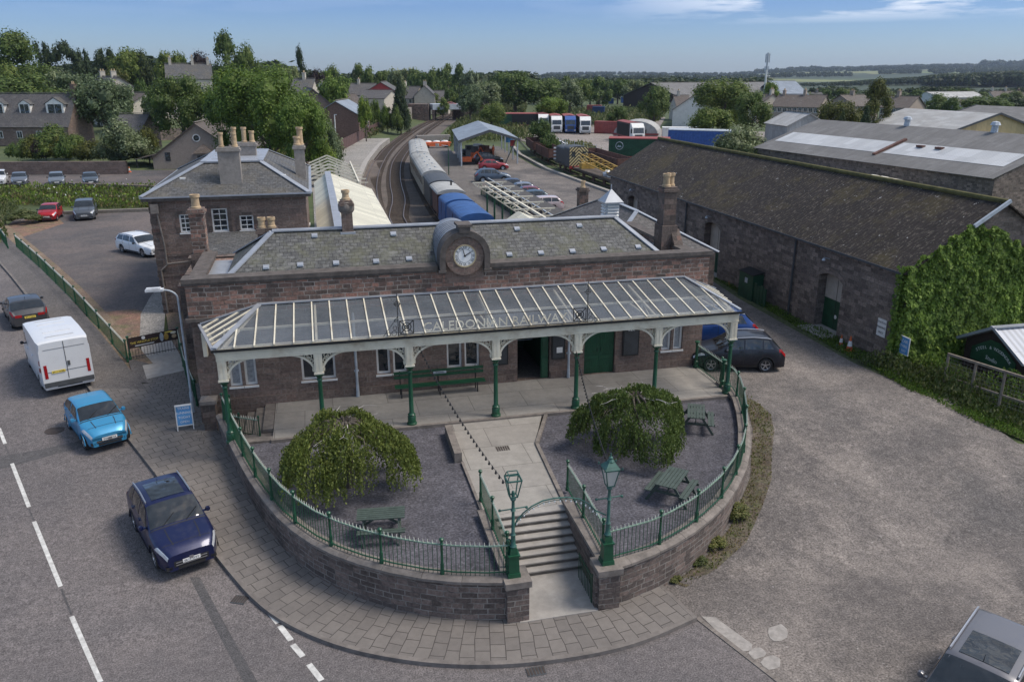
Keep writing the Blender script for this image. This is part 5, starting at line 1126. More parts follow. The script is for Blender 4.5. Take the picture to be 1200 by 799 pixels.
    if mirror:
        for sg in (1, -1):
            x = Ln/2-xw-.42; mb = MB(); yy = W/2+.02; mb.lathe([(0, -.07), (.06, -.06), (.085, 0), (.07, .06), (0, .07)], (x, sg*(yy+.08), s['belt']+.03), 8, axis='x'); mb.ob((x, sg*yy, s['belt']), (.08, .14, .04)); mb.build('wing_mirror', PC[pc] if pc[0] < .4 and lod and pc[2] < .5 else M['black'], t, smooth=True, W=False)
    if s.get('rails') and lod:
        for sg in (1, -1):
            pts = [S(x, 6.35) for x in [xr+.1+(xe-xr-.1)*i/8 for i in range(9)]]; mb = MB(); q = [Vector((p.x, sg*p.y, p.z+.045)) for p in pts]; mb.path(q, .026, 6); mb.tube(q[0], q[0]-Vector((0, 0, .05)), .015); mb.tube(q[-1], q[-1]-Vector((0, 0, .05)), .015); mb.build('roof_rail', M['chrome'], t, W=False)
    if s['sunroof']:
        mb = MB(); patch(mb, s['sunroof'][0], s['sunroof'][1], 7.4, 9, 4, 3, .012); mb.build('sunroof', gm, t, smooth=True, W=False)
    if lod and not van: mb = MB(); mb.tube((Ln/2-xe+.2 if kind != 'mpv' else Ln/2-xr-.05, 0, Hh), (Ln/2-xe+.05 if kind != 'mpv' else Ln/2-xr-.12, 0, Hh+.16), .012, .006, 5); mb.build('aerial', M['black'], t, W=False)
    return t
M['headl'] = plain('headlamp_lens', (.55, .57, .6), .12, .3, .15, 12); M['taill'] = plain('tail_lamp_lens', (.32, .012, .015), .2, 0, .2, 8)
RD_AZ = R(-24)
def front(px, py, dz, az, L): p = at(px, py, dz); return (p.x-sin(az)*L/2, p.y-cos(az)*L/2)
def rear(px, py, dz, az, L): p = at(px, py, dz); return (p.x+sin(az)*L/2, p.y+cos(az)*L/2)
az = RD_AZ+pi
car('dark blue family car with roof rails parked nearest on the road', 'car', front(226, 664, .25, az+.02, 4.25), az+.02, 'suv', (.006, .011, .058), plate='SK13 OYY', sunroof=(2.1, 3.3)).scale = (.95, .95, .97)
car('small light blue hatchback parked facing the camera behind the dark blue car', 'car', front(130, 521, .25, az-.05, 3.5), az-.05, 'city', (.045, .27, .48), plate='SN69 BXA')
car('white panel van parked on the road seen from behind', 'van', rear(83, 452, .35, RD_AZ, 5.4), RD_AZ, 'van', (.66, .67, .68), plate='SF17 WGK', name='panel_van')
car('dark grey hatchback with yellow rear plate ahead of the white van', 'car', rear(37, 379, .3, RD_AZ, 4.26), RD_AZ, 'hatch', (.05, .052, .058), plate='SP17 UKD')
car('white estate car half hidden by the corner of the two storey house', 'car', (-13.2, 64.6), R(139), 'estate', (.72, .73, .74), plate='SL12 FTX')
car('small red hatchback parked by the flower bank', 'car', front(54, 258, .25, R(176), 4.0), R(176), 'city', (.40, .012, .02), plate='SV14 KLM')
car('dark grey off-roader parked beside the red hatchback', 'car', front(99, 256, .25, R(170), 4.5), R(170), 'suv', (.085, .095, .11), plate='ST65 HNB', rails=False)
for i, (px, lab, c) in enumerate(((107, 'dark grey saloon, rightmost in the upper car park', (.07, .085, .10)), (67, 'grey estate, middle of the three in the upper car park', (.16, .18, .20)), (23, 'grey hatchback, leftmost dark one in the upper car park', (.13, .145, .17)))):
    car(lab, 'car', front(px, 216.5, .2, R(166), 4.3), R(166), ('hatch', 'estate', 'hatch')[i], c, lod=0)
car('white car cut by the left edge in the upper car park', 'car', front(-2, 216, .2, R(166), 4.3), R(166), 'suv', (.6, .61, .62), lod=0)
car('dark navy crossover parked nose to the station railing', 'car', (18.35, 31.45), R(-74), 'suv', (.006, .008, .016), plate='SD22 RVE').scale = (.92, .95, .95)
car('bright blue crossover parked behind the dark navy one', 'car', (18.9, 35.1), R(-76), 'suv', (.012, .06, .24), plate='SK70 LZH', sunroof=(2.1, 3.2))
car('silver people carrier with sunroof at the bottom right corner', 'car', (13.85, 11.75), R(-121), 'mpv', (.13, .13, .145), plate='SY09 GJV')
YC = [('blue grey hatchback parked side on beside the steel shelter', 577, 213, (.07, .10, .14), 'suv', R(95)), ('red hatchback parked behind the blue grey one', 578, 199, (.30, .03, .04), 'hatch', R(95)), ('black off-roader parked under the end of the steel shelter', 572, 192, (.015, .016, .018), 'suv', R(95)),
      ('dark blue hatchback parked fifth along the low felt roof', 594, 224, (.035, .045, .075), 'hatch', R(-85)), ('grey car half hidden behind the felt roof', 607, 229, (.20, .21, .24), 'hatch', R(-85)), ('maroon car half hidden behind the felt roof', 614, 234, (.20, .04, .05), 'hatch', R(-85)),
      ('dark teal car with its tail showing past the felt roof', 621, 239, (.04, .07, .09), 'hatch', R(-85)), ('white and red car nearest the station end of the felt roof', 632, 247, (.5, .42, .42), 'estate', R(-85))]
for lab, px, py, c, kd, a in YC: p = at(px, py, 0); car(lab, 'car', (p.x, p.y), a, kd, c, lod=0)
p = at(656, 174); car('white hatchback parked by the fence of the lorry yard', 'car', (p.x, p.y), R(100), 'hatch', (.62, .63, .66), lod=0)

# ------------------------------------------------------------------ street lamp, roadside railing with banner, green fences
p = Vector((-5.63, 32.6, 0)); z = h(p.x, p.y)+.12; t = thing('street_lamp', 'tall grey street lamp with a curved arm beside the station corner', 'street lamp', (p.x, p.y, z)); mb = MB(); mb.tube(p+Vector((0, 0, z)), p+Vector((0, 0, z+.9)), .075, .075, 10); mb.tube(p+Vector((0, 0, z+.9)), p+Vector((0, 0, 5.6)), .05, .04, 10)
q = [p+Vector((-.5*(1-cos(a)), 0, 5.6+.38*sin(a))) for a in [i*pi/2/6 for i in range(7)]]; mb.path(q, .035, 8); mb.build('pole', M['ltgrey'], t)
mb = MB(); T = Matrix.Translation((p.x-.78, p.y, 6.0)); mb.box(-.36, -.13, -.05, .3, .13, .04, T=T); mb.box(-.32, -.10, .04, .2, .10, .09, T=T); mb.build('lamp_head', plain('lamp_head_grey', (.6, .61, .62), .4), t)
a = at(153, 421, .13); b = at(211, 410, .13); a.z = h(a.x, a.y)+.13; b.z = h(b.x, b.y)+.14
t = railing('railing', 'dark railing across the side path carrying a café banner', [a, b], hh=1.0, span=2.4, bm='black', pr=.045)
d = (b-a).normalized(); n = Vector((d.y, -d.x, 0)).normalized(); mb = MB(); z0, z1 = a.z+.55, a.z+1.08; o = a+n*.09; Lb = (b-a).length
mb.ext([(o.x, o.y, z0), (o.x+d.x*Lb*.99, o.y+d.y*Lb*.99, z0+.1), (o.x+d.x*Lb*.99, o.y+d.y*Lb*.99, z1+.1), (o.x, o.y, z1)], n*.02); bn = mb.build('banner', plain('brown_banner', (.035, .02, .018), .6), t)
o2 = o+n*.024; cen = lambda f, zz: (o2.x+d.x*Lb*f, o2.y+d.y*Lb*f, zz+.1*f)
dd = Vector((d.x, d.y, .1/Lb)); writing(bn, 'THE WHISTLE STOP', .155, cen(.31, z0+.24), dd, (0, 0, 1), M['yletter'], sx=.92); mb = MB(); c = Vector(cen(.3, z0+.42)); mb.lathe([(0, 0), (.085, 0)], (0, 0, 0), 18)
T = Matrix(((d.x, 0, n.x, c.x), (d.y, 0, n.y, c.y), (0, 1, 0, c.z), (0, 0, 0, 1))); m2_ = MB(); m2_.add(mb, T); m2_.build('badge', M['letter'], bn)
mb = MB(); f = lambda a_, b_, c_, d_: mb.ext([cen(a_, z0+c_), cen(b_, z0+c_), cen(b_, z0+d_), cen(a_, z0+d_)], n*.002); f(.12, .5, .07, .11); mb.build('text_line', M['letter'], bn)
for (a_, b_, c_, d_, m) in ((.62, .70, .05, .5, 'ltgrey'), (.70, .80, .08, .42, 'yel'), (.80, .86, .04, .3, 'black'), (.72, .9, .42, .49, 'yletter'), (.86, .96, .10, .3, 'pot'), (.84, .96, .32, .45, 'cream')):
    mb = MB(); P8 = [cen(a_+(b_-a_)*(.5+.5*cos(q*pi/5)), z0+c_+(d_-c_)*(.5+.5*sin(q*pi/5))) for q in range(10)]; mb.ext(P8, n*.003); mb.build('printed_picture', M[m], bn)
fa = [at(x, y, .02) for x, y in ((-30, 235), (10, 293))]; fb = [at(x, y, .02) for x, y in ((20, 291), (50, 318), (90, 358), (150, 425))]
for q in fa+fb: q.z = h(q.x, q.y)+.03
railing('railing', 'long green roadside railing between the footway and the lower car park', fb, hh=1.0, span=2.9, bar=.14, tipr=.036, rt='tip')
railing('railing', 'short end of green roadside railing at the far left of the road', fa, hh=1.0, span=2.9, bar=.14, tipr=.036, rt='tip')
c = b.copy(); q = [c, Vector((-6.4, 36.4, h(-6.4, 36.4)+.14)), Vector((-5.55, 33.2, h(-5.5, 33.2)+.14))]
railing('railing', 'green railing descending beside the station end from the banner to the street lamp', q, hh=1.0, span=2.2, bar=.13)
railing('railing', 'dark green gate and railing between the stone pier and the station corner', [(-5.1, 31.9, .75), (-4.95, 31.3, .72)], hh=1.0, span=1.0, bm='green_dark')
railing('railing', 'short dark railing guarding the side steps below the first window', [(-4.0, 31.3, .95), (-4.0, 29.9, .85), (-2.75, 28.75, 1.0)], hh=.75, span=1.0, bm='green_dark', pr=.025)

# ------------------------------------------------------------------ two storey house
hs_ = thing('stone_house', 'two storey sandstone house with a hipped slate roof and tall rendered chimneys', 'house', (-4.8, 53, 1.1))
x0, x1, y0, y1 = -8.95, -.62, 46.95, 60.3; ze = 7.45
def hx(px, py): return WY(px, py, y0)
O = (x0, y0); wo = []
for a, b, c, d in ((212, 222, 273, 251), (250, 265.5, 272, 244), (282, 296.5, 270, 252)):
    p, q = hx(a, c), hx(b, d); wo.append((p.x-x0, q.x-x0, p.z, q.z))
mb = MB(); wall(mb, O, (1, 0), x1-x0, .2, ze, wo, .2); lo = [(3.0, 3.9, 4.4, 5.9), (8, 8.9, 4.4, 5.9), (3, 3.9, 1.6, 3.2), (8, 8.9, 1.6, 3.2)]
wall(mb, (x1, y0), (0, 1), y1-y0, .2, ze, lo, .2); wall(mb, (x1, y1), (-1, 0), x1-x0, .2, ze); wall(mb, (x0, y1), (0, -1), y1-y0, .2, ze, lo, .2); mb.build('wall', M['stone'], hs_)
for i, o in enumerate(wo): window(hs_, O, (1, 0), o, bars=((2, 4), (2, 4), (2, 3))[i], fr=.08, dep=.12)
for o in lo: window(hs_, (x1, y0), (0, 1), o, bars=(2, 3), fr=.08); window(hs_, (x0, y1), (0, -1), o, bars=(2, 3), fr=.08)
mb = MB()
for o in wo: a, b, c, d = o; mb.box(x0+a-.2, y0-.03, c, x0+a-.002, y0-.002, d+.18); mb.box(x0+b+.002, y0-.03, c, x0+b+.2, y0-.002, d+.18); mb.box(x0+a-.002, y0-.03, d+.003, x0+b+.002, y0-.003, d+.18)
mb.box(x0-.05, y0-.05, 4.35, x1+.05, y0-.003, 4.5); mb.box(x0-.05, y0-.05, 3.2, x0+5, y0-.003, 3.32)
for q in range(12): mb.box(x0-.02, y0-.035, .4+q*.58, x0+(.5 if q % 2 else .32), y0-.004, .7+q*.58)
mb.build('window_surround', M['stone_dark'], hs_)
mb = MB(); mb.box(x0-.3, y0-.3, ze, x1+.3, y1+.3, ze+.16); mb.build('eaves', M['coping_dark'], hs_); mb = MB(); mb.box(x0-.36, y0-.36, ze+.16, x1+.36, y1+.36, ze+.24); mb.build('gutter', M['lead'], hs_)
zr = ze+.24; zt = 9.15; a = [(x0-.3, y0-.3, zr), (x1+.2, y0-.3, zr), (x1+.2, y1+.3, zr), (x0-.3, y1+.3, zr)]; fl = [(-6.25, 49.7, zt), (-3.05, 49.7, zt), (-3.05, 57.4, zt), (-6.25, 57.4, zt)]
mb = MB()
for i in range(4): slab(mb, [a[i], a[(i+1) % 4], fl[(i+1) % 4], fl[i]], .06)
mb.build('slate_roof', M['slate_grey'], hs_)
mb = MB(); mb.prism([(p[0], p[1]) for p in fl], zt-.02, zt+.06)
for i in range(4): strip(mb, a[i], fl[i], .3, .05, .03); strip(mb, fl[i], fl[(i+1) % 4], .3, .08, .04)
for q in (51, 53, 55): mb.tube((-5.9, q, zt+.06), (-3.4, q, zt+.06), .05, n=6)
mb.build('lead_roof', M['lead'], hs_)
chimney(hs_, -4.6, 47.95, 7.6, 10.15, 1.15, .7, [(-.35, 0, 1.1), (.35, -.05, 1.1), (.35, .3, 1.45)], 'render', poth=.72, potr=.14); chimney(hs_, -4.0, 53.2, 8.9, 10.0, 1.1, .7, [(-.1, 0, 1.2), (.35, 0, .9)], 'render'); chimney(hs_, -.85, 52.2, 7.3, 9.85, .62, .9, [(-.1, -.15, .7), (.1, .2, 1.4)], 'render', potr=.2)
for px, py in ((211, 221), (332, 217.5)):
    p = hx(px, py); mb = MB(); mb.ob((p.x, 48.3, 8.45), (.3, .25, .12)); mb.build('roof_vent', M['white'], hs_)
mb = MB(); mb.tube((x0+.35, y0-.12, 7.3), (x0+.55, y0-.12, 5.0), .05).tube((x0+.55, y0-.12, 5.0), (x0+.55, y0-.12, 3.9), .05).tube((x0+.55, y0-.12, 3.9), (x0+.2, y0-.12, 3.6), .05).tube((x0+.2, y0-.12, 3.6), (x0+.25, y0-.12, .9), .05).tube((x0+.55, y0-.12, 3.95), (x0+2.6, y0-.1, 4.1), .05); mb.ob((x0+.32, y0-.2, 7.05), (.4, .3, .5)); mb.build('downpipe', M['coping'], hs_)
mb = MB(); mb.box(-8.2, 38.0, .6, -7.9, 46.9, 1.4)
mb = MB(); mb.box(-6.6, 38.96, .5, -6.2, 46.9, 4.4); mb.box(-6.2, 40.6, 1, -1.0, 41.0, 5.4); mb.box(-6.2, 38.96, .5, -1.0, 40.6, 4.9); mb.box(-6.68, 38.96, 4.4, -6.12, 46.9, 4.55); mb.box(-6.3, 40.5, 5.4, -.9, 41.1, 5.55); o = mb.build('rear_range', M['stone_dark'], st)
mb = MB(); slab(mb, [(-6.2, 41.0, 4.6), (-1.0, 41.0, 4.6), (-1.0, 46.9, 5.6), (-6.2, 46.9, 5.6)], .06); mb.build('lean_to_roof', M['slate_grey'], st)

# ------------------------------------------------------------------ platform canopies and skeleton frames
t = thing('platform_canopy', 'cream corrugated platform canopy with a blue ridge strip between the house and the rails', 'canopy', (2, 56, 1.1)); ya, yb = 38.0, 74.6
mb = MB(); A0, A1 = (1.1, ya, 5.62), (1.1, yb, 5.62); slab(mb, [(-.15, ya, 4.75), A0, A1, (-.15, yb, 4.75)], .05); slab(mb, [A0, (4.75, ya, 4.3), (4.75, yb-2.3, 4.3), A1], .05); mb.build('canopy_roof', M['corr_cream'], t)
mb = MB(); mb.beam((1.1, ya, 5.68), (1.1, yb, 5.68), .5, .05); mb.build('ridge_strip', M['lead'], t); mb = MB(); mb.beam((4.75, ya, 4.2), (4.75, yb-2.3, 4.2), .1, .25); mb.beam((-.15, yb, 4.68), (1.1, yb, 5.55), .08, .2); mb.beam((4.75, yb-2.3, 4.22), (1.1, yb, 5.55), .08, .2); mb.build('valance', M['cream'], t)
for y in range(41, 74, 5): mb = MB(); mb.tube((3.2, y, 1.1), (3.2, y, 4.7), .08); mb.build('column', M['green'], t); mb = MB(); mb.beam((.0, y, 4.55), (4.7, y, 4.25), .1, .15); mb.build('truss', M['cream'], t)
t = thing('canopy_frame', 'bare cream iron canopy ribs beyond the covered platform roof', 'canopy frame', (1.5, 82, 1.1))
mb = MB(); mb.beam((-.6, 76, 4.7), (-1.0, 92, 4.7), .14, .3); mb.beam((3.9, 76, 4.4), (4.0, 95, 4.4), .14, .3); mb.build('beam', M['cream'], t)
for i in range(6):
    y = 77+i*3; mb = MB(); mb.beam((-.6, y, 4.7), (1.4, y, 5.5), .1, .14); mb.beam((1.4, y, 5.5), (3.9, y, 4.4), .1, .14); mb.beam((-.6, y, 4.5), (4.8, y, 4.3), .08, .1); mb.beam((.6, y, 5.2), (.6, y, 4.5), .06, .06); mb.beam((2.4, y, 5.1), (2.4, y, 4.4), .06, .06); mb.build('rib', M['cream'], t)
    mb = MB(); mb.tube((2.4, y, 1.1), (2.4, y, 4.4), .08); mb.build('column', M['green'], t)
t = thing('canopy_frame', 'bare cream iron lattice on green columns along the right-hand platform', 'canopy frame', (15, 60, 1.1))
mb = MB(); mb.beam((14.9, 51, 4.75), (14.9, 71.5, 4.75), .16, .16); mb.beam((14.9, 51, 4.35), (14.9, 71.5, 4.35), .1, .1); mb.build('beam', M['cream'], t)
for i in range(7):
    y = 52.3+i*3.05; mb = MB(); mb.beam((13.6, y, 4.8), (16.7, y, 4.8), .09, .1); mb.beam((14.9, y, 3.9), (13.7, y, 4.7), .07, .08); mb.beam((14.9, y, 3.9), (16.4, y, 4.7), .07, .08)
    for dx in (-.6, .7): r = .22; mb.path([(14.9+dx+r*cos(a), y, 4.5+r*sin(a)) for a in [k_*pi/4 for k_ in range(9)]], .025, 4)
    mb.build('bracket', M['cream'], t)
    mb = MB(); mb.tube((14.9, y, 1.12), (14.9, y, 3.9), .09, .075); mb.lathe([(.13, 3.8), (.16, 3.95), (.08, 4.0)], (14.9, y, 0), 10); mb.build('column', M['green_dark'], t)
t = thing('store_building', 'low brick store with a flat dark felt roof between platform and yard', 'building', (19.7, 72, 1.1)); mb = MB(); mb.box(19.0, 60, 1.0, 20.4, 88, 2.7); mb.build('wall', M['rubble'], t); mb = MB(); mb.box(18.85, 59.8, 2.7, 20.55, 88.2, 2.85); mb.build('felt_roof', plain('roof_felt', (.07, .065, .062), .9), t)
mb = MB(); mb.beam((18.7, 62, 3.0), (18.7, 88, 3.0), .1, .08); mb.build('gutter', M['ltgrey'], t)
q = [at(553, 205, 0), at(577, 233, 0)]; q = [Vector((p.x, p.y, 1.12)) for p in q]; railing('railing', 'short green railing at the platform end by the yard cars', [Vector((18.0, 88.5, 1.12)), Vector((18.3, 72, 1.12))], hh=1.1, span=2.6, tips=False, rt='cream')
# annex behind the right part of the station
t = thing('station_annex', 'slate roofed annex behind the right end of the station roof', 'building', (17.3, 44, 1.1)); x0, x1, y0, y1 = 14.4, 20.6, 38.3, 50; mb = MB(); mb.box(x0, y0, 1, x1, y1, 4.9); mb.build('wall', M['stone_dark'], t)
e_ = [(x0-.2, y0, 4.9), (x1+.2, y0, 4.9), (x1+.2, y1+.2, 4.9), (x0-.2, y1+.2, 4.9)]; r_ = [(17.3, y0+3.2, 6.75), (17.3, y1-3.2, 6.75)]; mb = MB(); slab(mb, [e_[1], e_[2], r_[1], r_[0]]); slab(mb, [e_[3], e_[0], r_[0], r_[1]]); slab(mb, [e_[0], e_[1], r_[0]]); slab(mb, [e_[2], e_[3], r_[1]]); mb.build('slate_roof', M['slate_dark'], t)
mb = MB()
for a, b in ((e_[0], r_[0]), (e_[1], r_[0]), (e_[2], r_[1]), (e_[3], r_[1]), (r_[0], r_[1])): strip(mb, a, b, .25, .05, .03)
mb.build('lead_ridge', M['lead'], t); chimney(t, 17.1, 50.4, 4.5, 6.9, .6, .6, [(0, 0, .6)], 'stone_dark'); 
mb = MB(); slab(mb, [(11.2, 38, 4.7), (12.6, 38, 5.6), (12.6, 50, 5.6), (11.2, 50, 4.7)]); slab(mb, [(12.6, 38, 5.6), (14.2, 38, 4.9), (14.2, 50, 4.9), (12.6, 50, 5.6)]); tag(mb.build('small_canopy', M['corr_cream']), 'small cream canopy peeping over the station ridge beside the annex', 'canopy')

# ------------------------------------------------------------------ goods shed with ivy
gs = thing('goods_shed', 'long sandstone goods shed with a dark mossy corrugated roof and arched doorways', 'shed', (30, 48, 1.1)); x0, x1, y0, y1 = 25.5, 34.6, 29.6, 67.6; ez = 5.75; rzz = 8.5; xm = 30.0
sd = [('963', 34.85, 2.0, 4.25), ('835', 48.2, 2.1, 4.9), ('745', 61.5, 2.0, 4.6)]
ops2 = [(y1-(yc+w_/2), y1-(yc-w_/2), 1.15, zt_) for _, yc, w_, zt_ in sd]; ops2 = [(y1-36.0, y1-34.0, 1.15, 4.3), (y1-49.2, y1-47.0, 1.15, 4.7), (y1-63.2, y1-61.2, 1.15, 4.5)]
mb = MB(); wall(mb, (x0, y1), (0, -1), y1-y0, .5, ez, ops2, .55); wall(mb, (x1, y0), (0, 1), y1-y0, .5, ez)
mb.face([(x0, y0, .5), (x1, y0, .5), (x1, y0, ez), (xm, y0, rzz), (x0, y0, ez)]); mb.face([(x1, y1, .5), (x0, y1, .5), (x0, y1, ez), (xm, y1, rzz), (x1, y1, ez)]); mb.build('wall', M['rubble'], gs)
mb = MB(); slab(mb, [(x0-.35, y0-.25, ez-.18), (xm, y0-.25, rzz+.03), (xm, y1+.25, rzz+.03), (x0-.35, y1+.25, ez-.18)], .06); slab(mb, [(xm, y0-.25, rzz+.03), (x1+.35, y0-.25, ez-.18), (x1+.35, y1+.25, ez-.18), (xm, y1+.25, rzz+.03)], .06); mb.build('corrugated_roof', M['corr_moss'], gs)
mb = MB(); mb.tube((xm, y0-.25, rzz+.08), (xm, y1+.25, rzz+.08), .13, n=8); mb.build('ridge_cap', plain('mossy_ridge', (.10, .09, .03), .95, 0, .4, 3), gs)
mb = MB(); mb.beam((28.3, y0-.3, ez+.1+(28.3-25.45)*.61), (xm, y0-.3, rzz+.16), .1, .16); mb.build('verge_trim', M['ltgrey'], gs)
mb = MB(); mb.beam((x0-.3, y0, ez-.22), (x0-.3, y1, ez-.22), .12, .1); mb.tube((x0-.1, 38.3, 1.1), (x0-.1, 38.3, 5.5), .06); mb.tube((x0-.1, 52, 1.1), (x0-.1, 52, 5.5), .06); mb.build('gutter', M['dkgrey'], gs)
for i, o in enumerate(ops2):
    ya_, yb_ = y1-o[0], y1-o[1]; yc = (ya_+yb_)/2; w_ = (ya_-yb_); xd = x0+.5; mb = MB(); mb.box(xd, yb_, 1.15, xd+.06, ya_, 2.75); d = mb.build('door', M['green_dark'], gs); mb = MB(); mb.box(xd-.01, yb_, 2.76, xd+.05, ya_, o[3]); mb.build('door_upper_panel', plain('pale_board_%d' % i, (.40, .36, .31), .8, 0, .12), d)
    mb = MB(); mb.box(xd-.02, yc-.012, 1.2, xd-.011, yc+.012, o[3]); mb.build('door_seam', M['black'], d)
    if i == 0: mb = MB(); mb.lathe([(0, -.014), (.11, -.014)], (xd, yc-.1, 1.9), 12, axis='x'); mb.build('door_notice', M['white'], d)
    # segmental arch over the opening
    mb = MB(); n = 10; rise = .45; P_ = [(x0-.03, yb_-.25+(w_+.5)*q/n, o[3]-rise*(2*q/n-1)**2+.22) for q in range(n+1)]
    for q in range(n): mb.ext([P_[q], P_[q+1], (P_[q+1][0], P_[q+1][1]*1, P_[q+1][2]-.3), (P_[q][0], P_[q][1], P_[q][2]-.3)], (.3, 0, 0))
    for s_ in (0, 1):
        for q in range(n//2):
            k0 = q if s_ == 0 else n-1-q; a_, b_ = P_[k0], P_[k0+1]
            mb.ext([(x0+.002, a_[1], a_[2]-.3), (x0+.002, b_[1], b_[2]-.3), (x0+.002, b_[1], o[3]+.02), (x0+.002, a_[1], o[3]+.02)], (.5, 0, 0))
    mb.build('door_arch', M['rubble'], gs)
    mb = MB(); mb.box(x0-.9, yb_-.1, 1.05, x0+.5, ya_+.1, 1.2); mb.build('door_step', M['concrete'], gs)
for y in (35.3, 48.4, 62): mb = MB(); mb.tube((x0, y, 4.95), (x0-.35, y, 5.05), .02); mb.lathe([(0, -.1), (.1, -.1), (.06, 0), (0, .03)], (x0-.35, y, 5.0), 8); mb.build('wall_light', M['ltgrey'], gs)
sg1 = thing('wall_sign', 'white sign with three lines of black lettering on the goods shed wall', 'sign', (25.47, 31.9, 2.9)); c = WX(1033, 384, 25.45); mb = MB(); mb.box(25.44, c.y-.3, c.z-.42, 25.47, c.y+.3, c.z+.42); pn = mb.build('panel', M['white'], sg1)
for i, s in enumerate(('STATION', 'PARKING', 'ONLY')): writing(pn, s, .14, (25.435, c.y, c.z+.25-.24*i), (0, -1, 0), (0, 0, 1), M['black'])
c = WX(1060, 405, 25.45); sg2 = thing('wall_sign', 'blue and white sign beside the ivy on the goods shed wall', 'sign', c); mb = MB(); mb.box(25.44, c.y-.3, c.z-.42, 25.47, c.y+.3, c.z+.42); pn = mb.build('panel', M['white'], sg2); mb = MB(); mb.box(25.43, c.y-.26, c.z-.38, 25.439, c.y+.26, c.z+.38); pb = mb.build('blue_field', M['skyblue'], pn)
for s, dz, sz in (('CAR', .2, .2), ('PARK', -.03, .17), ('EXIT', -.25, .14)): writing(pb, s, sz, (25.428, c.y, c.z+dz), (0, -1, 0), (0, 0, 1), M['letter'])
# green shed leaning against the goods shed, cones
mb = MB(); mb.box(24.75, 41.2, 1.0, 25.45, 42.8, 2.7); bx = thing('store_shed', 'small green boarded store standing against the goods shed', 'shed', (25.1, 42, 1.1)); mb.build('wall', M['green_dark'], bx); mb = MB(); slab(mb, [(24.7, 41.15, 2.7), (25.45, 41.15, 2.85), (25.45, 42.85, 2.85), (24.7, 42.85, 2.7)]); mb.build('roof', M['black'], bx)
mb = MB(); mb.box(24.73, 41.8, 2.1, 24.745, 42.1, 2.4); mb.build('notice', M['ltgrey'], bx)
for i in range(4): mb = MB(); mb.box(24.80, 39.8+i*.33, 1.05, 24.86, 40.08+i*.33, 2.2+.1*(i%2)); mb.build('board', M['green_dark'], bx)
def cone(px, py, lab, s=1.0, zz=1.1):
    p = G(px, py, zz); t = thing('traffic_cone', lab, 'traffic cone', (p.x, p.y, zz), rnd.uniform(0, 1)); mb = MB(); mb.box(-.2*s, -.2*s, 0, .2*s, .2*s, .04); mb.build('base', M['orange'] if s > .8 else M['blue'], t, W=False); mb = MB(); mb.lathe([(.15*s, .04), (.035*s, .75*s), (0, .75*s)], (0, 0, 0), 14); c = mb.build('cone_body', M['orange'], t, smooth=True, W=False); mb = MB(); mb.lathe([(.118*s, .25*s), (.075*s, .52*s)], (0, 0, 0), 14); mb.build('reflective_band', M['letter'], c, W=False)
cone(995, 411, 'traffic cone with white band beside the shed wall under the signs'); cone(985, 405, 'faded traffic cone tipped close to the shed door step', .75); cone(856, 333, 'traffic cone beside the green store against the goods shed'); cone(152, 202, 'traffic cone by the back wall of the upper car park')
# second long shed with roof lights
t = thing('long_shed', 'long grey corrugated shed with a strip of white roof lights behind the goods shed', 'shed', (66, 80, 1.1))
P0, P1 = G(905, 176, 5.0), G(1166, 210, 5.0); dv = (P1-P0).normalized(); nv = Vector((dv.y, -dv.x, 0)); nv = -nv if nv.x < 0 else nv; dv2 = dv
P0 = P0-dv*3; wd_ = 9.5; Rg0, Rg1 = P0+nv*wd_+Vector((0, 0, 3.3)), P1+nv*wd_+Vector((0, 0, 3.3)); Q0, Q1 = P0+nv*2*wd_, P1+nv*2*wd_
mb = MB(); dn = lambda p: Vector((p.x, p.y, .8)); mb.face([dn(P0), dn(P1), P1, P0]); mb.face([dn(P1), dn(Q1), Q1, Rg1, P1]); mb.face([dn(Q0), dn(P0), P0, Rg0, Q0]); mb.face([dn(Q1), dn(Q0), Q0, Q1]); mb.build('wall', M['rubble'], t)
up_ = Vector((0, 0, .06)); mb = MB(); slab(mb, [P0-nv*.4+dv*-.3+up_, P1-nv*.4+dv*.1+up_, Rg1+dv*.1+up_, Rg0-dv*.3+up_], .06); slab(mb, [Rg0+up_, Rg1+up_, Q1+up_, Q0+up_], .06); mb.build('roof', M['corr_grey'], t)
f = lambda a, b: P0.lerp(P1, a)*(1-b)+Rg0.lerp(Rg1, a)*b+Vector((0, 0, .2))
for a0, a1 in ((.02, .52), (.545, .97)): mb = MB(); mb.face([f(a0, .22), f(a1, .22), f(a1, .52), f(a0, .52)]); mb.build('roof_light', M['corr_white'], t)
for a0 in (.63, .70): mb = MB(); p = f(a0, .45); mb.ob((p.x, p.y, p.z+.1), (.8, .5, .2), atan2(dv.y, dv.x)); mb.build('roof_hatch', M['rust'], t)
mb = MB(); p = f(.53, .5); mb.beam(f(.53, .15), f(.53, .6), .4, .3); mb.build("roof_duct", M["rust"], t)
for a0 in (.42, .75): mb = MB(); p = f(a0, 1.0); mb.lathe([(.35, -.2), (.3, .5), (.5, .55), (.35, .85), (0, .95)], p, 8); mb.build('ridge_vent', M['ltgrey'], t)
ka_, kb_ = G(1136, 398, 2.4), G(1199, 424, 2.4); KO_ = ((ka_.x+kb_.x)/2, (ka_.y+kb_.y)/2, .5)
t = thing('kiosk', 'dark boarded craft kiosk with a striped metal roof beyond the timber fence', 'kiosk', KO_, atan2(kb_.y-ka_.y, kb_.x-ka_.x))
mb = MB(); mb.box(-1.7, -.0, 0, 1.7, 3.0, 2.0); mb.face([(-1.7, -.0, 2.0), (1.7, 0, 2.0), (0, 0, 2.85)]); mb.face([(1.7, 3.0, 2.0), (-1.7, 3.0, 2.0), (0, 3.0, 2.85)]); mb.build('wall', M['wood_dark'], t, W=False)
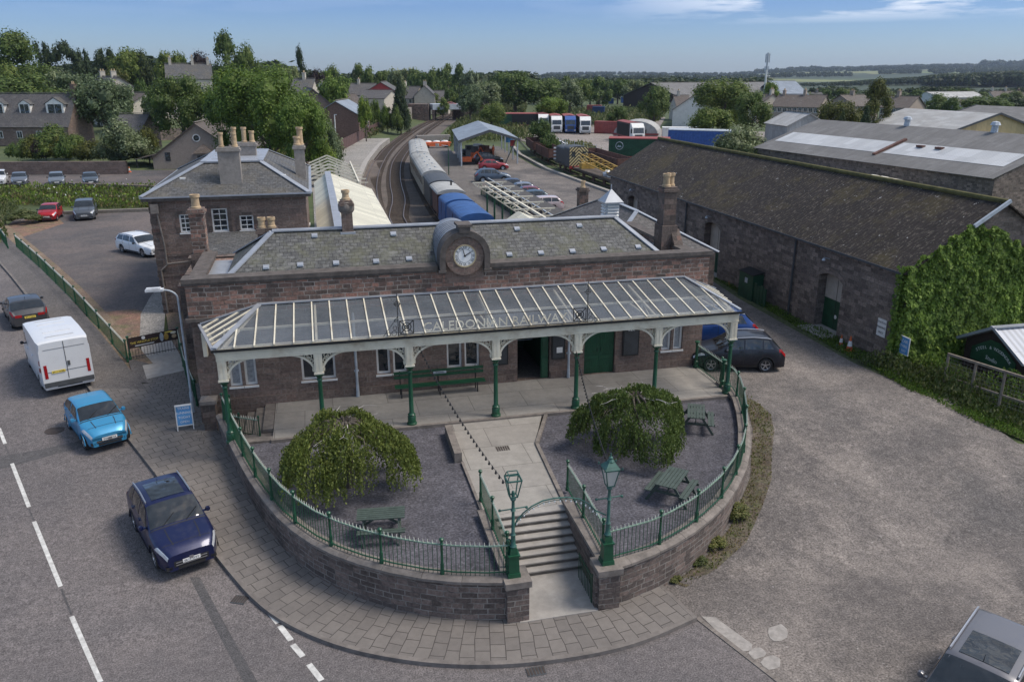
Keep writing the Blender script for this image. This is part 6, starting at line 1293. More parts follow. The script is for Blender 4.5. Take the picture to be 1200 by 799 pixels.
mb = MB(); slab(mb, [(-1.9, -.35, 1.9), (0, -.35, 2.95), (0, 3.3, 2.95), (-1.9, 3.3, 1.9)]); slab(mb, [(0, -.35, 2.95), (1.9, -.35, 1.9), (1.9, 3.3, 1.9), (0, 3.3, 2.95)]); mb.build('roof', corr('kiosk_roof_sheet', (.45, .47, .52), .3, (.3, .3, .3), .2, .5, sheet=5), t, W=False)
mb = MB(); mb.beam((0, -.36, 2.99), (0, 3.3, 2.99), .3, .05); mb.beam((-1.9, -.36, 1.92), (0, -.36, 2.97), .06, .12); mb.beam((1.9, -.36, 1.92), (0, -.36, 2.97), .06, .12); mb.build('verge_trim', M['lead'], t, W=False)
mb = MB(); mb.ext([(-1.25, -.03, 1.15), (1.25, -.03, 1.15), (1.25, -.03, 1.7), (.3, -.03, 2.3), (-.3, -.03, 2.3), (-1.25, -.03, 1.7)], (0, -.03, 0)); sgn = mb.build('sign_board', M['green_dark'], t, W=False)
s = 'STEEL & WOODWORK'; n = len(s)
for i, c_ in enumerate(s):
    if c_ == ' ': continue
    a = R(130)-R(80)*i/(n-1); rr = 1.45; writing(sgn, c_, .20, (rr*cos(a), -.065, .52+rr*sin(a)), (sin(a), 0, -cos(a)), (cos(a), 0, sin(a)), M['letter'], W=False)
writing(sgn, 'Studio', .26, (-.05, -.065, 1.45), (1, 0, -.06), (.06, 0, 1), M['letter'], W=False)
p0, p1 = G(1112, 415, 2.6), G(1215, 447, 2.6); p0.z = p1.z = 1.1; t = thing('timber_fence', 'weathered timber rail fence with wire mesh in front of the kiosk', 'fence', p0)
for i in range(4): p = p0.lerp(p1, i/3); mb = MB(); mb.tube(p, p+Vector((0, 0, 1.55)), .06, .055, 6); mb.build('post', M['wood_fence'], t)
mb = MB(); mb.beam(p0+Vector((0, 0, 1.5)), p1+Vector((0, 0, 1.5)), .09, .1); mb.beam(p0+Vector((0, 0, .5)), p1+Vector((0, 0, .5)), .05, .07); mb.build('rail', M['wood_fence'], t); mb = MB()
for i in range(26): p = p0.lerp(p1, i/25); mb.tube(p, p+Vector((0, 0, 1.45)), .006, n=3)
for i in range(9): mb.tube(p0+Vector((0, 0, .15*i+.1)), p1+Vector((0, 0, .15*i+.1)), .006, n=3)
mb.build('wire_mesh', M['dkgrey'], t)
# ------------------------------------------------------------------ foliage
def crown_mesh(seed, kind, n, leaf, mat, core=True):
    "crown of unit size: radius about 1 across, height 2 (z 0..2)"
    r = random.Random(seed); mb = MB(); lob = []
    if kind == 'round':
        for _ in range(26):
            a = r.uniform(0, 2*pi); e = r.uniform(-.75, 1); q = sqrt(max(0, 1-e*e)); d = r.uniform(.45, .74); lob.append((Vector((cos(a)*q*d, sin(a)*q*d, 1+e*d*.95)), r.uniform(.22, .42)))
    elif kind == 'tall':
        for _ in range(24):
            f = r.random(); a = r.uniform(0, 2*pi); w_ = .68*sin(pi*min(1, f*.8+.16)); lob.append((Vector((cos(a)*w_, sin(a)*w_, .15+1.7*f)), r.uniform(.2, .38)))
    elif kind == 'cone':
        for i in range(46):
            f = (i/46)**.85; a = i*2.4; w_ = (1-f)*.72; lob.append((Vector((cos(a)*w_, sin(a)*w_, .08+1.85*f)), .10+.24*(1-f)))
    elif kind == 'bush':
        for _ in range(20):
            a = r.uniform(0, 2*pi); d = sqrt(r.random())*.72; lob.append((Vector((cos(a)*d, sin(a)*d, .35+.85*(1-d)*r.uniform(.6, 1.3))), r.uniform(.25, .42)))
    elif kind == 'scrub':
        for _ in range(16):
            a = r.uniform(0, 2*pi); d = sqrt(r.random())*.85; lob.append((Vector((cos(a)*d, sin(a)*d, r.uniform(.1, 1.2))), r.uniform(.2, .4)))
    tot = sum(q*q for _, q in lob)
    for c, q in lob:
        m = int(n*q*q/tot)
        for _ in range(m):
            v = Vector((r.gauss(0, 1), r.gauss(0, 1), r.gauss(0, 1)+.25)).normalized(); rad = q*(r.uniform(.6, 1.0) if r.random() < .8 else r.uniform(.95, 1.22)); p = c+v*rad
            if kind == 'cone': p.z -= q*.35*abs(v.x+v.y)*.4
            nn = (v+Vector((r.uniform(-.7, .7), r.uniform(-.7, .7), r.uniform(-.3, .8)))).normalized(); u = nn.cross(Vector((r.uniform(-1, 1), r.uniform(-1, 1), r.uniform(-1, 1)))).normalized(); w_ = nn.cross(u); s = leaf*r.uniform(.6, 1.35)
            mb.face([p-u*s, p-w_*s*.55+u*s*.1, p+u*s, p+w_*s*.6-u*s*.1])
        if core:
            k_ = q*.62; P = [c+Vector((cos(i*pi/3)*cos(e)*k_, sin(i*pi/3)*cos(e)*k_, sin(e)*k_)) for e in (-.8, .2, 1.0) for i in range(6)]
            for a in range(2):
                for i in range(6): j = (i+1) % 6; mb.face([P[a*6+i], P[a*6+j], P[a*6+6+j], P[a*6+6+i]])
            mb.face(P[12:])
    return mb
def trunk_mesh(seed, kind):
    r = random.Random(seed+99); mb = MB(); mb.tube((0, 0, -.35), (0.02, 0, .5), .085, .06, 8); mb.tube((.02, 0, .5), (0, .03, 1.25), .06, .03, 7)
    for i in range(6): a = r.uniform(0, 6.28); z = r.uniform(.3, 1.0); mb.tube((0.01, 0, z), (cos(a)*.5, sin(a)*.5, z+r.uniform(.25, .5)), .03, .01, 5)
    return mb
PROTO = {}
def tree(kind, matk, x, y, z0, wid, hei, lab, group=None, n=2600, leaf=.055, seed=None, base=.12, name='tree', trunk=True, cat='tree', var=3):
    sd_ = (seed if seed is not None else rnd.randrange(var)); key = (kind, matk, n, leaf, sd_)
    if key not in PROTO:
        me_ = crown_mesh(sd_*7+1, kind, n, leaf, None, kind != 'scrub').mesh('crown', M[matk]); tm = trunk_mesh(sd_, kind).mesh('trunk', M['bark']); PROTO[key] = (me_, tm)
    me_, tm = PROTO[key]; t = thing(name, lab, cat, (x, y, z0), rnd.uniform(0, 6.28), group)
    ch_ = hei*(1-base); t.scale = (wid/2, wid/2, ch_/2)
    c = bpy.data.objects.new('crown', me_); C.objects.link(c); c.parent = t; c.location = (0, 0, 2*hei*base/ch_ if ch_ else 0)
    if trunk:
        q = bpy.data.objects.new('trunk', tm); C.objects.link(q); q.parent = t; q.location = (0, 0, 0)
        q.scale = (1, 1, 1.0)
    return t
def tp(px, ytop, D, wpx, kind, matk, lab, group=None, n=2600, leaf=.055, base=.1, hmin=2.0, **kk):
    p = ad(px, D); zt_ = ztop(px, ytop, D)+(1.0 if kind == 'bush' else 0)*.28*(ztop(px, ytop, D)-p.z); hh = max(hmin, zt_-p.z); z0 = zt_-hh if zt_-hh < p.z else p.z
    return tree(kind, matk, p.x, p.y, z0, wpx*D/960, hh/1.0*1.02, lab, group, n, leaf, base=base, **kk)
T_ = [
 (24, 44, 215, 76, 'tall', 'leaf', 'tall rounded broadleaf tree with a pale lit side at the far left skyline', 7000, .04),
 (53, 44, 245, 26, 'tall', 'leaf_dark', 'narrow dark conifer, left one of the pair on the left skyline', 3000, .05), (79, 44, 245, 38, 'tall', 'leaf_dark', 'broad dark conifer, right one of the pair on the left skyline', 3000, .05),
 (100, 54, 250, 20, 'tall', 'leaf_dark', 'thin dark tree just right of the two dark conifers', 2600, .055), (4, 65, 200, 40, 'round', 'leaf', 'dark broadleaf tree cut by the left edge below the skyline', 2600, .055),
 (72, 73, 190, 50, 'round', 'leaf_grey', 'dull grey green tree below the dark conifers', 2600, .055), (26, 82, 165, 100, 'round', 'leaf', 'wide bright green tree behind the slate roof at the far left', 7000, .04),
 (84, 80, 172, 60, 'round', 'leaf_grey', 'silvery leaved tree above the left house chimney', 5000, .045), (117, 84, 158, 72, 'round', 'leaf_grey', 'large wind-blown silvery tree right of the left house chimney', 7000, .04),
 (126, 52, 265, 30, 'tall', 'leaf_dark', 'dark tree with a ragged top left of the wide dark group', 3000, .05), (147, 49, 262, 46, 'round', 'leaf', 'wide dark broadleaf on the left skyline behind the rooftops', 4000, .05), (168, 56, 265, 30, 'round', 'leaf_dark', 'dark tree falling away right of the wide skyline broadleaf', 3000, .05),
 (137, 73, 235, 26, 'round', 'leaf_gold', 'brownish small tree above the slate cottage chimneys', 2200, .06), (198, 55, 260, 34, 'round', 'leaf', 'round tree left of the big stone house on the skyline', 3000, .05), (214, 60, 262, 22, 'round', 'leaf', 'smaller tree between the round one and the copper beech', 2600, .055),
 (232, 58, 265, 34, 'round', 'leaf_purple', 'dark purple copper beech behind the big stone house', 3000, .05), (266, 43, 240, 42, 'tall', 'leaf', 'tall open-crowned tree on the skyline above the station house', 5000, .045), (294, 48, 240, 34, 'round', 'leaf', 'broad skyline tree right of the tall open-crowned one', 3000, .05),
 (208, 82, 140, 78, 'round', 'leaf', 'large dark round tree behind the tan hall roof', 9000, .032), (268, 76, 138, 70, 'round', 'leaf_light', 'bright green tree rising behind the hall between two bigger ones', 9000, .032), (308, 66, 104, 118, 'round', 'leaf_light', 'huge bright green tree directly behind the station house chimneys', 16000, .024),
 (346, 104, 98, 70, 'round', 'leaf_light', 'lower spreading part tree right of the huge bright one by the platform', 9000, .03), (268, 92, 112, 66, 'round', 'leaf_light', 'dense green tree left of the huge bright one above the hall roof', 9000, .03),
 (352, 61, 255, 17, 'tall', 'leaf_dark', 'small dark pine standing alone on the skyline right of the huge tree', 2200, .06), (343, 73, 235, 28, 'round', 'leaf_grey', 'pale tree below the lone skyline pine', 2600, .055), (369, 79, 225, 30, 'round', 'leaf_purple', 'copper beech beside the lone skyline pine', 3000, .05),
 (389, 84, 190, 40, 'round', 'leaf_light', 'bright round tree between the stone gable and the brick bungalow', 5000, .045), (467, 90, 200, 26, 'cone', 'leaf_dark', 'dark broad conifer left of the railway bridge', 5000, .045), (425, 107, 165, 20, 'round', 'leaf_light', 'small bright tree beside the solar-roofed building', 2600, .055),
 (576, 116, 190, 38, 'round', 'leaf', 'dark bush-like tree on the bank right of the railway bridge', 5000, .045), (550, 98, 235, 34, 'round', 'leaf_grey', 'pale willow right of the bridge', 3000, .05), (570, 90, 260, 40, 'round', 'leaf_grey', 'grey green tree behind the pale willow', 3000, .05),
 (604, 80, 270, 62, 'round', 'leaf', 'large dark broadleaf beyond the grass behind the lorries', 6000, .045), (636, 88, 268, 50, 'round', 'leaf', 'broad dark tree right of the large one beyond the grass', 4000, .05), (668, 92, 275, 40, 'round', 'leaf_grey', 'silvery tree at the middle of the far tree belt', 3000, .05), (646, 111, 205, 40, 'round', 'leaf_light', 'round green tree standing in the grass behind the parked lorries', 5000, .045),
 (633, 135, 145, 30, 'round', 'leaf', 'bushy small tree by the yard fence in front of the lorries', 4000, .045), (645, 152, 132, 26, 'bush', 'leaf', 'low bush beside the small tree at the lorry park fence', 2600, .055), (726, 122, 190, 26, 'round', 'leaf', 'small tree left of the arched white hut', 3000, .05),
 (769, 97, 195, 42, 'round', 'leaf', 'round dark tree beside the brown warehouse gable', 6000, .042), (852, 88, 172, 78, 'round', 'leaf', 'large flowering chestnut tree in front of the long warehouse roof', 10000, .034), (886, 102, 160, 46, 'round', 'leaf', 'chestnut tree right of the large flowering one', 6000, .042), (836, 122, 148, 54, 'round', 'leaf', 'dense tree beside the white cabin', 6000, .042), (872, 143, 122, 66, 'bush', 'leaf_grey', 'broad grey green bush behind the long grey shed end', 6000, .042),
 (906, 94, 260, 22, 'round', 'leaf_light', 'small bright tree next to the phone mast', 2600, .055), (991, 114, 150, 52, 'round', 'leaf_gold', 'olive green round tree behind the long grey shed', 6000, .042), (1031, 97, 160, 42, 'tall', 'leaf_gold', 'tall golden green conifer behind the long grey shed', 6000, .042), (1022, 124, 135, 28, 'cone', 'leaf_dark', 'dark cone-shaped conifer just over the grey shed ridge', 5000, .045), (994, 129, 138, 22, 'cone', 'leaf_dark', 'small dark conifer left of the cone-shaped one over the shed ridge', 3000, .05),
 (1101, 108, 225, 34, 'round', 'leaf', 'round tree over the white roof of the yellow shed', 3000, .05), (1124, 112, 215, 28, 'round', 'leaf', 'smaller round tree right of the one over the yellow shed', 3000, .05), (1160, 111, 230, 60, 'round', 'leaf', 'wide dark tree group behind the yellow gable', 4000, .05), (1192, 112, 235, 40, 'round', 'leaf_dark', 'dark tree at the right edge behind the yellow sheds', 3000, .05),
 (52, 146, 128, 62, 'bush', 'leaf', 'spreading green shrub in front of the slate-roofed cottage', 6000, .045), (20, 158, 124, 40, 'bush', 'leaf', 'dark shrub at the left edge under the cottage eaves', 3000, .05), (27, 164, 122, 18, 'bush', 'leaf_purple', 'small purple shrub in front of the cottage wall', 2200, .06), (92, 160, 122, 46, 'bush', 'leaf_gold', 'yellow green shrub between the cottage and the silvery bush', 3000, .05), (130, 141, 120, 64, 'bush', 'leaf_grey', 'large silvery white bush left of the tan hall', 7000, .042), (162, 143, 124, 28, 'bush', 'leaf_gold', 'golden yellow bush beside the silvery one', 3000, .05),
 (375, 132, 108, 40, 'bush', 'leaf_grey', 'white-flowering shrub behind the platform fence', 5000, .045), (382, 150, 104, 26, 'bush', 'leaf_grey', 'pale shrub leaning over the brown platform fence', 3000, .05), (372, 158, 98, 34, 'bush', 'leaf_light', 'green shrub at the near end of the platform fence', 3000, .05), (28, 228, 80, 0, '', '', '', 0, 0)]
for a in T_:
    if not a[4]: continue
    px, yt, D, w_, kd, mk, lab, n, lf = a; tp(px, yt, D, w_*1.08, kd, mk, lab, n=n, leaf=lf, base=.04 if kd == 'bush' else .1, seed=0 if n > 8000 else None, name={'cone': 'conifer', 'bush': 'shrub'}.get(kd, 'broadleaf_tree'), trunk=kd != 'bush', cat='shrub' if kd == 'bush' else 'tree')
# rows of look-alike trees
rr_ = random.Random(21)
def rowtrees(px0, px1, n, D0, D1, y0, y1, wpx, kinds, lab, group):
    for i in range(n):
        px = px0+(px1-px0)*(i+rr_.uniform(.1, .9))/n; D = rr_.uniform(D0, D1); kd, mk = rr_.choice(kinds)
        tp(px, rr_.uniform(y0, y1), D, wpx*rr_.uniform(.8, 1.3), kd, mk, lab, group, 1500 if kd != 'bush' else 2400, .075 if kd != 'bush' else .06, hmin=3.0 if kd != 'bush' else 1.8, trunk=kd != 'bush', base=.1 if kd != 'bush' else .02, name={'cone': 'conifer', 'bush': 'shrub'}.get(kd, 'broadleaf_tree'), cat='shrub' if kd == 'bush' else 'tree')
BQ = [('bush', 'leaf'), ('bush', 'leaf_grey'), ('bush', 'leaf'), ('bush', 'leaf_gold')]
BL = [('round', 'leaf'), ('round', 'leaf_light'), ('round', 'leaf_grey'), ('tall', 'leaf'), ('cone', 'leaf_dark')]; BD = [('round', 'leaf'), ('round', 'leaf_grey'), ('round', 'leaf'), ('tall', 'leaf')]
rowtrees(-5, 178, 15, 121, 126, 158, 178, 26, BQ, 'green shrub in the border above the upper car park wall', 'shrubs above the upper car park wall')
rowtrees(2, 176, 15, 88, 99, 222, 236, 13, [('bush', 'leaf_light'), ('bush', 'weed'), ('bush', 'leaf_grey'), ('bush', 'drygrass'), ('bush', 'leaf_gold')], 'small shrub in the flower bank between the two car parks', 'small shrubs of the flower bank')
rowtrees(350, 388, 7, 100, 125, 140, 160, 24, BQ, 'shrub in the thicket behind the near platform fence', 'shrubs behind the platform fence')
rowtrees(100, 180, 7, 175, 215, 88, 108, 26, BL, 'garden tree among the rooftops in the left middle distance', 'garden trees among the left rooftops')
rowtrees(375, 470, 9, 250, 330, 74, 86, 26, BL, 'tree in the belt behind the houses left of the railway bridge', 'trees behind the houses left of the bridge')
rowtrees(396, 478, 12, 195, 230, 117, 125, 14, [('bush', 'leaf'), ('bush', 'leaf_light'), ('round', 'leaf')], 'low garden tree in front of the houses left of the bridge', 'low trees left of the bridge')
rowtrees(470, 560, 9, 320, 400, 76, 88, 26, BD, 'tree in the belt beyond the railway bridge', 'trees beyond the railway bridge')
rowtrees(505, 560, 7, 250, 300, 100, 114, 18, BD, 'low tree on the slope just past the bridge', 'low trees past the bridge')
rowtrees(560, 760, 16, 300, 400, 88, 94, 26, BD, 'dark tree in the long belt behind the lorry park', 'trees of the belt behind the lorry park')
rowtrees(925, 1090, 10, 300, 420, 98, 108, 22, BD, 'tree between the grey flats and the wooded hill', 'trees behind the flats')
rowtrees(1060, 1200, 9, 330, 440, 103, 112, 20, BD, 'tree among the low roofs at the right', 'trees among the right-hand roofs')
# far woods, too many to count
def woods(name, rows, matk, seed, size=1.5):
    r = random.Random(seed); mb = MB(); pr = crown_mesh(seed, 'round', 90, .24, None)
    for (px0, px1, D0, D1, n, hh, fy) in rows:
        for i in range(n):
            px = r.uniform(px0, px1); D = r.uniform(D0, D1); p = ad(px, D); k_ = hh*r.uniform(.7, 1.25)
            if fy is not None: k_ = max(4, min(24, ztop(px, fy(px)+r.uniform(-.6, 1.2), D)-p.z))
            T = Matrix.Translation((p.x, p.y, p.z-k_*.1))@Matrix.Rotation(r.uniform(0, 6), 4, 'Z')@Matrix.Diagonal((k_*.62, k_*.62, k_*.52, 1)); mb.add(pr, T)
    o = mb.build(name, M[matk]); o['kind'] = 'stuff'; return o
M['leaf_far'] = leafmat('far_woodland', (.018, .032, .012), (.036, .058, .022), (.06, .085, .034))
woods('far_woodland', [(290, 620, 420, 620, 110, 12, lambda p: 81+2.5*sin(p*.05)), (600, 900, 430, 700, 130, 12, lambda p: 88.5+1.2*sin(p*.07)), (880, 1210, 430, 600, 90, 9, lambda p: 101+2*sin(p*.05)), (-10, 330, 330, 420, 60, 12, lambda p: 66+8*sin(p*.03))], 'leaf_far', 5)
woods('hillside_woodland', [(940, 1110, 1050, 1250, 190, 15, lambda p: 98-(p-940)*.078), (1090, 1215, 950, 1200, 220, 15, lambda p: 84.5-(p-1090)*.055), (940, 1000, 1000, 1200, 50, 14, lambda p: 98)], 'leaf_far', 8)
woods('ridge_woodland', [(930, 1220, 3900, 4300, 620, 20, None), (1150, 1200, 3700, 4000, 40, 34, None), (880, 960, 3600, 4000, 40, 24, None), (640, 880, 3400, 4200, 260, 16, None), (1030, 1080, 2600, 2800, 50, 14, None), (900, 1220, 3200, 3500, 260, 15, None), (1090, 1220, 2500, 3000, 160, 15, None), (860, 1000, 2300, 2600, 120, 13, None), (620, 900, 1500, 2600, 260, 13, None)], 'leaf_far', 9)
# undergrowth and ivy
def cards(name, pts, matk, s, lean=.6, stuff=True, lab=None, cat=None):
    mb = MB(); r = random.Random(3)
    for p in pts:
        a = r.uniform(0, 6.28); u = Vector((cos(a), sin(a), r.uniform(-.3, .3)))*s*r.uniform(.5, 1.2); w_ = Vector((r.uniform(-lean, lean), r.uniform(-lean, lean), 1)).normalized()*s*r.uniform(.6, 1.6); p = Vector(p)
        mb.face([p-u*.5, p+u*.5, p+u*.2+w_, p-u*.2+w_*.8])
    o = mb.build(name, M[matk])
    if stuff: o['kind'] = 'stuff'
    elif lab: tag(o, lab, cat)
    return o
def strew(poly, n, hmax, seed, clump=.35):
    r = random.Random(seed); x0 = min(p[0] for p in poly); x1 = max(p[0] for p in poly); y0 = min(p[1] for p in poly); y1 = max(p[1] for p in poly); out = []; g = 0
    def ins(x, y):
        c = False
        for i in range(len(poly)):
            (a, b), (d, e) = poly[i], poly[i-1]
            if (b > y) != (e > y) and x < (d-a)*(y-b)/(e-b)+a: c = not c
        return c
    while len(out) < n and g < n*30:
        g += 1; x = r.uniform(x0, x1); y = r.uniform(y0, y1)
        if not ins(x, y): continue
        dens = .5+.5*sin(x*1.7+seed)*sin(y*1.3+seed*2)
        if r.random() > clump+dens: continue
        out.append((x, y, h(x, y)+r.random()**1.5*hmax*(.35+dens)))
    return out
vg = [(25.3, 50), (24.4, 42), (24.2, 36.6), (24.0, 30.5), (24.4, 26.5), (25.1, 23.8), (26.0, 22.0), (28.5, 20.0), (36, 18), (36, 29.4), (25.6, 29.5)]
drape('verge_grass', vg, .008, M['grass'], 1.25)
cards('verge_weeds', strew([(25.6, 29.4), (24.2, 30.4), (24.6, 26.8), (25.6, 23.6), (28.6, 20.6), (36, 19.5), (36, 25), (28.5, 23), (27, 27.5), (27, 29)], 16000, .75, 4), 'weed', .11)
cards('shed_base_grass', strew([(25.45, 50), (24.9, 42), (24.5, 36), (24.2, 31), (25.45, 29.8)], 4500, .16, 5), 'leaf_light', .07); cards('verge_grass_blades', strew([(24.3, 30), (24.1, 26.8), (24.9, 23.9), (25.9, 22.1), (28.5, 20.1), (36, 18.2), (36, 20.5), (29, 21.8), (27, 24), (25.8, 29.4)], 17000, .2, 25, .3), 'leaf_light', .075); cards('bramble_leaves', strew([(25.8, 29.3), (25.6, 26), (27.5, 22.8), (36, 21), (36, 25), (28.5, 25), (27, 28)], 6000, 1.0, 27, .0), 'leaf_light', .10)
vw = [(16.7, 28.4), (16.65, 27.4), (15.65, 25.0), (14.05, 22.3), (12.1, 20.0), (10.4, 18.65), (9.2, 18.0), (9.5, 17.75), (10.8, 18.35), (12.2, 19.2), (13.6, 20.7), (14.7, 22.0), (15.4, 23.2), (16.5, 24.9), (17.0, 26.0), (17.1, 27.3)]
drape('wall_foot_earth', vw, .012, M['moss_earth'], .6)
cards('wall_foot_weeds', strew(vw, 500, .14, 6, .0), 'weed', .07); cards('wall_foot_dry_grass', strew(vw, 900, .03, 7, .0), 'drygrass', .045)
for i, (px, py, s) in enumerate(((862, 603, 1.0), (838, 640, .8), (822, 660, .55), (790, 680, .5))):
    p = at(px, py); tree('bush', 'weed', p.x, p.y, h(p.x, p.y)-.05, s*1.1, s*.62, ('largest weed clump, highest up the foot of the right wall', 'second clump of weeds down the right wall foot', 'small clump of weeds near the paving end of the right wall', 'low weeds where the right wall meets the paving')[i], n=1500, leaf=.075, base=.02, name='weed_clump', trunk=False, cat='plant')
bank = [(-60, 97), (-46, 96), (-30, 92.5), (-19, 87.5), (-9, 86), (-9, 99), (-19, 102.5), (-44, 108.5), (-60, 104)]
cards('flower_bank', strew(bank, 20000, .5, 8, .0), 'weed', .2); cards('flower_bank_leaves', strew(bank, 9000, .75, 18, .0), 'leaf_light', .22); cards('flower_bank_dry_stems', strew(bank, 5000, .5, 19, .1), 'drygrass', .2)
bank2 = [(-30, 92.5), (-28.3, 85), (-27.2, 79.2), (-25, 73.2), (-24.6, 67), (-27, 68), (-34, 80), (-60, 96)]
cards('roadside_bank', strew(bank2, 9000, .6, 9, .2), 'weed', .18)
mbf = [p for p in strew(bank, 160, 1.2, 12, .0)]; cards('bank_flowers', [(x, y, z+.4) for x, y, z in mbf], 'letter', .13)
p = at(28, 262); tree('bush', 'weed', p.x, p.y, h(p.x, p.y)-.1, 3.6, 1.9, 'low flowering shrub beside the red hatchback', n=2600, leaf=.06, base=.02, name='shrub', trunk=False, cat='shrub')
cards('trackside_scrub', strew([(railx(y)-5.5, y) for y in range(176, 330, 12)]+[(railx(y)-26, y) for y in range(330, 170, -12)], 11000, 1.6, 10, .2), 'weed', .55)
cards('embankment_scrub', strew([(railx(y)+11, y) for y in range(160, 330, 12)]+[(railx(y)+30, y) for y in range(330, 160, -12)], 11000, 1.6, 11, .2), 'weed', .55)
cards('platform_scrub', strew([(-2.8, 94), (-3.2, 110), (-2.8, 128), (-1, 145), (3, 160), (-8, 170), (-14, 130), (-12, 100), (-6, 92)], 9000, 1.5, 13, .3), 'weed', .38)
cards('siding_weeds', strew([(37.5, 90), (37, 112), (39, 132), (44, 150), (50, 146), (46, 126), (46, 110), (48, 96)], 9000, .9, 14, .2), 'weed', .35)
cards('meadow_grass', strew([(66, 200), (84, 196), (110, 245), (120, 300), (90, 300), (62, 240)], 7000, .9, 15, .3), 'weed', .7)
# ivy on the gable
from mathutils.noise import noise as NZ
r = random.Random(17); mb = MB()
for i in range(30000):
    x = 25.25+ (r.random()**.9)*8.2; vz = 5.85+(x-25.5)*.612+.05; top_ = min(vz, 7.75-.42*max(0, x-28.6)+.12*sin(x*3)+.08*sin(x*11)); z = .95+(top_-.95)*(1-r.random()**1.6*1.0) if r.random() < .5 else r.uniform(.95, top_); z += .1*sin(x*9)
    if z > vz+.12: continue
    dep = .22+.22*NZ(Vector((x*1.1, 0, z*1.1)))+.2*NZ(Vector((x*3, 5, z*3)))+r.uniform(-.06, .1)+.25*max(0, 1.8-z); p = Vector((x, y0 if False else 29.6-max(.04, dep), z))
    nn = Vector((r.uniform(-.6, .6), -1, r.uniform(-.2, .9))).normalized(); u = nn.cross(Vector((r.uniform(-1, 1), r.uniform(-1, 1), r.uniform(-1, 1)))).normalized(); w_ = nn.cross(u); s = r.uniform(.045, .095)
    mb.face([p-u*s, p-w_*s*.8, p+u*s, p+w_*s*.8])
mb.face([(25.6, 29.53, 1), (33, 29.53, 1), (33, 29.53, 5.6), (28.8, 29.53, 7.3), (25.6, 29.53, 5.6)])
for i in range(900): x = 25.4+r.uniform(-.25, .1); z = r.uniform(1, 5.8); y_ = 29.5+r.random()**2*.4; s = r.uniform(.06, .12); p = Vector((x-.05, y_, z)); u = Vector((r.uniform(-.4, .4), r.uniform(-1, 1), r.uniform(-1, 1))).normalized()*s; w_ = u.cross(Vector((-1, 0, .3))).normalized()*s; mb.face([p-u, p-w_, p+u, p+w_])
tag(mb.build('ivy', M['ivy']), 'thick bright ivy covering the near gable end of the goods shed', 'ivy')

# ------------------------------------------------------------------ background buildings
def gh(name, lab, cat, r1, r2, hw, drop, wallm='rubble', roofm='slate_dark', win=(0, 0), chim=(), over=.3, base=None, gwin=0, winm='white', door=False, ww=(1.0, 1.3), group=None, both=True):
    A = WD(*r1); B = WD(*r2); B.z = A.z = (A.z+B.z)/2; d = (B-A); d.z = 0; Lg = d.length; d.normalize(); nn = Vector((d.y, -d.x, 0))
    if nn.dot(Vector((A.x, A.y, 0))) > 0: nn = -nn                     # nn points to the camera side
    ez = A.z-drop; bz = base if base is not None else min(h(A.x, A.y), h(B.x, B.y))-.3; c = (A+B)/2
    if bz > ez-2.2: bz = ez-2.4
    t = thing(name, lab, cat, (c.x, c.y, bz), 0, group); mb = MB(); P = lambda s, e_, z: Vector((A.x, A.y, 0))+d*s+nn*e_+Vector((0, 0, z))
    mb.face([P(0, hw, bz), P(Lg, hw, bz), P(Lg, hw, ez), P(0, hw, ez)]); mb.face([P(0, -hw, bz), P(Lg, -hw, bz), P(Lg, -hw, ez), P(0, -hw, ez)])
    for s in (0, Lg): mb.face([P(s, -hw, bz), P(s, hw, bz), P(s, hw, ez), P(s, 0, A.z), P(s, -hw, ez)])
    mb.build('wall', M[wallm], t)
    o = over; e2 = ez-drop*o/hw; mb = MB(); slab(mb, [P(-o, hw+o, e2), P(Lg+o, hw+o, e2), P(Lg+o, 0, A.z+.05), P(-o, 0, A.z+.05)], .12); slab(mb, [P(-o, -hw-o, e2), P(Lg+o, -hw-o, e2), P(Lg+o, 0, A.z+.05), P(-o, 0, A.z+.05)], .12)
    rf = mb.build('roof', M[roofm], t)
    mb = MB(); mb.beam(P(-o, 0, A.z+.2), P(Lg+o, 0, A.z+.2), .25, .1); mb.build('ridge', M['coping'], rf)
    for f, hh in chim:
        q = P(Lg*f, 0, A.z); mb = MB(); T = Matrix.Translation(q)@Matrix.Rotation(atan2(d.y, d.x), 4, 'Z'); mb.box(-.35, -.6, -.6, .35, .6, hh, T=T); mb.box(-.42, -.67, hh, .42, .67, hh+.12, T=T); cc = mb.build('chimney', M[wallm if wallm != 'white_wall' else 'render'], rf)
        for e_ in (-.3, .3): mb = MB(); mb.lathe([(.14, hh+.12), (.12, hh+.6), (0, hh+.6)], (0, 0, 0), 6); m3 = MB(); m3.add(mb, T@Matrix.Translation((0, e_, 0))); m3.build('chimney_pot', M['pot'], cc)
    nc, nr = win; sh = (ez-bz)/max(1, nr)
    for i in range(nc):
        for j in range(nr):
            s = Lg*(i+.5)/nc; z0 = bz+sh*j+sh*.36; z1 = min(z0+ww[1], ez-.25); mb = MB(); mb.ext([P(s-ww[0]/2, hw+.01, z0), P(s+ww[0]/2, hw+.01, z0), P(s+ww[0]/2, hw+.01, z1), P(s-ww[0]/2, hw+.01, z1)], nn*.05); f = mb.build('window', M[winm], t)
            mb = MB(); 
            for q0, q1 in ((-ww[0]/2+.08, -.03), (.03, ww[0]/2-.08)): mb.ext([P(s+q0, hw+.06, z0+.08), P(s+q1, hw+.06, z0+.08), P(s+q1, hw+.06, z1-.08), P(s+q0, hw+.06, z1-.08)], nn*.01)
            mb.build('pane', M['gl'], f)
    return t, P, Lg, nn, d, bz, ez, A.z
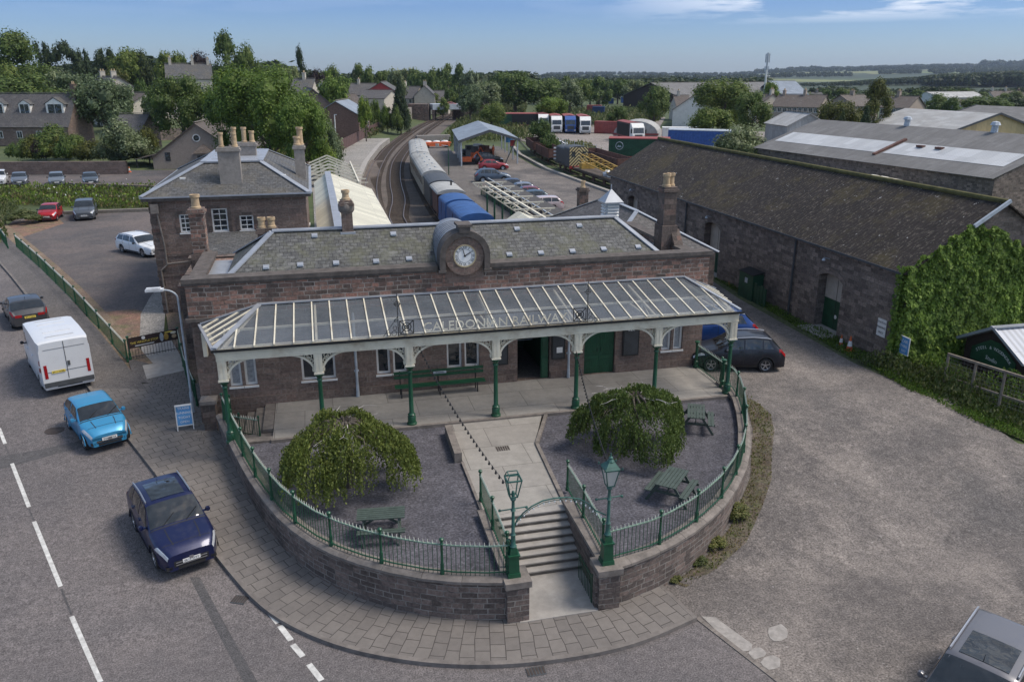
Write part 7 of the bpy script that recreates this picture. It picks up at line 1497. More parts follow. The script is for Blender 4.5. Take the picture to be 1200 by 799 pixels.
def dorm(t, P, s, hw, z0, z1, w_, dp=.0):
    mb = MB(); a = [P(s-w_/2, hw*.62, z0), P(s+w_/2, hw*.62, z0), P(s+w_/2, hw*.62, z1), P(s, hw*.62, z1+w_*.3), P(s-w_/2, hw*.62, z1)]; b = P(0, 0, 0)-P(0, hw*.7, 0); mb.ext(a, b, 0); f = mb.build('dormer', M['white'], t)
    mb = MB(); nn = -(b.normalized())
    for q0, q1 in ((-w_*.38, -.05), (.05, w_*.38)): mb.ext([P(s+q0, hw*.62+.01, z0+.35), P(s+q1, hw*.62+.01, z0+.35), P(s+q1, hw*.62+.01, z1-.1), P(s+q0, hw*.62+.01, z1-.1)], nn*.03)
    mb.build('pane', M['gl'], f)
    mb = MB(); o_ = nn*.06; slab(mb, [P(s-w_*.62, hw*.62, z1-.1)+o_, P(s, hw*.62, z1+w_*.36)+o_, P(s, hw*.0, z1+w_*.36), P(s-w_*.62, 0, z1-.1)], .08); slab(mb, [P(s+w_*.62, hw*.62, z1-.1)+o_, P(s, hw*.62, z1+w_*.36)+o_, P(s, 0, z1+w_*.36), P(s+w_*.62, 0, z1-.1)], .08); mb.build('dormer_roof', M['slate_grey'], f)
q = gh('cottage', 'stone cottage with slate roof and three white dormers at the far left', 'house', (-70, 110, 155), (88, 110, 155), 4.6, 5.4, 'stone', 'slate_dark', (7, 1), ((.995, 1.6),), base=1.5)
for px, w_ in ((4, 2.6), (36, 2.0), (71, 3.2)): dorm(q[0], q[1], (px+70)/158*q[2], 4.6, q[6]+1.3, q[6]+3.7, w_)
q = gh('church_hall', 'tan harled hall with a steep tiled gable and a round window', 'hall', (228, 145, 117), (264, 135.5, 141), 6.3, 4.5, 'harl_tan', 'tile_brown', (0, 0), base=.9)
t, P = q[0], q[1]; az_ = q[4]
gp = lambda e_, z, o=0: P(-.01-o, e_, z)
mb = MB(); mb.ext([gp(cos(a)*.55+.0, 5.35+sin(a)*.55) for a in [i*pi/8 for i in range(16)]], -q[4]*.05); f = mb.build('round_window', M['white'], t); mb = MB(); mb.ext([gp(cos(a)*.4, 5.35+sin(a)*.4, .06) for a in [i*pi/8 for i in range(16)]], -q[4]*.01); mb.build('pane', M['gl'], f)
sgn_ = 1 if (P(0, 1, 0)-P(0, 0, 0)).dot(RT) < 0 else -1
for e_, z0, z1, w_ in ((4.2*sgn_, 2.2, 3.4, .7),): mb = MB(); mb.ext([gp(e_-w_/2, z0), gp(e_+w_/2, z0), gp(e_+w_/2, z1), gp(e_-w_/2, z1)], -q[4]*.04); f = mb.build('window', M['gl'], t)
mb = MB(); e_ = -.8*sgn_; mb.ext([gp(e_-1.1, .9), gp(e_+1.1, .9), gp(e_+1.1, 3.3), gp(e_-1.1, 3.3)], -q[4]*1.2); pr_ = mb.build('porch', M['harl_tan'], t); mb = MB(); a_ = gp(e_, 4.5)
c4 = [gp(e_-1.4, 3.3, -.0), gp(e_-1.4, 3.3, 1.6), gp(e_+1.4, 3.3, 1.6), gp(e_+1.4, 3.3, 0)]
for i in range(3): mb.face([c4[i], c4[i+1], a_])
mb.build('porch_roof', M['tile_brown'], pr_); mb = MB(); mb.ext([gp(e_-.7, 1.6, 1.21), gp(e_+.7, 1.6, 1.21), gp(e_+.7, 3.0, 1.21), gp(e_-.7, 3.0, 1.21)], -q[4]*.03); mb.build('door', M['gl'], pr_)
mb = MB(); s_ = sgn_; slab(mb, [P(2, 6.3*s_, 3.0), P(9, 6.3*s_, 3.0), P(9, 9.3*s_, 2.3), P(2, 9.3*s_, 2.3)], .1); mb.build('lean_to', M['tile_brown'], t); mb = MB()
for s in (2.2, 8.8): mb.tube(P(s, 9.1*s_, .9), P(s, 9.1*s_, 2.3), .1)
mb.build('lean_to_post', M['black'], t)
HL = [
 ('cottage', 'slate roofed cottage with a white gable among the left trees', (116, 89, 210), (138, 91, 200), 5, 3.2, 'cream_wall', 'slate_dark', (3, 2), ((.2, 1.2), (.8, 1.2))), ('villa', 'large pale stone house with clustered chimneys on the left rise', (194, 76, 232), (246, 74, 236), 6, 3.8, 'cream_wall', 'slate_grey', (6, 2), ((.1, 1.5), (.6, 1.8), (.95, 1.3))),
 ('outbuilding', 'low dark slate roofed hall behind the golden bush', (142, 135, 140), (173, 133.5, 140), 4, 2.4, 'rubble', 'slate_dark', (3, 1), ()), ('bungalow', 'pale bungalow with brown roof between the left trees', (146, 108, 190), (172, 109.5, 186), 5, 2.4, 'cream_wall', 'tile_brown', (3, 1), ()),
 ('old_barn', 'old purple stone building with a steep slate roof by the platform', (366, 105, 180), (354, 101, 208), 6, 5.0, 'stone', 'slate_dark', (0, 0), ()), ('workshop', 'brick workshop with a blue solar roof near the platform fence', (393, 118.5, 172), (408, 116.8, 186), 4.6, 2.6, 'redbrick', 'metal_blue', (3, 1), ()),
 ('bungalow', 'red brick bungalow with a brown roof behind the solar workshop', (384, 111.5, 205), (416, 110, 208), 5, 2.2, 'redbrick', 'tile_brown', (4, 1), ()), ('house', 'grey slate house row left of the dark conifer', (412, 98, 258), (440, 98, 258), 6, 3.2, 'cream_wall', 'slate_dark', (4, 2), ((.3, 1.2),)), ('house', 'low wide slate roof in front of the red gable', (430, 105, 238), (459, 106.5, 236), 5.5, 2.0, 'cream_wall', 'slate_dark', (4, 1), ()),
 ('house', 'red rendered gable beside the dark conifer', (446, 97.5, 252), (453, 95, 272), 4.6, 2.6, 'red', 'slate_grey', (0, 0), ()), ('house', 'tall slate roofed house beside the railway bridge', (474, 102, 300), (492, 101, 298), 6, 3.8, 'cream_wall', 'slate_dark', (3, 2), ((.05, 1.5),)), ('house', 'cream gabled house just behind the bridge parapet', (497, 101, 290), (500, 99.5, 306), 3.6, 3.2, 'cream_wall', 'slate_dark', (0, 0), ((.3, 1.3),)), ('house', 'low slate roof right of the cream gabled house', (508, 106.5, 305), (526, 106.5, 305), 5, 2.8, 'cream_wall', 'slate_dark', (3, 1), ()),
 ('house', 'grey roofed house behind the huge bright tree', (345, 92, 200), (368, 93, 200), 5, 3.0, 'cream_wall', 'slate_grey', (3, 1), ((.5, 1.3),)), ('house', 'pale gabled house peeping over the bright round tree', (375, 96, 215), (380, 95, 230), 4, 3.0, 'white_wall', 'slate_grey', (0, 0), ()),
 ('warehouse', 'huge pale-roofed warehouse with a dark brown gable on the right skyline', (764, 97, 330), (862, 97, 345), 22, 5.2, 'wood_dark', 'corr_grey', (0, 0), ()), ('warehouse', 'pale flat-pitched warehouse roof right of the huge one', (866, 96.5, 345), (915, 96.5, 350), 20, 5.0, 'wood_dark', 'corr_grey', (0, 0), ()), ('warehouse', 'blue grey hipped warehouse behind the tenement flats', (902, 95, 330), (930, 95, 330), 17, 4.6, 'wood_dark', 'metal_blue', (0, 0), ()),
 ('house', 'brown roofed house below the big warehouse', (790, 112, 245), (806, 112, 245), 6, 3.0, 'cream_wall', 'tile_brown', (3, 2), ((.3, 1.2),)), ('pub', 'gabled building with a white lower wall in front of the warehouse', (814, 111, 212), (817, 109, 236), 5.2, 3.6, 'white_wall', 'tile_brown', (0, 0), ()),
 ('flats', 'two storey grey tenement flats with a long brown roof', (914, 110.5, 232), (968, 112, 225), 6, 2.9, 'harl_tan', 'tile_brown', (9, 2), ((.1, 1.0), (.55, 1.2))), ('flats', 'cream end block of flats with a reddish roof', (890, 110.5, 240), (906, 110, 236), 6, 2.9, 'cream_wall', 'tile_brown', (3, 2), ((.9, 1.2),)), ('store', 'small white corrugated store over the long shed ridge', (922, 131, 152), (949, 133, 143), 3.8, 1.9, 'corr_light', 'corr_light', (0, 0), ()),
 ('flats', 'brown roofed flats right of the golden conifer', (1044, 111.5, 215), (1076, 114, 210), 5.5, 2.6, 'harl_tan', 'tile_brown', (5, 2), ((.3, 1.1),)), ('flats', 'brown roofed flats left of the golden conifer', (985, 112, 240), (1012, 111, 245), 5.5, 2.8, 'harl_tan', 'tile_brown', (4, 2), ((.5, 1.1),)), ('factory', 'long pale low factory roof at the foot of the wooded hill', (1086, 107.5, 380), (1140, 108, 390), 9, 2.2, 'white_wall', 'corr_light', (8, 1), ()), ('factory', 'dark brown low roofs in front of the pale factory', (1118, 116, 290), (1152, 116.5, 290), 7, 2.2, 'cream_wall', 'tile_brown', (5, 1), ()), ('house', 'slate house with chimneys near the yellow field', (1160, 106.5, 400), (1186, 107, 400), 6, 3.4, 'cream_wall', 'tile_brown', (4, 1), ((.1, 1.5), (.7, 1.5))), ('house', 'brown roof at the right edge below the field', (1184, 108.5, 350), (1230, 109, 350), 6, 3.2, 'redbrick', 'tile_brown', (3, 1), ((.2, 1.2),)), ('factory', 'small pale roof behind the flats in front of the valley', (938, 108.5, 330), (962, 108.5, 330), 6, 2.6, 'white_wall', 'slate_grey', (3, 1), ((.8, 1.0),)),
 ('store', 'dark mossy low roof between the long shed and the yellow gable', (1098, 157, 112), (1160, 164, 100), 3.2, 1.1, 'redbrick', 'corr_moss', (0, 0), ())]
for nm, lab, a, b, hw, dr, wm, rm, wn_, chs in HL: gh(nm, lab, 'house' if nm in ('house', 'cottage', 'villa', 'bungalow') else 'building', a, b, hw, dr, wm, rm, wn_, chs, over=.3 if hw < 10 else .6)
# yellow sheds and garage
def px2(px, py, z): p = G(px, py, z); return p
def shed2(lab, A, B, hw, drop, wm, gm, rm):
    d = (B-A).normalized(); nn = Vector((d.y, -d.x, 0)); nn = -nn if nn.dot(Vector((A.x, A.y, 0))) > 0 else nn; t = thing('industrial_shed', lab, 'shed', ((A.x+B.x)/2, (A.y+B.y)/2, .8)); P = lambda p, e_, z: Vector((p.x, p.y, z))+nn*e_; ez = A.z-drop
    mb = MB(); mb.face([P(A, hw, .5), P(B, hw, .5), P(B, hw, ez), P(A, hw, ez)]); mb.build('wall', M[wm], t); mb = MB()
    for s in (A, B): mb.face([P(s, -hw, .5), P(s, hw, .5), P(s, hw, ez), P(s, 0, A.z), P(s, -hw, ez)])
    mb.build('gable', M[gm], t); mb = MB(); o = d*.3
    for s in (1, -1): slab(mb, [P(A, (hw+.3)*s, ez)-o, P(B, (hw+.3)*s, ez)+o, P(B, 0, A.z+.1)+o, P(A, 0, A.z+.1)-o], .1)
    mb.build('roof', M[rm], t); mb = MB(); mb.beam(P(A, hw+.3, ez-.1)-o, P(B, hw+.3, ez-.1)+o, .15, .2); mb.beam(P(B, hw+.3, ez)+o*1.2, P(B, 0, A.z+.12)+o*1.2, .15, .3); mb.beam(P(B, -hw-.3, ez)+o*1.2, P(B, 0, A.z+.12)+o*1.2, .15, .3); mb.build('trim', M['dkgrey'], t); return t
zr = 7.6; A, B = G(1062, 127.5, zr), G(1171, 134, zr); shed2('grey shed with a white roof and yellow gable behind the long shed', A, B, 9.5, 3.0, 'corr_blue', 'corr_yellow', 'corr_light')
A, B = WD(1146, 124, 185), WD(1290, 131, 160); B.z = A.z; shed2('second yellow shed with a grey roof at the right edge', B, A, 15, 3.4, 'corr_yellow', 'corr_yellow', 'corr_grey')
p = G(1158, 172, .9); t = thing('garage', 'small pale garage with a grey shutter before the yellow gable', 'garage', (p.x, p.y, 1), R(-35)); mb = MB(); mb.box(-3, 0, 0, 3, 5, 3.0); mb.build('wall', M['render'], t, W=False); mb = MB(); mb.box(-3.3, -.3, 3.0, 3.3, 5.3, 3.2); mb.build('roof', M['corr_light'], t, W=False); mb = MB(); mb.box(-.2, -.05, 0, 2.4, -.01, 2.4); mb.build('shutter', M['ltgrey'], t, W=False)
p = G(955, 149, 2.6); t = thing('portable_hut', 'bright blue low flat roof behind the long shed', 'hut', (p.x, p.y, 1), R(-20)); mb = MB(); mb.box(-5, 0, -.2, 5, 4, 1.5); mb.build('wall', M['blue'], t, W=False); mb = MB(); mb.box(-5.2, -.2, 1.5, 5.2, 4.2, 1.65); mb.build('roof', M['skyblue'], t, W=False)
# arched hut, white cabin
p = ad(748, 172); t = thing('arched_hut', 'white arched corrugated hut with a red fascia behind the lorries', 'hut', p, -AZ+R(-14)); mb = MB(); Ra = 4.6; A_ = [(Ra*cos(i*pi/12), 0, 1.0+2.6*sin(i*pi/12)) for i in range(13)]; mb.ext(A_, (0, 10, 0)); mb.box(-4.6, 0, -.5, 4.6, 10, 1.0); mb.build('arched_roof', M['corr_light'], t, W=False); mb = MB(); mb.box(-4.8, -.12, .75, 4.8, -.02, 1.15); mb.build('fascia', M['dkred'], t, W=False); mb = MB(); mb.box(-1.5, -.1, -.4, 1.5, -.02, .74); mb.build('door', M['dkgrey'], t, W=False)
p = ad(800, 165); t = thing('site_cabin', 'white flat-roofed site cabin beside the blue trailer', 'cabin', p, -AZ+R(-8)); mb = MB(); mb.box(-3.2, 0, 0, 3.6, 3, 2.6); mb.build('wall', M['white'], t, W=False); mb = MB(); mb.box(-3.3, -.1, 2.6, 3.7, 3.1, 2.72); mb.build('roof', M['letter'], t, W=False); mb = MB(); mb.box(2.0, -.06, 1.2, 3.0, -.01, 2.1); mb.build('window', M['gl'], t, W=False); mb = MB(); mb.box(-1.2, -.05, .1, -.3, -.01, 2.2); mb.build('door', M['ltgrey'], t, W=False)
# walls
def garden_wall(lab, a, b, hh, m='rubble', th=.5, nm='stone_wall'):
    t = thing(nm, lab, 'wall', (a[0], a[1], h(*a[:2]))); mb = MB(); n = 8
    for i in range(n):
        p = Vector(a[:2]).lerp(Vector(b[:2]), i/n); q_ = Vector(a[:2]).lerp(Vector(b[:2]), (i+1)/n); z0 = h(p.x, p.y); z1 = h(q_.x, q_.y); dv_ = (q_-p).normalized(); nn = Vector((dv_.y, -dv_.x))*th/2
        for s in (1, -1): mb.face([(p.x+nn.x*s, p.y+nn.y*s, z0-.2), (q_.x+nn.x*s, q_.y+nn.y*s, z1-.2), (q_.x+nn.x*s, q_.y+nn.y*s, z1+hh), (p.x+nn.x*s, p.y+nn.y*s, z0+hh)])
        mb.face([(p.x+nn.x, p.y+nn.y, z0+hh), (q_.x+nn.x, q_.y+nn.y, z1+hh), (q_.x-nn.x, q_.y-nn.y, z1+hh), (p.x-nn.x, p.y-nn.y, z0+hh)])
    mb.build('wall', M[m], t); return t
garden_wall('rubble wall retaining the back of the upper car park', at(-20, 205), at(150, 204), 1.7, 'stone'); garden_wall('low stone wall between the flower bank and the upper car park', at(80, 221), at(190, 225), .7)
garden_wall('long stone garden wall behind the hall', at(172, 165), at(222, 163), 2.2); garden_wall('low wall edging the lower car park below the flower bank', at(68, 251), at(176, 247), .25, 'coping')
a, b = at(398, 179), at(445, 153); t = thing('boarded_fence', 'tall dark red boarded fence behind the curved platform', 'fence', a); mb = MB(); n = 30; M['fence_red'] = plain('dark_red_boards', (.10, .055, .05), .85, 0, .3, 3)
for i in range(n):
    f = i/n; c = Vector(a).lerp(Vector(b), f); c2 = Vector(a).lerp(Vector(b), (i+.93)/n); c.x -= 1.0*sin(pi*f)*0; mb.beam((c.x, c.y, 2.05), (c2.x, c2.y, 2.05), .06, 1.9)
mb.build('board', M['fence_red'], t); garden_wall('pale rendered wall climbing towards the railway bridge', at(446, 147), at(482, 140), 3.6, 'render'); 
a, b = at(345, 205), at(399, 178); garden_wall('pale brick wall at the near end of the platform', (a.x, a.y), (b.x, b.y), 1.3, 'stone')
for px, py, hh, lab, m in ((394, 166, 5.2, 'white pole beside the platform fence', 'white'), (526, 182, 0, '', ''), (432, 160, 4.5, 'thin grey lamp column on the platform', 'ltgrey'), (590, 135, 6, 'grey lamp column near the grass bank', 'ltgrey')):
    if not hh: continue
    p = at(px, py); t = thing('lamp_column', lab, 'post', p); mb = MB(); mb.tube(p, p+Vector((0, 0, hh)), .1 if m == 'white' else .06); mb.build('pole', M[m], t); mb = MB(); mb.ob((p.x+.2, p.y, p.z+hh), (.5, .2, .12)); mb.build('lamp_head', M['ltgrey'], t)
p = G(526, 205, 1.12); t = thing('lamp_column', 'dark green lamp column on the right-hand platform', 'post', p); mb = MB(); mb.tube(p, p+Vector((0, 0, 3.8)), .07, .05); mb.build('pole', M['green_dark'], t); mb = MB(); mb.beam(p+Vector((0, 0, 3.8)), p+Vector((-.9, 0, 3.9)), .1, .08); mb.build('lamp_head', M['ltgrey'], t)
for px, py, L_, lab, m, rr in ((423, 152, 4.6, 'green steel container behind the platform fence', 'green_dark', -12), (452, 145, 3.2, 'dark green hut with a brown end past the platform', 'green_dark', -10), (711, 157, 6.0, 'red shipping container beside the parked lorries', 'dkred', -22), (696, 133, 5, 'rusty red container far back on the gravel', 'dkred', -10), (701, 135, 4, 'dark blue container beside the rusty red one', 'navy', -10), (716, 122, 2.4, 'blue tank at the far end of the gravel', 'blue', 0), (731, 121, 2.4, 'second blue tank right of the other at the gravel end', 'blue', 0)):
    p = at(px, py); t = thing('container', lab, 'container', p, -AZ+R(rr)); w_ = 2.5; mb = MB(); mb.box(-L_/2, 0, .1, L_/2, w_, 2.6); n = int(L_/.4)
    for i in range(n): x = -L_/2+.1+i*(L_-.2)/n; mb.box(x, -.04, .25, x+.18, -.001, 2.45)
    mb.build('body', M[m], t, W=False); mb = MB(); mb.box(-L_/2-.03, -.05, 2.6, L_/2+.03, w_+.03, 2.7); mb.build('roof', M[m] if m != 'green_dark' else M['ltgrey'], t, W=False)
p = ad(898, 262); t = thing('phone_mast', 'slim white phone mast with stacked antennas on the right skyline', 'mast', p); zt_ = ztop(898, 62, 262); mb = MB(); mb.tube(p, (p.x, p.y, zt_-4), .45, .28, 8); mb.build('pole', M['white'], t)
mb = MB(); mb.tube((p.x, p.y, zt_-5), (p.x, p.y, zt_), .30, .30, 8)
for k_ in range(3): a = k_*2.1; mb.ob((p.x+cos(a)*.6, p.y+sin(a)*.6, zt_-1.6), (.3, .25, 2.6), a); mb.ob((p.x+cos(a+1)*.6, p.y+sin(a+1)*.6, zt_-4.8), (.3, .25, 1.6), a)
mb.build('antenna', M['ltgrey'], t); mb = MB(); mb.lathe([(0, 0), (.5, .05), (.5, .3)], (p.x+.8, p.y, zt_-7), 10); mb.build('dish', M['white'], t)

A, B = G(922, 190, 4.2), G(1046, 211, 4.2); az_ = atan2(B.x-A.x, B.y-A.y); Lq = (B-A).length; t = thing('sheeted_coach', 'long pale sheeted vehicle lying between the two long sheds', 'railway coach', ((A.x+B.x)/2, (A.y+B.y)/2, 1.1), -az_)
mb = MB(); mb.box(-1.3, -Lq/2, .4, 1.3, Lq/2, 2.6); mb.build('body', M['ltgrey'], t, W=False); mb = MB(); mb.ext([(x, -Lq/2, z) for x, z in [(1.4*cos(i*pi/8), 2.6+.5*sin(i*pi/8)) for i in range(9)]], (0, Lq*.72, 0)); mb.build('roof', M['carroof'], t, W=False); mb = MB()
r = random.Random(2)
for i in range(7): y0_ = Lq*.22+i*Lq*.04; mb.ext([(x, y0_, z) for x, z in [(1.5*cos(q*pi/8)+r.uniform(-.08, .08), 2.5+.75*sin(q*pi/8)+r.uniform(-.08, .08)) for q in range(9)]], (0, Lq*.05, 0))
mb.build('canvas_cover', M['cream'], t, W=False)
p = WD(893, 172, 105); tree('bush', 'leaf_gold', p.x, p.y, 1.1, 6, max(3, p.z-1)*1.3, 'bright yellow green bush between the two long shed roofs', n=3000, leaf=.05, base=.02, name='shrub', trunk=False, cat='shrub')
# ------------------------------------------------------------------ bridge
D = 262; t = thing('railway_bridge', 'grey steel road bridge on stone abutments over the curving tracks', 'bridge', ad(515, D)); zt_ = ztop(515, 122, D)
pa, pb, pc_, pd = ad(478, D), ad(502, D), ad(536, D+4), ad(566, D+10)
def bwall(a, b, z0, z1a, z1b, th, m, nm): 
    dv_ = (Vector((b.x, b.y))-Vector((a.x, a.y))).normalized(); n = Vector((dv_.y, -dv_.x))*th/2; mb = MB(); q = [(a.x+n.x, a.y+n.y), (b.x+n.x, b.y+n.y), (b.x-n.x, b.y-n.y), (a.x-n.x, a.y-n.y)]; mb.face([(*q[0], z0), (*q[1], z0), (*q[1], z1b), (*q[0], z1a)]); mb.face([(*q[3], z0), (*q[2], z0), (*q[2], z1b), (*q[3], z1a)]); mb.face([(*q[0], z1a), (*q[1], z1b), (*q[2], z1b), (*q[3], z1a)]); mb.face([(*q[1], z0), (*q[2], z0), (*q[2], z1b), (*q[1], z1b)]); mb.face([(*q[0], z0), (*q[3], z0), (*q[3], z1a), (*q[0], z1a)]); return mb.build(nm, M[m], t)
bwall(pa, pb, -1, zt_, zt_, 7, 'stone_dark', 'abutment'); bwall(pc_, pd, -1, zt_, zt_-1.6, 7, 'stone_dark', 'abutment'); bwall(pb, pc_, zt_-1.7, zt_, zt_, 6.4, 'ltgrey', 'girder')
pm_ = ad(506, D); bwall(pm_, ad(509, D), -1, zt_-1.7, zt_-1.7, 6, 'stone_dark', 'pier')
p = ad(529, D+2); car('orange red car crossing the railway bridge', 'car', (p.x, p.y), R(100), 'hatch', (.5, .08, .04), lod=0, z=zt_-.9)

# ------------------------------------------------------------------ steel shelter and what stands in it
FL, FR, BL_ = Vector((21.1, 118, 1.1)), Vector((29.9, 119.2, 1.1)), Vector((24.2, 142, 1.1)); BR = FR+(BL_-FL); t = thing('steel_shelter', 'open steel shelter with a grey pitched roof in the railway yard', 'shelter', FL)
ez = 4.75; rz_ = 6.2
for i in range(5):
    for a, b in ((FL, BL_), (FR, BR)): p = a.lerp(b, i/4); mb = MB(); mb.beam(p, (p.x, p.y, ez), .2, .2); mb.build('post', M['ltgrey'], t)
up_ = lambda p, z: Vector((p.x, p.y, z)); mF = (FL+FR)/2; mB_ = (BL_+BR)/2; mb = MB(); o = (FL-BL_).normalized()*.5; s = (FL-FR).normalized()*.4
slab(mb, [up_(FL, ez)+o+s, up_(mF, rz_)+o, up_(mB_, rz_)-o, up_(BL_, ez)-o+s], .1); slab(mb, [up_(FR, ez)+o-s, up_(mF, rz_)+o, up_(mB_, rz_)-o, up_(BR, ez)-o-s], .1); mb.build('roof', M['metal_blue'], t)
mb = MB(); mb.beam(up_(FL, ez-.1)+o*1.1+s, up_(mF, rz_-.1)+o*1.1, .1, .35); mb.beam(up_(FR, ez-.1)+o*1.1-s, up_(mF, rz_-.1)+o*1.1, .1, .35); mb.beam(FR+Vector((-1.6, 1, .1)), up_(FR, 4.6)+Vector((0, 1, 0)), .12, .12); mb.build('brace', M['dkgrey'], t)
mb = MB(); c = FR.lerp(BR, .35); mb.box(c.x-.9, c.y-.1, 3.6, c.x+.5, c.y, 4.6); tag(mb.build('board', M['skyblue']), 'light blue board fixed high inside the shelter', 'board'); mb = MB(); c = FR.lerp(BR, .12); mb.box(c.x-.8, c.y-.1, 3.5, c.x-.1, c.y, 4.4); tag(mb.build('board', M['red']), 'red board hanging beside the light blue one in the shelter', 'board')
def digger(px, py, lab, rz):
    p = at(px, py); t = thing('mini_digger', lab, 'digger', (p.x, p.y, 1.12), rz); mb = MB(); mb.box(-1, -.8, 0, 1, -.5, .45).box(-1, .5, 0, 1, .8, .45).box(-.8, -.5, .15, .8, .5, .4); mb.build('track', M['rubber'], t, W=False); mb = MB(); mb.box(-.9, -.6, .45, .5, .6, 1.1).box(-.4, -.55, 1.1, .4, .5, 1.2); mb.build('body', M['orange'], t, W=False)
    mb = MB(); mb.beam((.5, 0, .9), (1.3, 0, 1.9), .15, .2); mb.beam((1.3, 0, 1.9), (2.0, 0, .9), .12, .16); mb.ob((2.0, 0, .7), (.4, .4, .4)); mb.build('arm', M['orange'], t, W=False); mb = MB(); mb.box(-.35, -.5, 1.2, .35, .45, 2.1); mb.build('cab', M['dkgrey'], t, W=False)
digger(549, 193, 'orange mini digger at the near left corner of the shelter', R(-15)); digger(556, 188, 'second orange mini digger behind the first under the shelter', R(30))
for i, (px, py, c_, lab) in enumerate(((551, 183, 'dkgrey', 'dark machine parked deep under the shelter'), (561, 181, 'white', 'pale covered machine under the shelter'), (568, 183, 'rust', 'rusty trailer under the right of the shelter'))):
    p = at(px, py); t = thing('machine', lab, 'machine', (p.x, p.y, 1.12), R(20*i)); mb = MB(); mb.box(-1.3, -.8, .5, 1.3, .8, 1.1).box(-.7, -.7, 1.1, .4, .7, 1.7); mb.build('body', M[c_], t, W=False); mb = MB()
    for sx_ in (-.8, .8):
        for sy_ in (-.85, .85): mb.lathe([(0, -.1), (.35, -.1), (.35, .1), (0, .1)], (sx_, sy_, .36), 12, axis='y')
    mb.build('wheel', M['rubber'], t, W=False)
p = at(512, 180); t = thing('trolley', 'long orange trolley on the platform behind the coaches', 'trolley', (p.x, p.y, 1.12), R(4)); mb = MB(); mb.box(-2.6, -.7, .8, 2.6, .7, 1.0).box(-2.6, -.7, .3, -.4, -.65, .8).box(.3, -.7, .3, 2.4, -.65, .8).box(-2.6, -.7, 1.0, -2.5, .7, 1.5); mb.build('deck', M['orange'], t, W=False); mb = MB()
for sx_ in (-1.8, 1.8): mb.lathe([(0, -.7), (.3, -.7), (.3, .7), (0, .7)], (sx_, 0, .3), 10, axis='y')
mb.build('wheel', M['rubber'], t, W=False)
mb = MB(); p = at(508, 172); mb.ob((p.x, p.y, 1.7), (7, 1.5, 1.2), R(6)); tag(mb.build('stone_block_stack', M['render']), 'long pale stack of stored blocks beyond the orange trolley', 'stack'); p = at(505, 178)
for i in range(3): mb = MB(); mb.lathe([(0, 0), (.7, .05), (.85, .5), (.6, .95), (0, 1.05)], (p.x-.5+i*1.6, p.y+rnd.uniform(-.3, .3), 1.1), 9); tag(mb.build('bulk_bag', M['white'], smooth=True), 'white bulk bag in the row beside the stored blocks', 'bag', 'white bulk bags')
# person in orange work clothes
def person(x, y, z, rz, lab):
    t = thing('person', lab, 'person', (x, y, z), rz); me_ = bpy.data.meshes.new('body')
    V = [(0, 0, .95), (0, 0, 1.2), (0, 0, 1.42), (0, .01, 1.52), (0, .03, 1.66), (0, .02, 1.76), (.19, 0, 1.40), (.25, .02, 1.12), (.22, .14, .9), (.21, .2, .82), (-.19, 0, 1.40), (-.26, .0, 1.12), (-.27, .08, .86), (-.27, .11, .78), (.1, 0, .9), (.12, .03, .5), (.12, 0, .09), (.13, .14, .03), (-.1, 0, .9), (-.13, -.02, .5), (-.15, -.06, .09), (-.16, .09, .03)]
    E = [(0, 1), (1, 2), (2, 3), (3, 4), (4, 5), (2, 6), (6, 7), (7, 8), (8, 9), (2, 10), (10, 11), (11, 12), (12, 13), (0, 14), (14, 15), (15, 16), (16, 17), (0, 18), (18, 19), (19, 20), (20, 21)]
    Rr = [.15, .14, .15, .055, .10, .085, .07, .05, .038, .04, .07, .05, .038, .04, .09, .065, .045, .04, .09, .065, .045, .04]
    me_.from_pydata(V, E, []); o = bpy.data.objects.new('body', me_); C.objects.link(o); o.parent = t; md = o.modifiers.new('s', 'SKIN')
    for i, q in enumerate(me_.skin_vertices[0].data if me_.skin_vertices else []): q.radius = (Rr[i], Rr[i]*.85)
    if me_.skin_vertices: me_.skin_vertices[0].data[0].use_root = True
    o.modifiers.new('b', 'SUBSURF').levels = 1; o.modifiers['b'].render_levels = 1; me_.materials.append(M['orange']); 
    mb = MB(); mb.lathe([(0, 1.60), (.085, 1.60), (.10, 1.68), (.09, 1.77), (0, 1.80)], (0, .05, 0), 10); mb.build('head', plain('skin', (.45, .27, .2), .7), t, smooth=True, W=False)
    mb = MB(); mb.lathe([(.13, 1.74), (.12, 1.76), (.11, 1.83), (0, 1.87)], (0, .04, 0), 10); mb.build('helmet', M['white'], t, smooth=True, W=False)
p = at(578, 183); person(p.x, p.y, 1.13, R(200), 'person in orange work clothes and helmet standing beside the shelter')

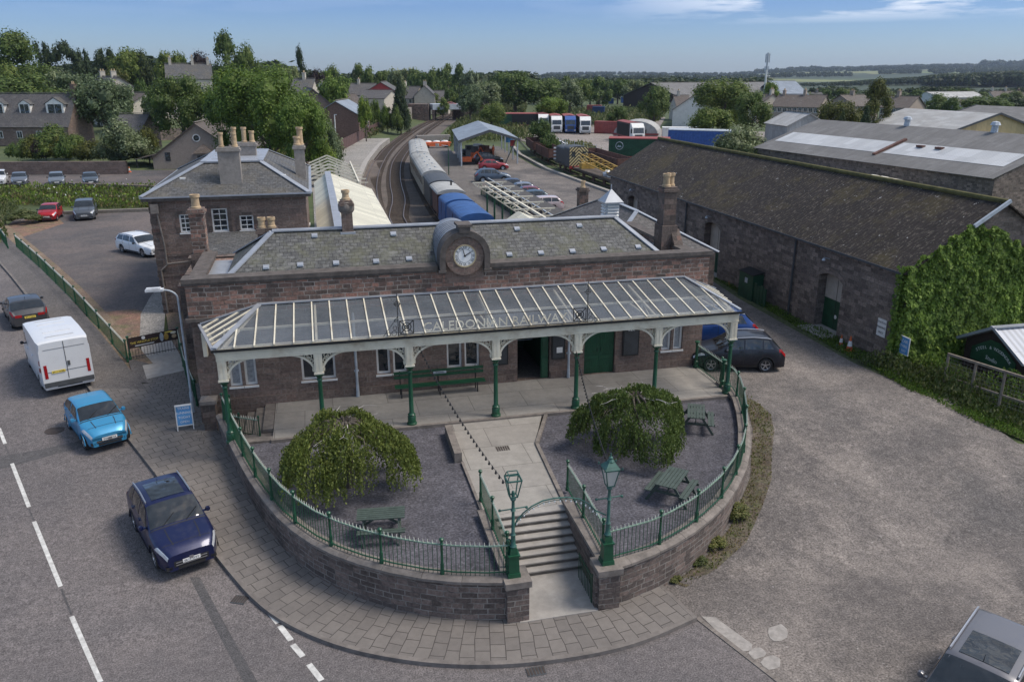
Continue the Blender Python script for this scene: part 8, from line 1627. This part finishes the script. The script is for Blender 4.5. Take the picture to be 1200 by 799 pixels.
# ------------------------------------------------------------------ rolling stock
def tpos(track, Y):
    P = smooth_line(track, 2)
    for a, b in zip(P, P[1:]):
        if a[1] <= Y <= b[1]: f = (Y-a[1])/(b[1]-a[1]); return a[0]+(b[0]-a[0])*f, atan2(b[0]-a[0], b[1]-a[1])
    return P[-1][0], 0
def vehicle(name, lab, cat, track, Y0, Y1, build, zb=.25):
    Ym = (Y0+Y1)/2; x0, _ = tpos(track, Y0); x1, _ = tpos(track, Y1); az_ = atan2(x1-x0, Y1-Y0); t = thing(name, lab, cat, ((x0+x1)/2, Ym, zb), -az_); Ln = math.hypot(x1-x0, Y1-Y0)-.5; build(t, Ln); return t
def bogies(t, Ln, n=4):
    for f in [(-.5+(i+.5)/n) for i in range(n)]:
        y = f*Ln*.9; mb = MB()
        for s in (-1, 1): mb.lathe([(0, s*.62), (.42, s*.62), (.42, s*.75), (0, s*.75)], (0, y, .45), 14, axis='x')
        mb.tube((-.7, y, .45), (.7, y, .45), .07); mb.build('wheelset', M['rust'], t, W=False)
    mb = MB(); mb.box(-1.1, -Ln/2, .75, 1.1, Ln/2, 1.0)
    for y in (-Ln/2, Ln/2):
        for x in (-.8, .8): mb.lathe([(0, -.25), (.12, -.25), (.12, .25), (0, .25)], (x, y, 1.0), 10, axis='y')
    mb.build('underframe', M['black'], t, W=False)
def section(w_, z0, z1, rise, n=10): return [(-w_/2, z0), (w_/2, z0), (w_/2, z1)]+[(w_/2*cos(i*pi/n), z1+rise*sin(i*pi/n)) for i in range(1, n)]+[(-w_/2, z1)]
def coach(t, Ln, side='carside', roof='carroof'):
    bogies(t, Ln); mb = MB(); mb.box(-1.35, -Ln/2, 1.0, 1.35, Ln/2, 3.05); mb.build('body', M[side], t, W=False); mb = MB(); n = 10; P = [(1.42*cos(i*pi/n), 3.05+.62*sin(i*pi/n)) for i in range(n+1)]; mb.ext([(x, -Ln/2-.1, z) for x, z in P], (0, Ln+.2, 0)); r_ = mb.build('roof', M[roof], t, W=False)
    for i in range(int(Ln/2)): mb = MB(); y = -Ln/2+1+i*2; mb.lathe([(.12, 0), (.12, .12), (0, .15)], (0.35*(1 if i % 2 else -1), y, 3.62), 6); mb.build('roof_ventilator', M['ltgrey'], r_, W=False)
    for i in range(int(Ln/2.2)):
        for s in (-1, 1): mb = MB(); y = -Ln/2+1.1+i*2.2; mb.box(*(sorted((s*1.35, s*1.37))[0], y-.55, 2.0, sorted((s*1.35, s*1.37))[1], y+.55, 2.75)); mb.build('window', M['gl'], t, W=False)
    mb = MB(); mb.box(-.45, -Ln/2-.25, 1.2, .45, -Ln/2, 3.1); mb.build('gangway', M['black'], t, W=False)
vehicle('railway_coach', 'pale roofed railway coach farthest along the siding', 'railway coach', RCc, 112, 135, coach); vehicle('railway_coach', 'dirty cream roofed railway coach behind the dark wagon', 'railway coach', RCc, 89, 111.5, coach)
def wagon(t, Ln): bogies(t, Ln, 2); mb = MB(); mb.box(-1.3, -Ln/2, 1, 1.3, Ln/2, 3.0); mb.build('body', M['dkgrey'], t, W=False); mb = MB(); mb.ext([(x, -Ln/2-.1, z) for x, z in [(1.4*cos(i*pi/10), 3.0+.5*sin(i*pi/10)) for i in range(11)]], (0, Ln+.2, 0)); mb.build('roof', M['dkgrey'], t, W=False)
vehicle('goods_wagon', 'dark grey covered van between the coach and the brake van', 'wagon', RCc, 81.5, 88.5, wagon)
def brake(t, Ln):
    bogies(t, Ln, 2); mb = MB(); mb.box(-1.25, -Ln/2+1, 1, 1.25, Ln/2-1, 3.0); mb.build('body', M['rust'], t, W=False); mb = MB(); mb.ext([(x, -Ln/2-.1, z) for x, z in [(1.4*cos(i*pi/10), 3.0+.45*sin(i*pi/10)) for i in range(11)]], (0, Ln+.2, 0)); mb.build('roof', M['carroof'], t, W=False); mb = MB(); mb.tube((.4, 0, 3.4), (.4, 0, 3.9), .09); mb.build('stove_pipe', M['black'], t, W=False); mb = MB()
    for s in (-1, 1): mb.box(-1.25, s*Ln/2-.05, 1, 1.25, s*Ln/2+.05, 1.9)
    mb.build('veranda', M['dkgrey'], t, W=False)
vehicle('brake_van', 'brown brake van with a pale roof next to the blue covers', 'wagon', RCc, 74.8, 81.2, brake)
def tarped(t, Ln):
    bogies(t, Ln, 2); mb = MB(); n = 14; r = random.Random(int(Ln*10)); st_ = 12
    G2 = []
    for j in range(st_+1):
        y = -Ln/2+Ln*j/st_; row = [(-1.42, y, .85)]+[(-1.4+r.uniform(-.02, .02), y, 1.6), (-1.38, y, 2.6)]+[(1.38*cos(pi-i*pi/n), y, 2.75+.5*sin(i*pi/n)+.03*sin(j*3.1)) for i in range(n+1)]+[(1.38, y, 2.6), (1.4+r.uniform(-.02, .02), y, 1.6), (1.42, y, .85)]; G2.append(row)
    for a, b in zip(G2, G2[1:]):
        for i in range(len(a)-1): mb.face([a[i], a[i+1], b[i+1], b[i]])
    mb.face(G2[0]); mb.face(G2[-1][::-1])
    for i in range(9): x = -1.2+i*.3; mb.face([(x, -Ln/2-.01, .85), (x+.08, -Ln/2-.06, .85), (x+.02, -Ln/2-.04, 2.7), (x, -Ln/2-.01, 2.7)])
    mb.build('tarpaulin', M['tarp'], t, W=False); mb = MB(); mb.box(-1.43, -.02, .9, -1.40, .02, 2.7); mb.tube((-1.3, -Ln/2+.1, 2.95), (1.3, -Ln/2+.1, 2.95), .03); mb.build('rope', M['black'], t, W=False)
vehicle('covered_wagon', 'wagon under a blue tarpaulin behind the front one', 'wagon', RCc, 69.8, 74.5, tarped); vehicle('covered_wagon', 'front wagon under a blue tarpaulin nearest the station roof', 'wagon', RCc, 62.0, 69.5, tarped)
def loco(t, Ln):
    bogies(t, Ln, 3); mb = MB(); mb.box(-1.3, -Ln/2, 1, 1.3, -Ln/2+2.6, 3.3); mb.ext([(x, -Ln/2-.02, z) for x, z in [(1.35*cos(i*pi/10), 3.3+.4*sin(i*pi/10)) for i in range(11)]], (0, 2.8, 0)); mb.build('cab', M['dkgrey'], t, W=False)
    mb = MB(); mb.box(-.95, -Ln/2+2.6, 1, .95, Ln/2-.2, 3.0); mb.ext([(x, -Ln/2+2.6, z) for x, z in [(.95*cos(i*pi/8), 3.0+.3*sin(i*pi/8)) for i in range(9)]], (0, Ln-3, 0)); mb.build('bonnet', M['dkgrey'], t, W=False)
    mb = MB(); mb.box(-1.29, -Ln/2-.05, 1.1, 1.29, -Ln/2-.022, 3.55); ce = mb.build('striped_end', M['chev'], t, W=False); mb = MB(); mb.box(-1.0, -Ln/2-.09, 2.3, -.5, -Ln/2-.052, 3.0).box(.5, -Ln/2-.09, 2.3, 1.0, -Ln/2-.052, 3.0); mb.build('cab_window', M['gl'], ce, W=False); mb = MB(); mb.box(-1.3, -Ln/2-.12, .75, 1.3, -Ln/2-.0, 1.09); mb.build('buffer_beam', M['red'], t, W=False)
    mb = MB()
    for i in range(4): mb.box(-1.33, Ln/2-.5+0*i, 1.2+i*.5, -1.0, Ln/2-.3, 1.4+i*.5)
    mb.build('footstep', M['letter'], t, W=False)
RD2 = RD
vehicle('shunting_engine', 'dark shunting engine with a yellow and black chevron end', 'locomotive', RD2, 104, 113, loco, 1.15)
def opens(t, Ln, m='rust'): 
    bogies(t, Ln, 2); mb = MB()
    for s in (-1, 1): mb.box(min(s*1.25, s*1.18), -Ln/2, 1, max(s*1.25, s*1.18), Ln/2, 2.3); mb.box(-1.17, s*Ln/2-.06 if s < 0 else Ln/2-.06, 1, 1.17, -Ln/2+.06 if s < 0 else Ln/2, 2.3)
    for i in range(5):
        y = -Ln/2+Ln*(i+.5)/5; mb.box(-1.3, y-.06, 1, -1.26, y+.06, 2.3)
    mb.build('body', M[m], t, W=False); mb = MB(); mb.box(-1.17, -Ln/2+.07, 1.3, 1.17, Ln/2-.07, 1.5); mb.build('load', M['dirt'], t, W=False)
vehicle('open_wagon', 'rusty open wagon standing behind the shunting engine', 'wagon', RD2, 116, 127, opens, 1.15); vehicle('open_wagon', 'rusty open wagon deeper along the siding under the bush', 'wagon', RD2, 129, 140, opens, 1.15)
RE = [(x+5.2, y) for x, y in RD]; vehicle('open_wagon', 'long brown open wagon on the far side of the shunting engine', 'wagon', RE, 100, 117, opens, 1.15)
def flat(t, Ln):
    bogies(t, Ln, 4); mb = MB(); mb.box(-1.25, -Ln/2, 1, 1.25, Ln/2, 1.12); mb.build('deck', M['sleeper'], t, W=False)
    mb = MB()
    for s in (-.7, .7): mb.beam((s, Ln/2-1.5, 2.9), (s, -Ln/2+1, 1.9), .12, .12); mb.beam((s, Ln/2-1.5, 2.1), (s, -Ln/2+1, 1.4), .12, .12); mb.beam((s, -Ln/2+1, 2.0), (s, -Ln/2+.8, .9), .12, .12)
    for i in range(9): f = i/8; y = Ln/2-1.5-(Ln-2.5)*f; z1_ = 2.9-1.0*f; z0_ = 2.1-.7*f; mb.beam((-.7, y, z0_), (.7, y, z1_), .06, .06); mb.beam((-.7, y, z1_), (.7, y, z1_), .06, .06); mb.beam((-.7, y, z0_), (-.7, y, z1_), .07, .07)
    mb.box(-.9, Ln/2-2.4, 1.13, .9, Ln/2-1.4, 1.8); mb.build('crane_jib', M['yel'], t, W=False); r = random.Random(4)
    for i in range(6): mb = MB(); mb.lathe([(0, 0), (.5, .02), (.55, .3), (.3, .6), (0, .65)], (r.uniform(-.6, .6), -Ln/2+1.5+i*1.1, 1.13), 7); mb.build('sack', M['white'] if i % 2 else M['ltgrey'], t, W=False)
vehicle('crane_wagon', 'flat wagon carrying an amber lattice crane jib in front of the shunting engine', 'wagon', RD2, 86, 103, flat, 1.15)

# ------------------------------------------------------------------ lorries and trailers
def trailer_parts(t, x0, x1, side='black', top='dkred', hh=3.7):
    mb = MB(); mb.box(x0, -1.22, 1.1, x1, 1.22, hh); n = int((x1-x0)/.5)
    for i in range(n): x = x0+.1+i*(x1-x0-.2)/n; mb.box(x, -1.26, 1.2, x+.1, -1.221, hh-.2); mb.box(x, 1.221, 1.2, x+.1, 1.26, hh-.2)
    b = mb.build('trailer_body', M[side], t, W=False); mb = MB(); mb.box(x0-.05, -1.3, hh-.02, x1+.05, 1.3, hh+.1); mb.ext([(x0, -1.28, hh+.1), (x0, 1.28, hh+.1), (x0, 0, hh+.3)], (x1-x0, 0, 0)); mb.box(x0, -1.27, 1.0, x1, 1.27, 1.18); mb.build('sheet_roof', M[top], t, W=False)
    for x in (x0+1, x0+2.2, x0+3.4): mb = MB(); [mb.lathe([(0, s*.85), (.48, s*.85), (.48, s*1.15), (0, s*1.15)], (x, 0, .5), 12, axis='y') for s in (-1, 1)]; mb.build('wheel', M['rubber'], t, W=False)
    return b
def lorry(px, py, az_, lab, cc, tl_=9.0, top='dkred', side='black'):
    p = at(px, py); rz = -az_+pi/2; t = thing('lorry', lab, 'lorry', (p.x, p.y, h(p.x, p.y)+.02), rz); pm_ = M[cc]; mb = MB()     # local +x forward, nose at 0
    prof = [(-2.2, .9), (0, .9), (.03, 1.6), (-.08, 2.0), (-.32, 3.05), (-.7, 3.3), (-1.3, 3.75), (-2.2, 3.8)]; mb.ext([(x, -1.22, z) for x, z in prof], (0, 2.44, 0)); mb.box(-2.2, -1.2, .35, .0, 1.2, .9); mb.build('cab', pm_, t, W=False)
    mb = MB(); mb.face([(-.075, -1.05, 2.0), (-.075, 1.05, 2.0), (-.30, 1.0, 2.95), (-.30, -1.0, 2.95)]); mb.v = [(a+.02, b, c) for a, b, c in mb.v]; mb.build('windscreen', M['gl'], t, W=False); mb = MB(); mb.box(.0, -.75, .95, .05, .75, 1.75); mb.box(-.01, -1.0, .42, .03, 1.0, .6); mb.build('grille', M['dkgrey'], t, W=False)
    for s in (-1, 1): mb = MB(); mb.box(-1.3, min(s*1.225, s*1.235), 2.0, -.4, max(s*1.225, s*1.235), 2.8); mb.build('side_window', M['gl'], t, W=False); mb = MB(); mb.box(.0, s*.95-.2, .65, .05, s*.95+.2, .9); mb.build('headlight', M['headl'], t, W=False); mb = MB(); mb.ob((-.25, s*1.45, 2.3), (.12, .25, .7)); mb.build('wing_mirror', M['black'], t, W=False)
    for x in (-1.2, -5.0): mb = MB(); [mb.lathe([(0, s*.85), (.5, s*.85), (.5, s*1.15), (0, s*1.15)], (x, 0, .5), 14, axis='y') for s in (-1, 1)]; mb.build('wheel', M['rubber'], t, W=False)
    mb = MB(); mb.box(-12.5, -.45, .7, -2.2, .45, 1.05); mb.build('chassis', M['black'], t, W=False); trailer_parts(t, -2.9-tl_, -2.9, side, top); return t
va = R(193)
lorry(652.5, 157, va, 'white lorry second from the left in the row of four', 'white'); lorry(668.5, 157, va, 'blue cabbed lorry in the row between two white ones', 'blue'); lorry(686, 158, va, 'white lorry at the right end of the row of four', 'white'); lorry(637, 154, va, 'white lorry partly behind the bush at the left end of the row', 'white')
lorry(748, 169, R(186), 'white lorry with a red and black trailer standing alone beyond the goods shed roof', 'white')
def trailer(px, py, rz, lab, L_, side, top, hh=3.7, logo=False):
    p = at(px, py); t = thing('trailer', lab, 'trailer', (p.x, p.y, h(p.x, p.y)+.02), rz); b = trailer_parts(t, -L_/2, L_/2, side, top, hh); mb = MB(); mb.box(L_/2-2, -.4, .1, L_/2-1.8, .4, 1.1); mb.build('support_leg', M['black'], t, W=False)
    if logo: mb = MB(); mb.path([(-L_/2+1.6+.55*cos(a), -1.27, 2.7+.55*sin(a)) for a in [i*pi/8 for i in range(17)]], .05, 4); mb.ext([(-L_/2+1.25, -1.265, 2.5), (-L_/2+1.95, -1.265, 2.5), (-L_/2+1.7, -1.265, 2.8), (-L_/2+1.6, -1.265, 2.65), (-L_/2+1.45, -1.265, 2.85)], (0, -.02, 0)); mb.build('round_logo', M['ltgrey'], b, W=False)
trailer(748, 192, R(-24), 'dark green trailer with a red sheeted roof just behind the goods shed', 9, 'green_dark', 'dkred', logo=True); trailer(595, 152, R(-10), 'dark green trailer with a red top left of the small tree', 5, 'green_dark', 'dkred'); trailer(820, 178, R(-38), 'blue curtain-sided trailer with white corner posts behind the goods shed', 11, 'blue', 'ltgrey', 3.6); trailer(614, 152, R(-12), 'dark trailer with a red top behind the small tree', 6, 'black', 'dkred')
mb = MB(); p = at(822, 178)
p0, p1 = at(648, 186), at(755, 205); t = thing('wire_fence', 'thin steel mesh fence along the near side of the lorry park', 'fence', (39, 140, 1.1)); pts = [Vector((44, 150, 1.1)), Vector((45, 132, 1.1)), Vector((48, 118, 1.1)), Vector((53, 106, 1.1)), Vector((60, 98, 1.1))]; L = arclen(pts)
for i in range(14): p = along(pts, L, L[-1]*i/13); mb = MB(); mb.tube(p, p+Vector((0, 0, 1.8)), .05, n=5); mb.build('post', M['ltgrey'], t)
mb = MB()
for i in range(60):
    p = along(pts, L, L[-1]*i/60); q = along(pts, L, L[-1]*(i+1)/60)
    for z in (.1, .5, .9, 1.3, 1.7): mb.tube(p+Vector((0, 0, z)), q+Vector((0, 0, z)), .012, n=3, caps=False)
    mb.tube(p, p+Vector((0, 0, 1.75)), .012, n=3, caps=False)
mb.build('mesh', M['ltgrey'], t)
# ------------------------------------------------------------------ air
mb = MB(); mb.box(-2800, -300, -8, 5200, 6200, 130); hz = mb.build('haze', M['white']); hz['kind'] = 'stuff'; hm = bpy.data.materials.new('haze_air'); hm.use_nodes = True; nn_ = hm.node_tree; nn_.nodes.clear(); ou = nn_.nodes.new('ShaderNodeOutputMaterial'); pv = nn_.nodes.new('ShaderNodeVolumePrincipled'); pv.inputs['Color'].default_value = (.62, .74, .92, 1); pv.inputs['Density'].default_value = .00008; pv.inputs['Anisotropy'].default_value = .2; nn_.links.new(pv.outputs[0], ou.inputs['Volume']); hz.data.materials.clear(); hz.data.materials.append(hm)
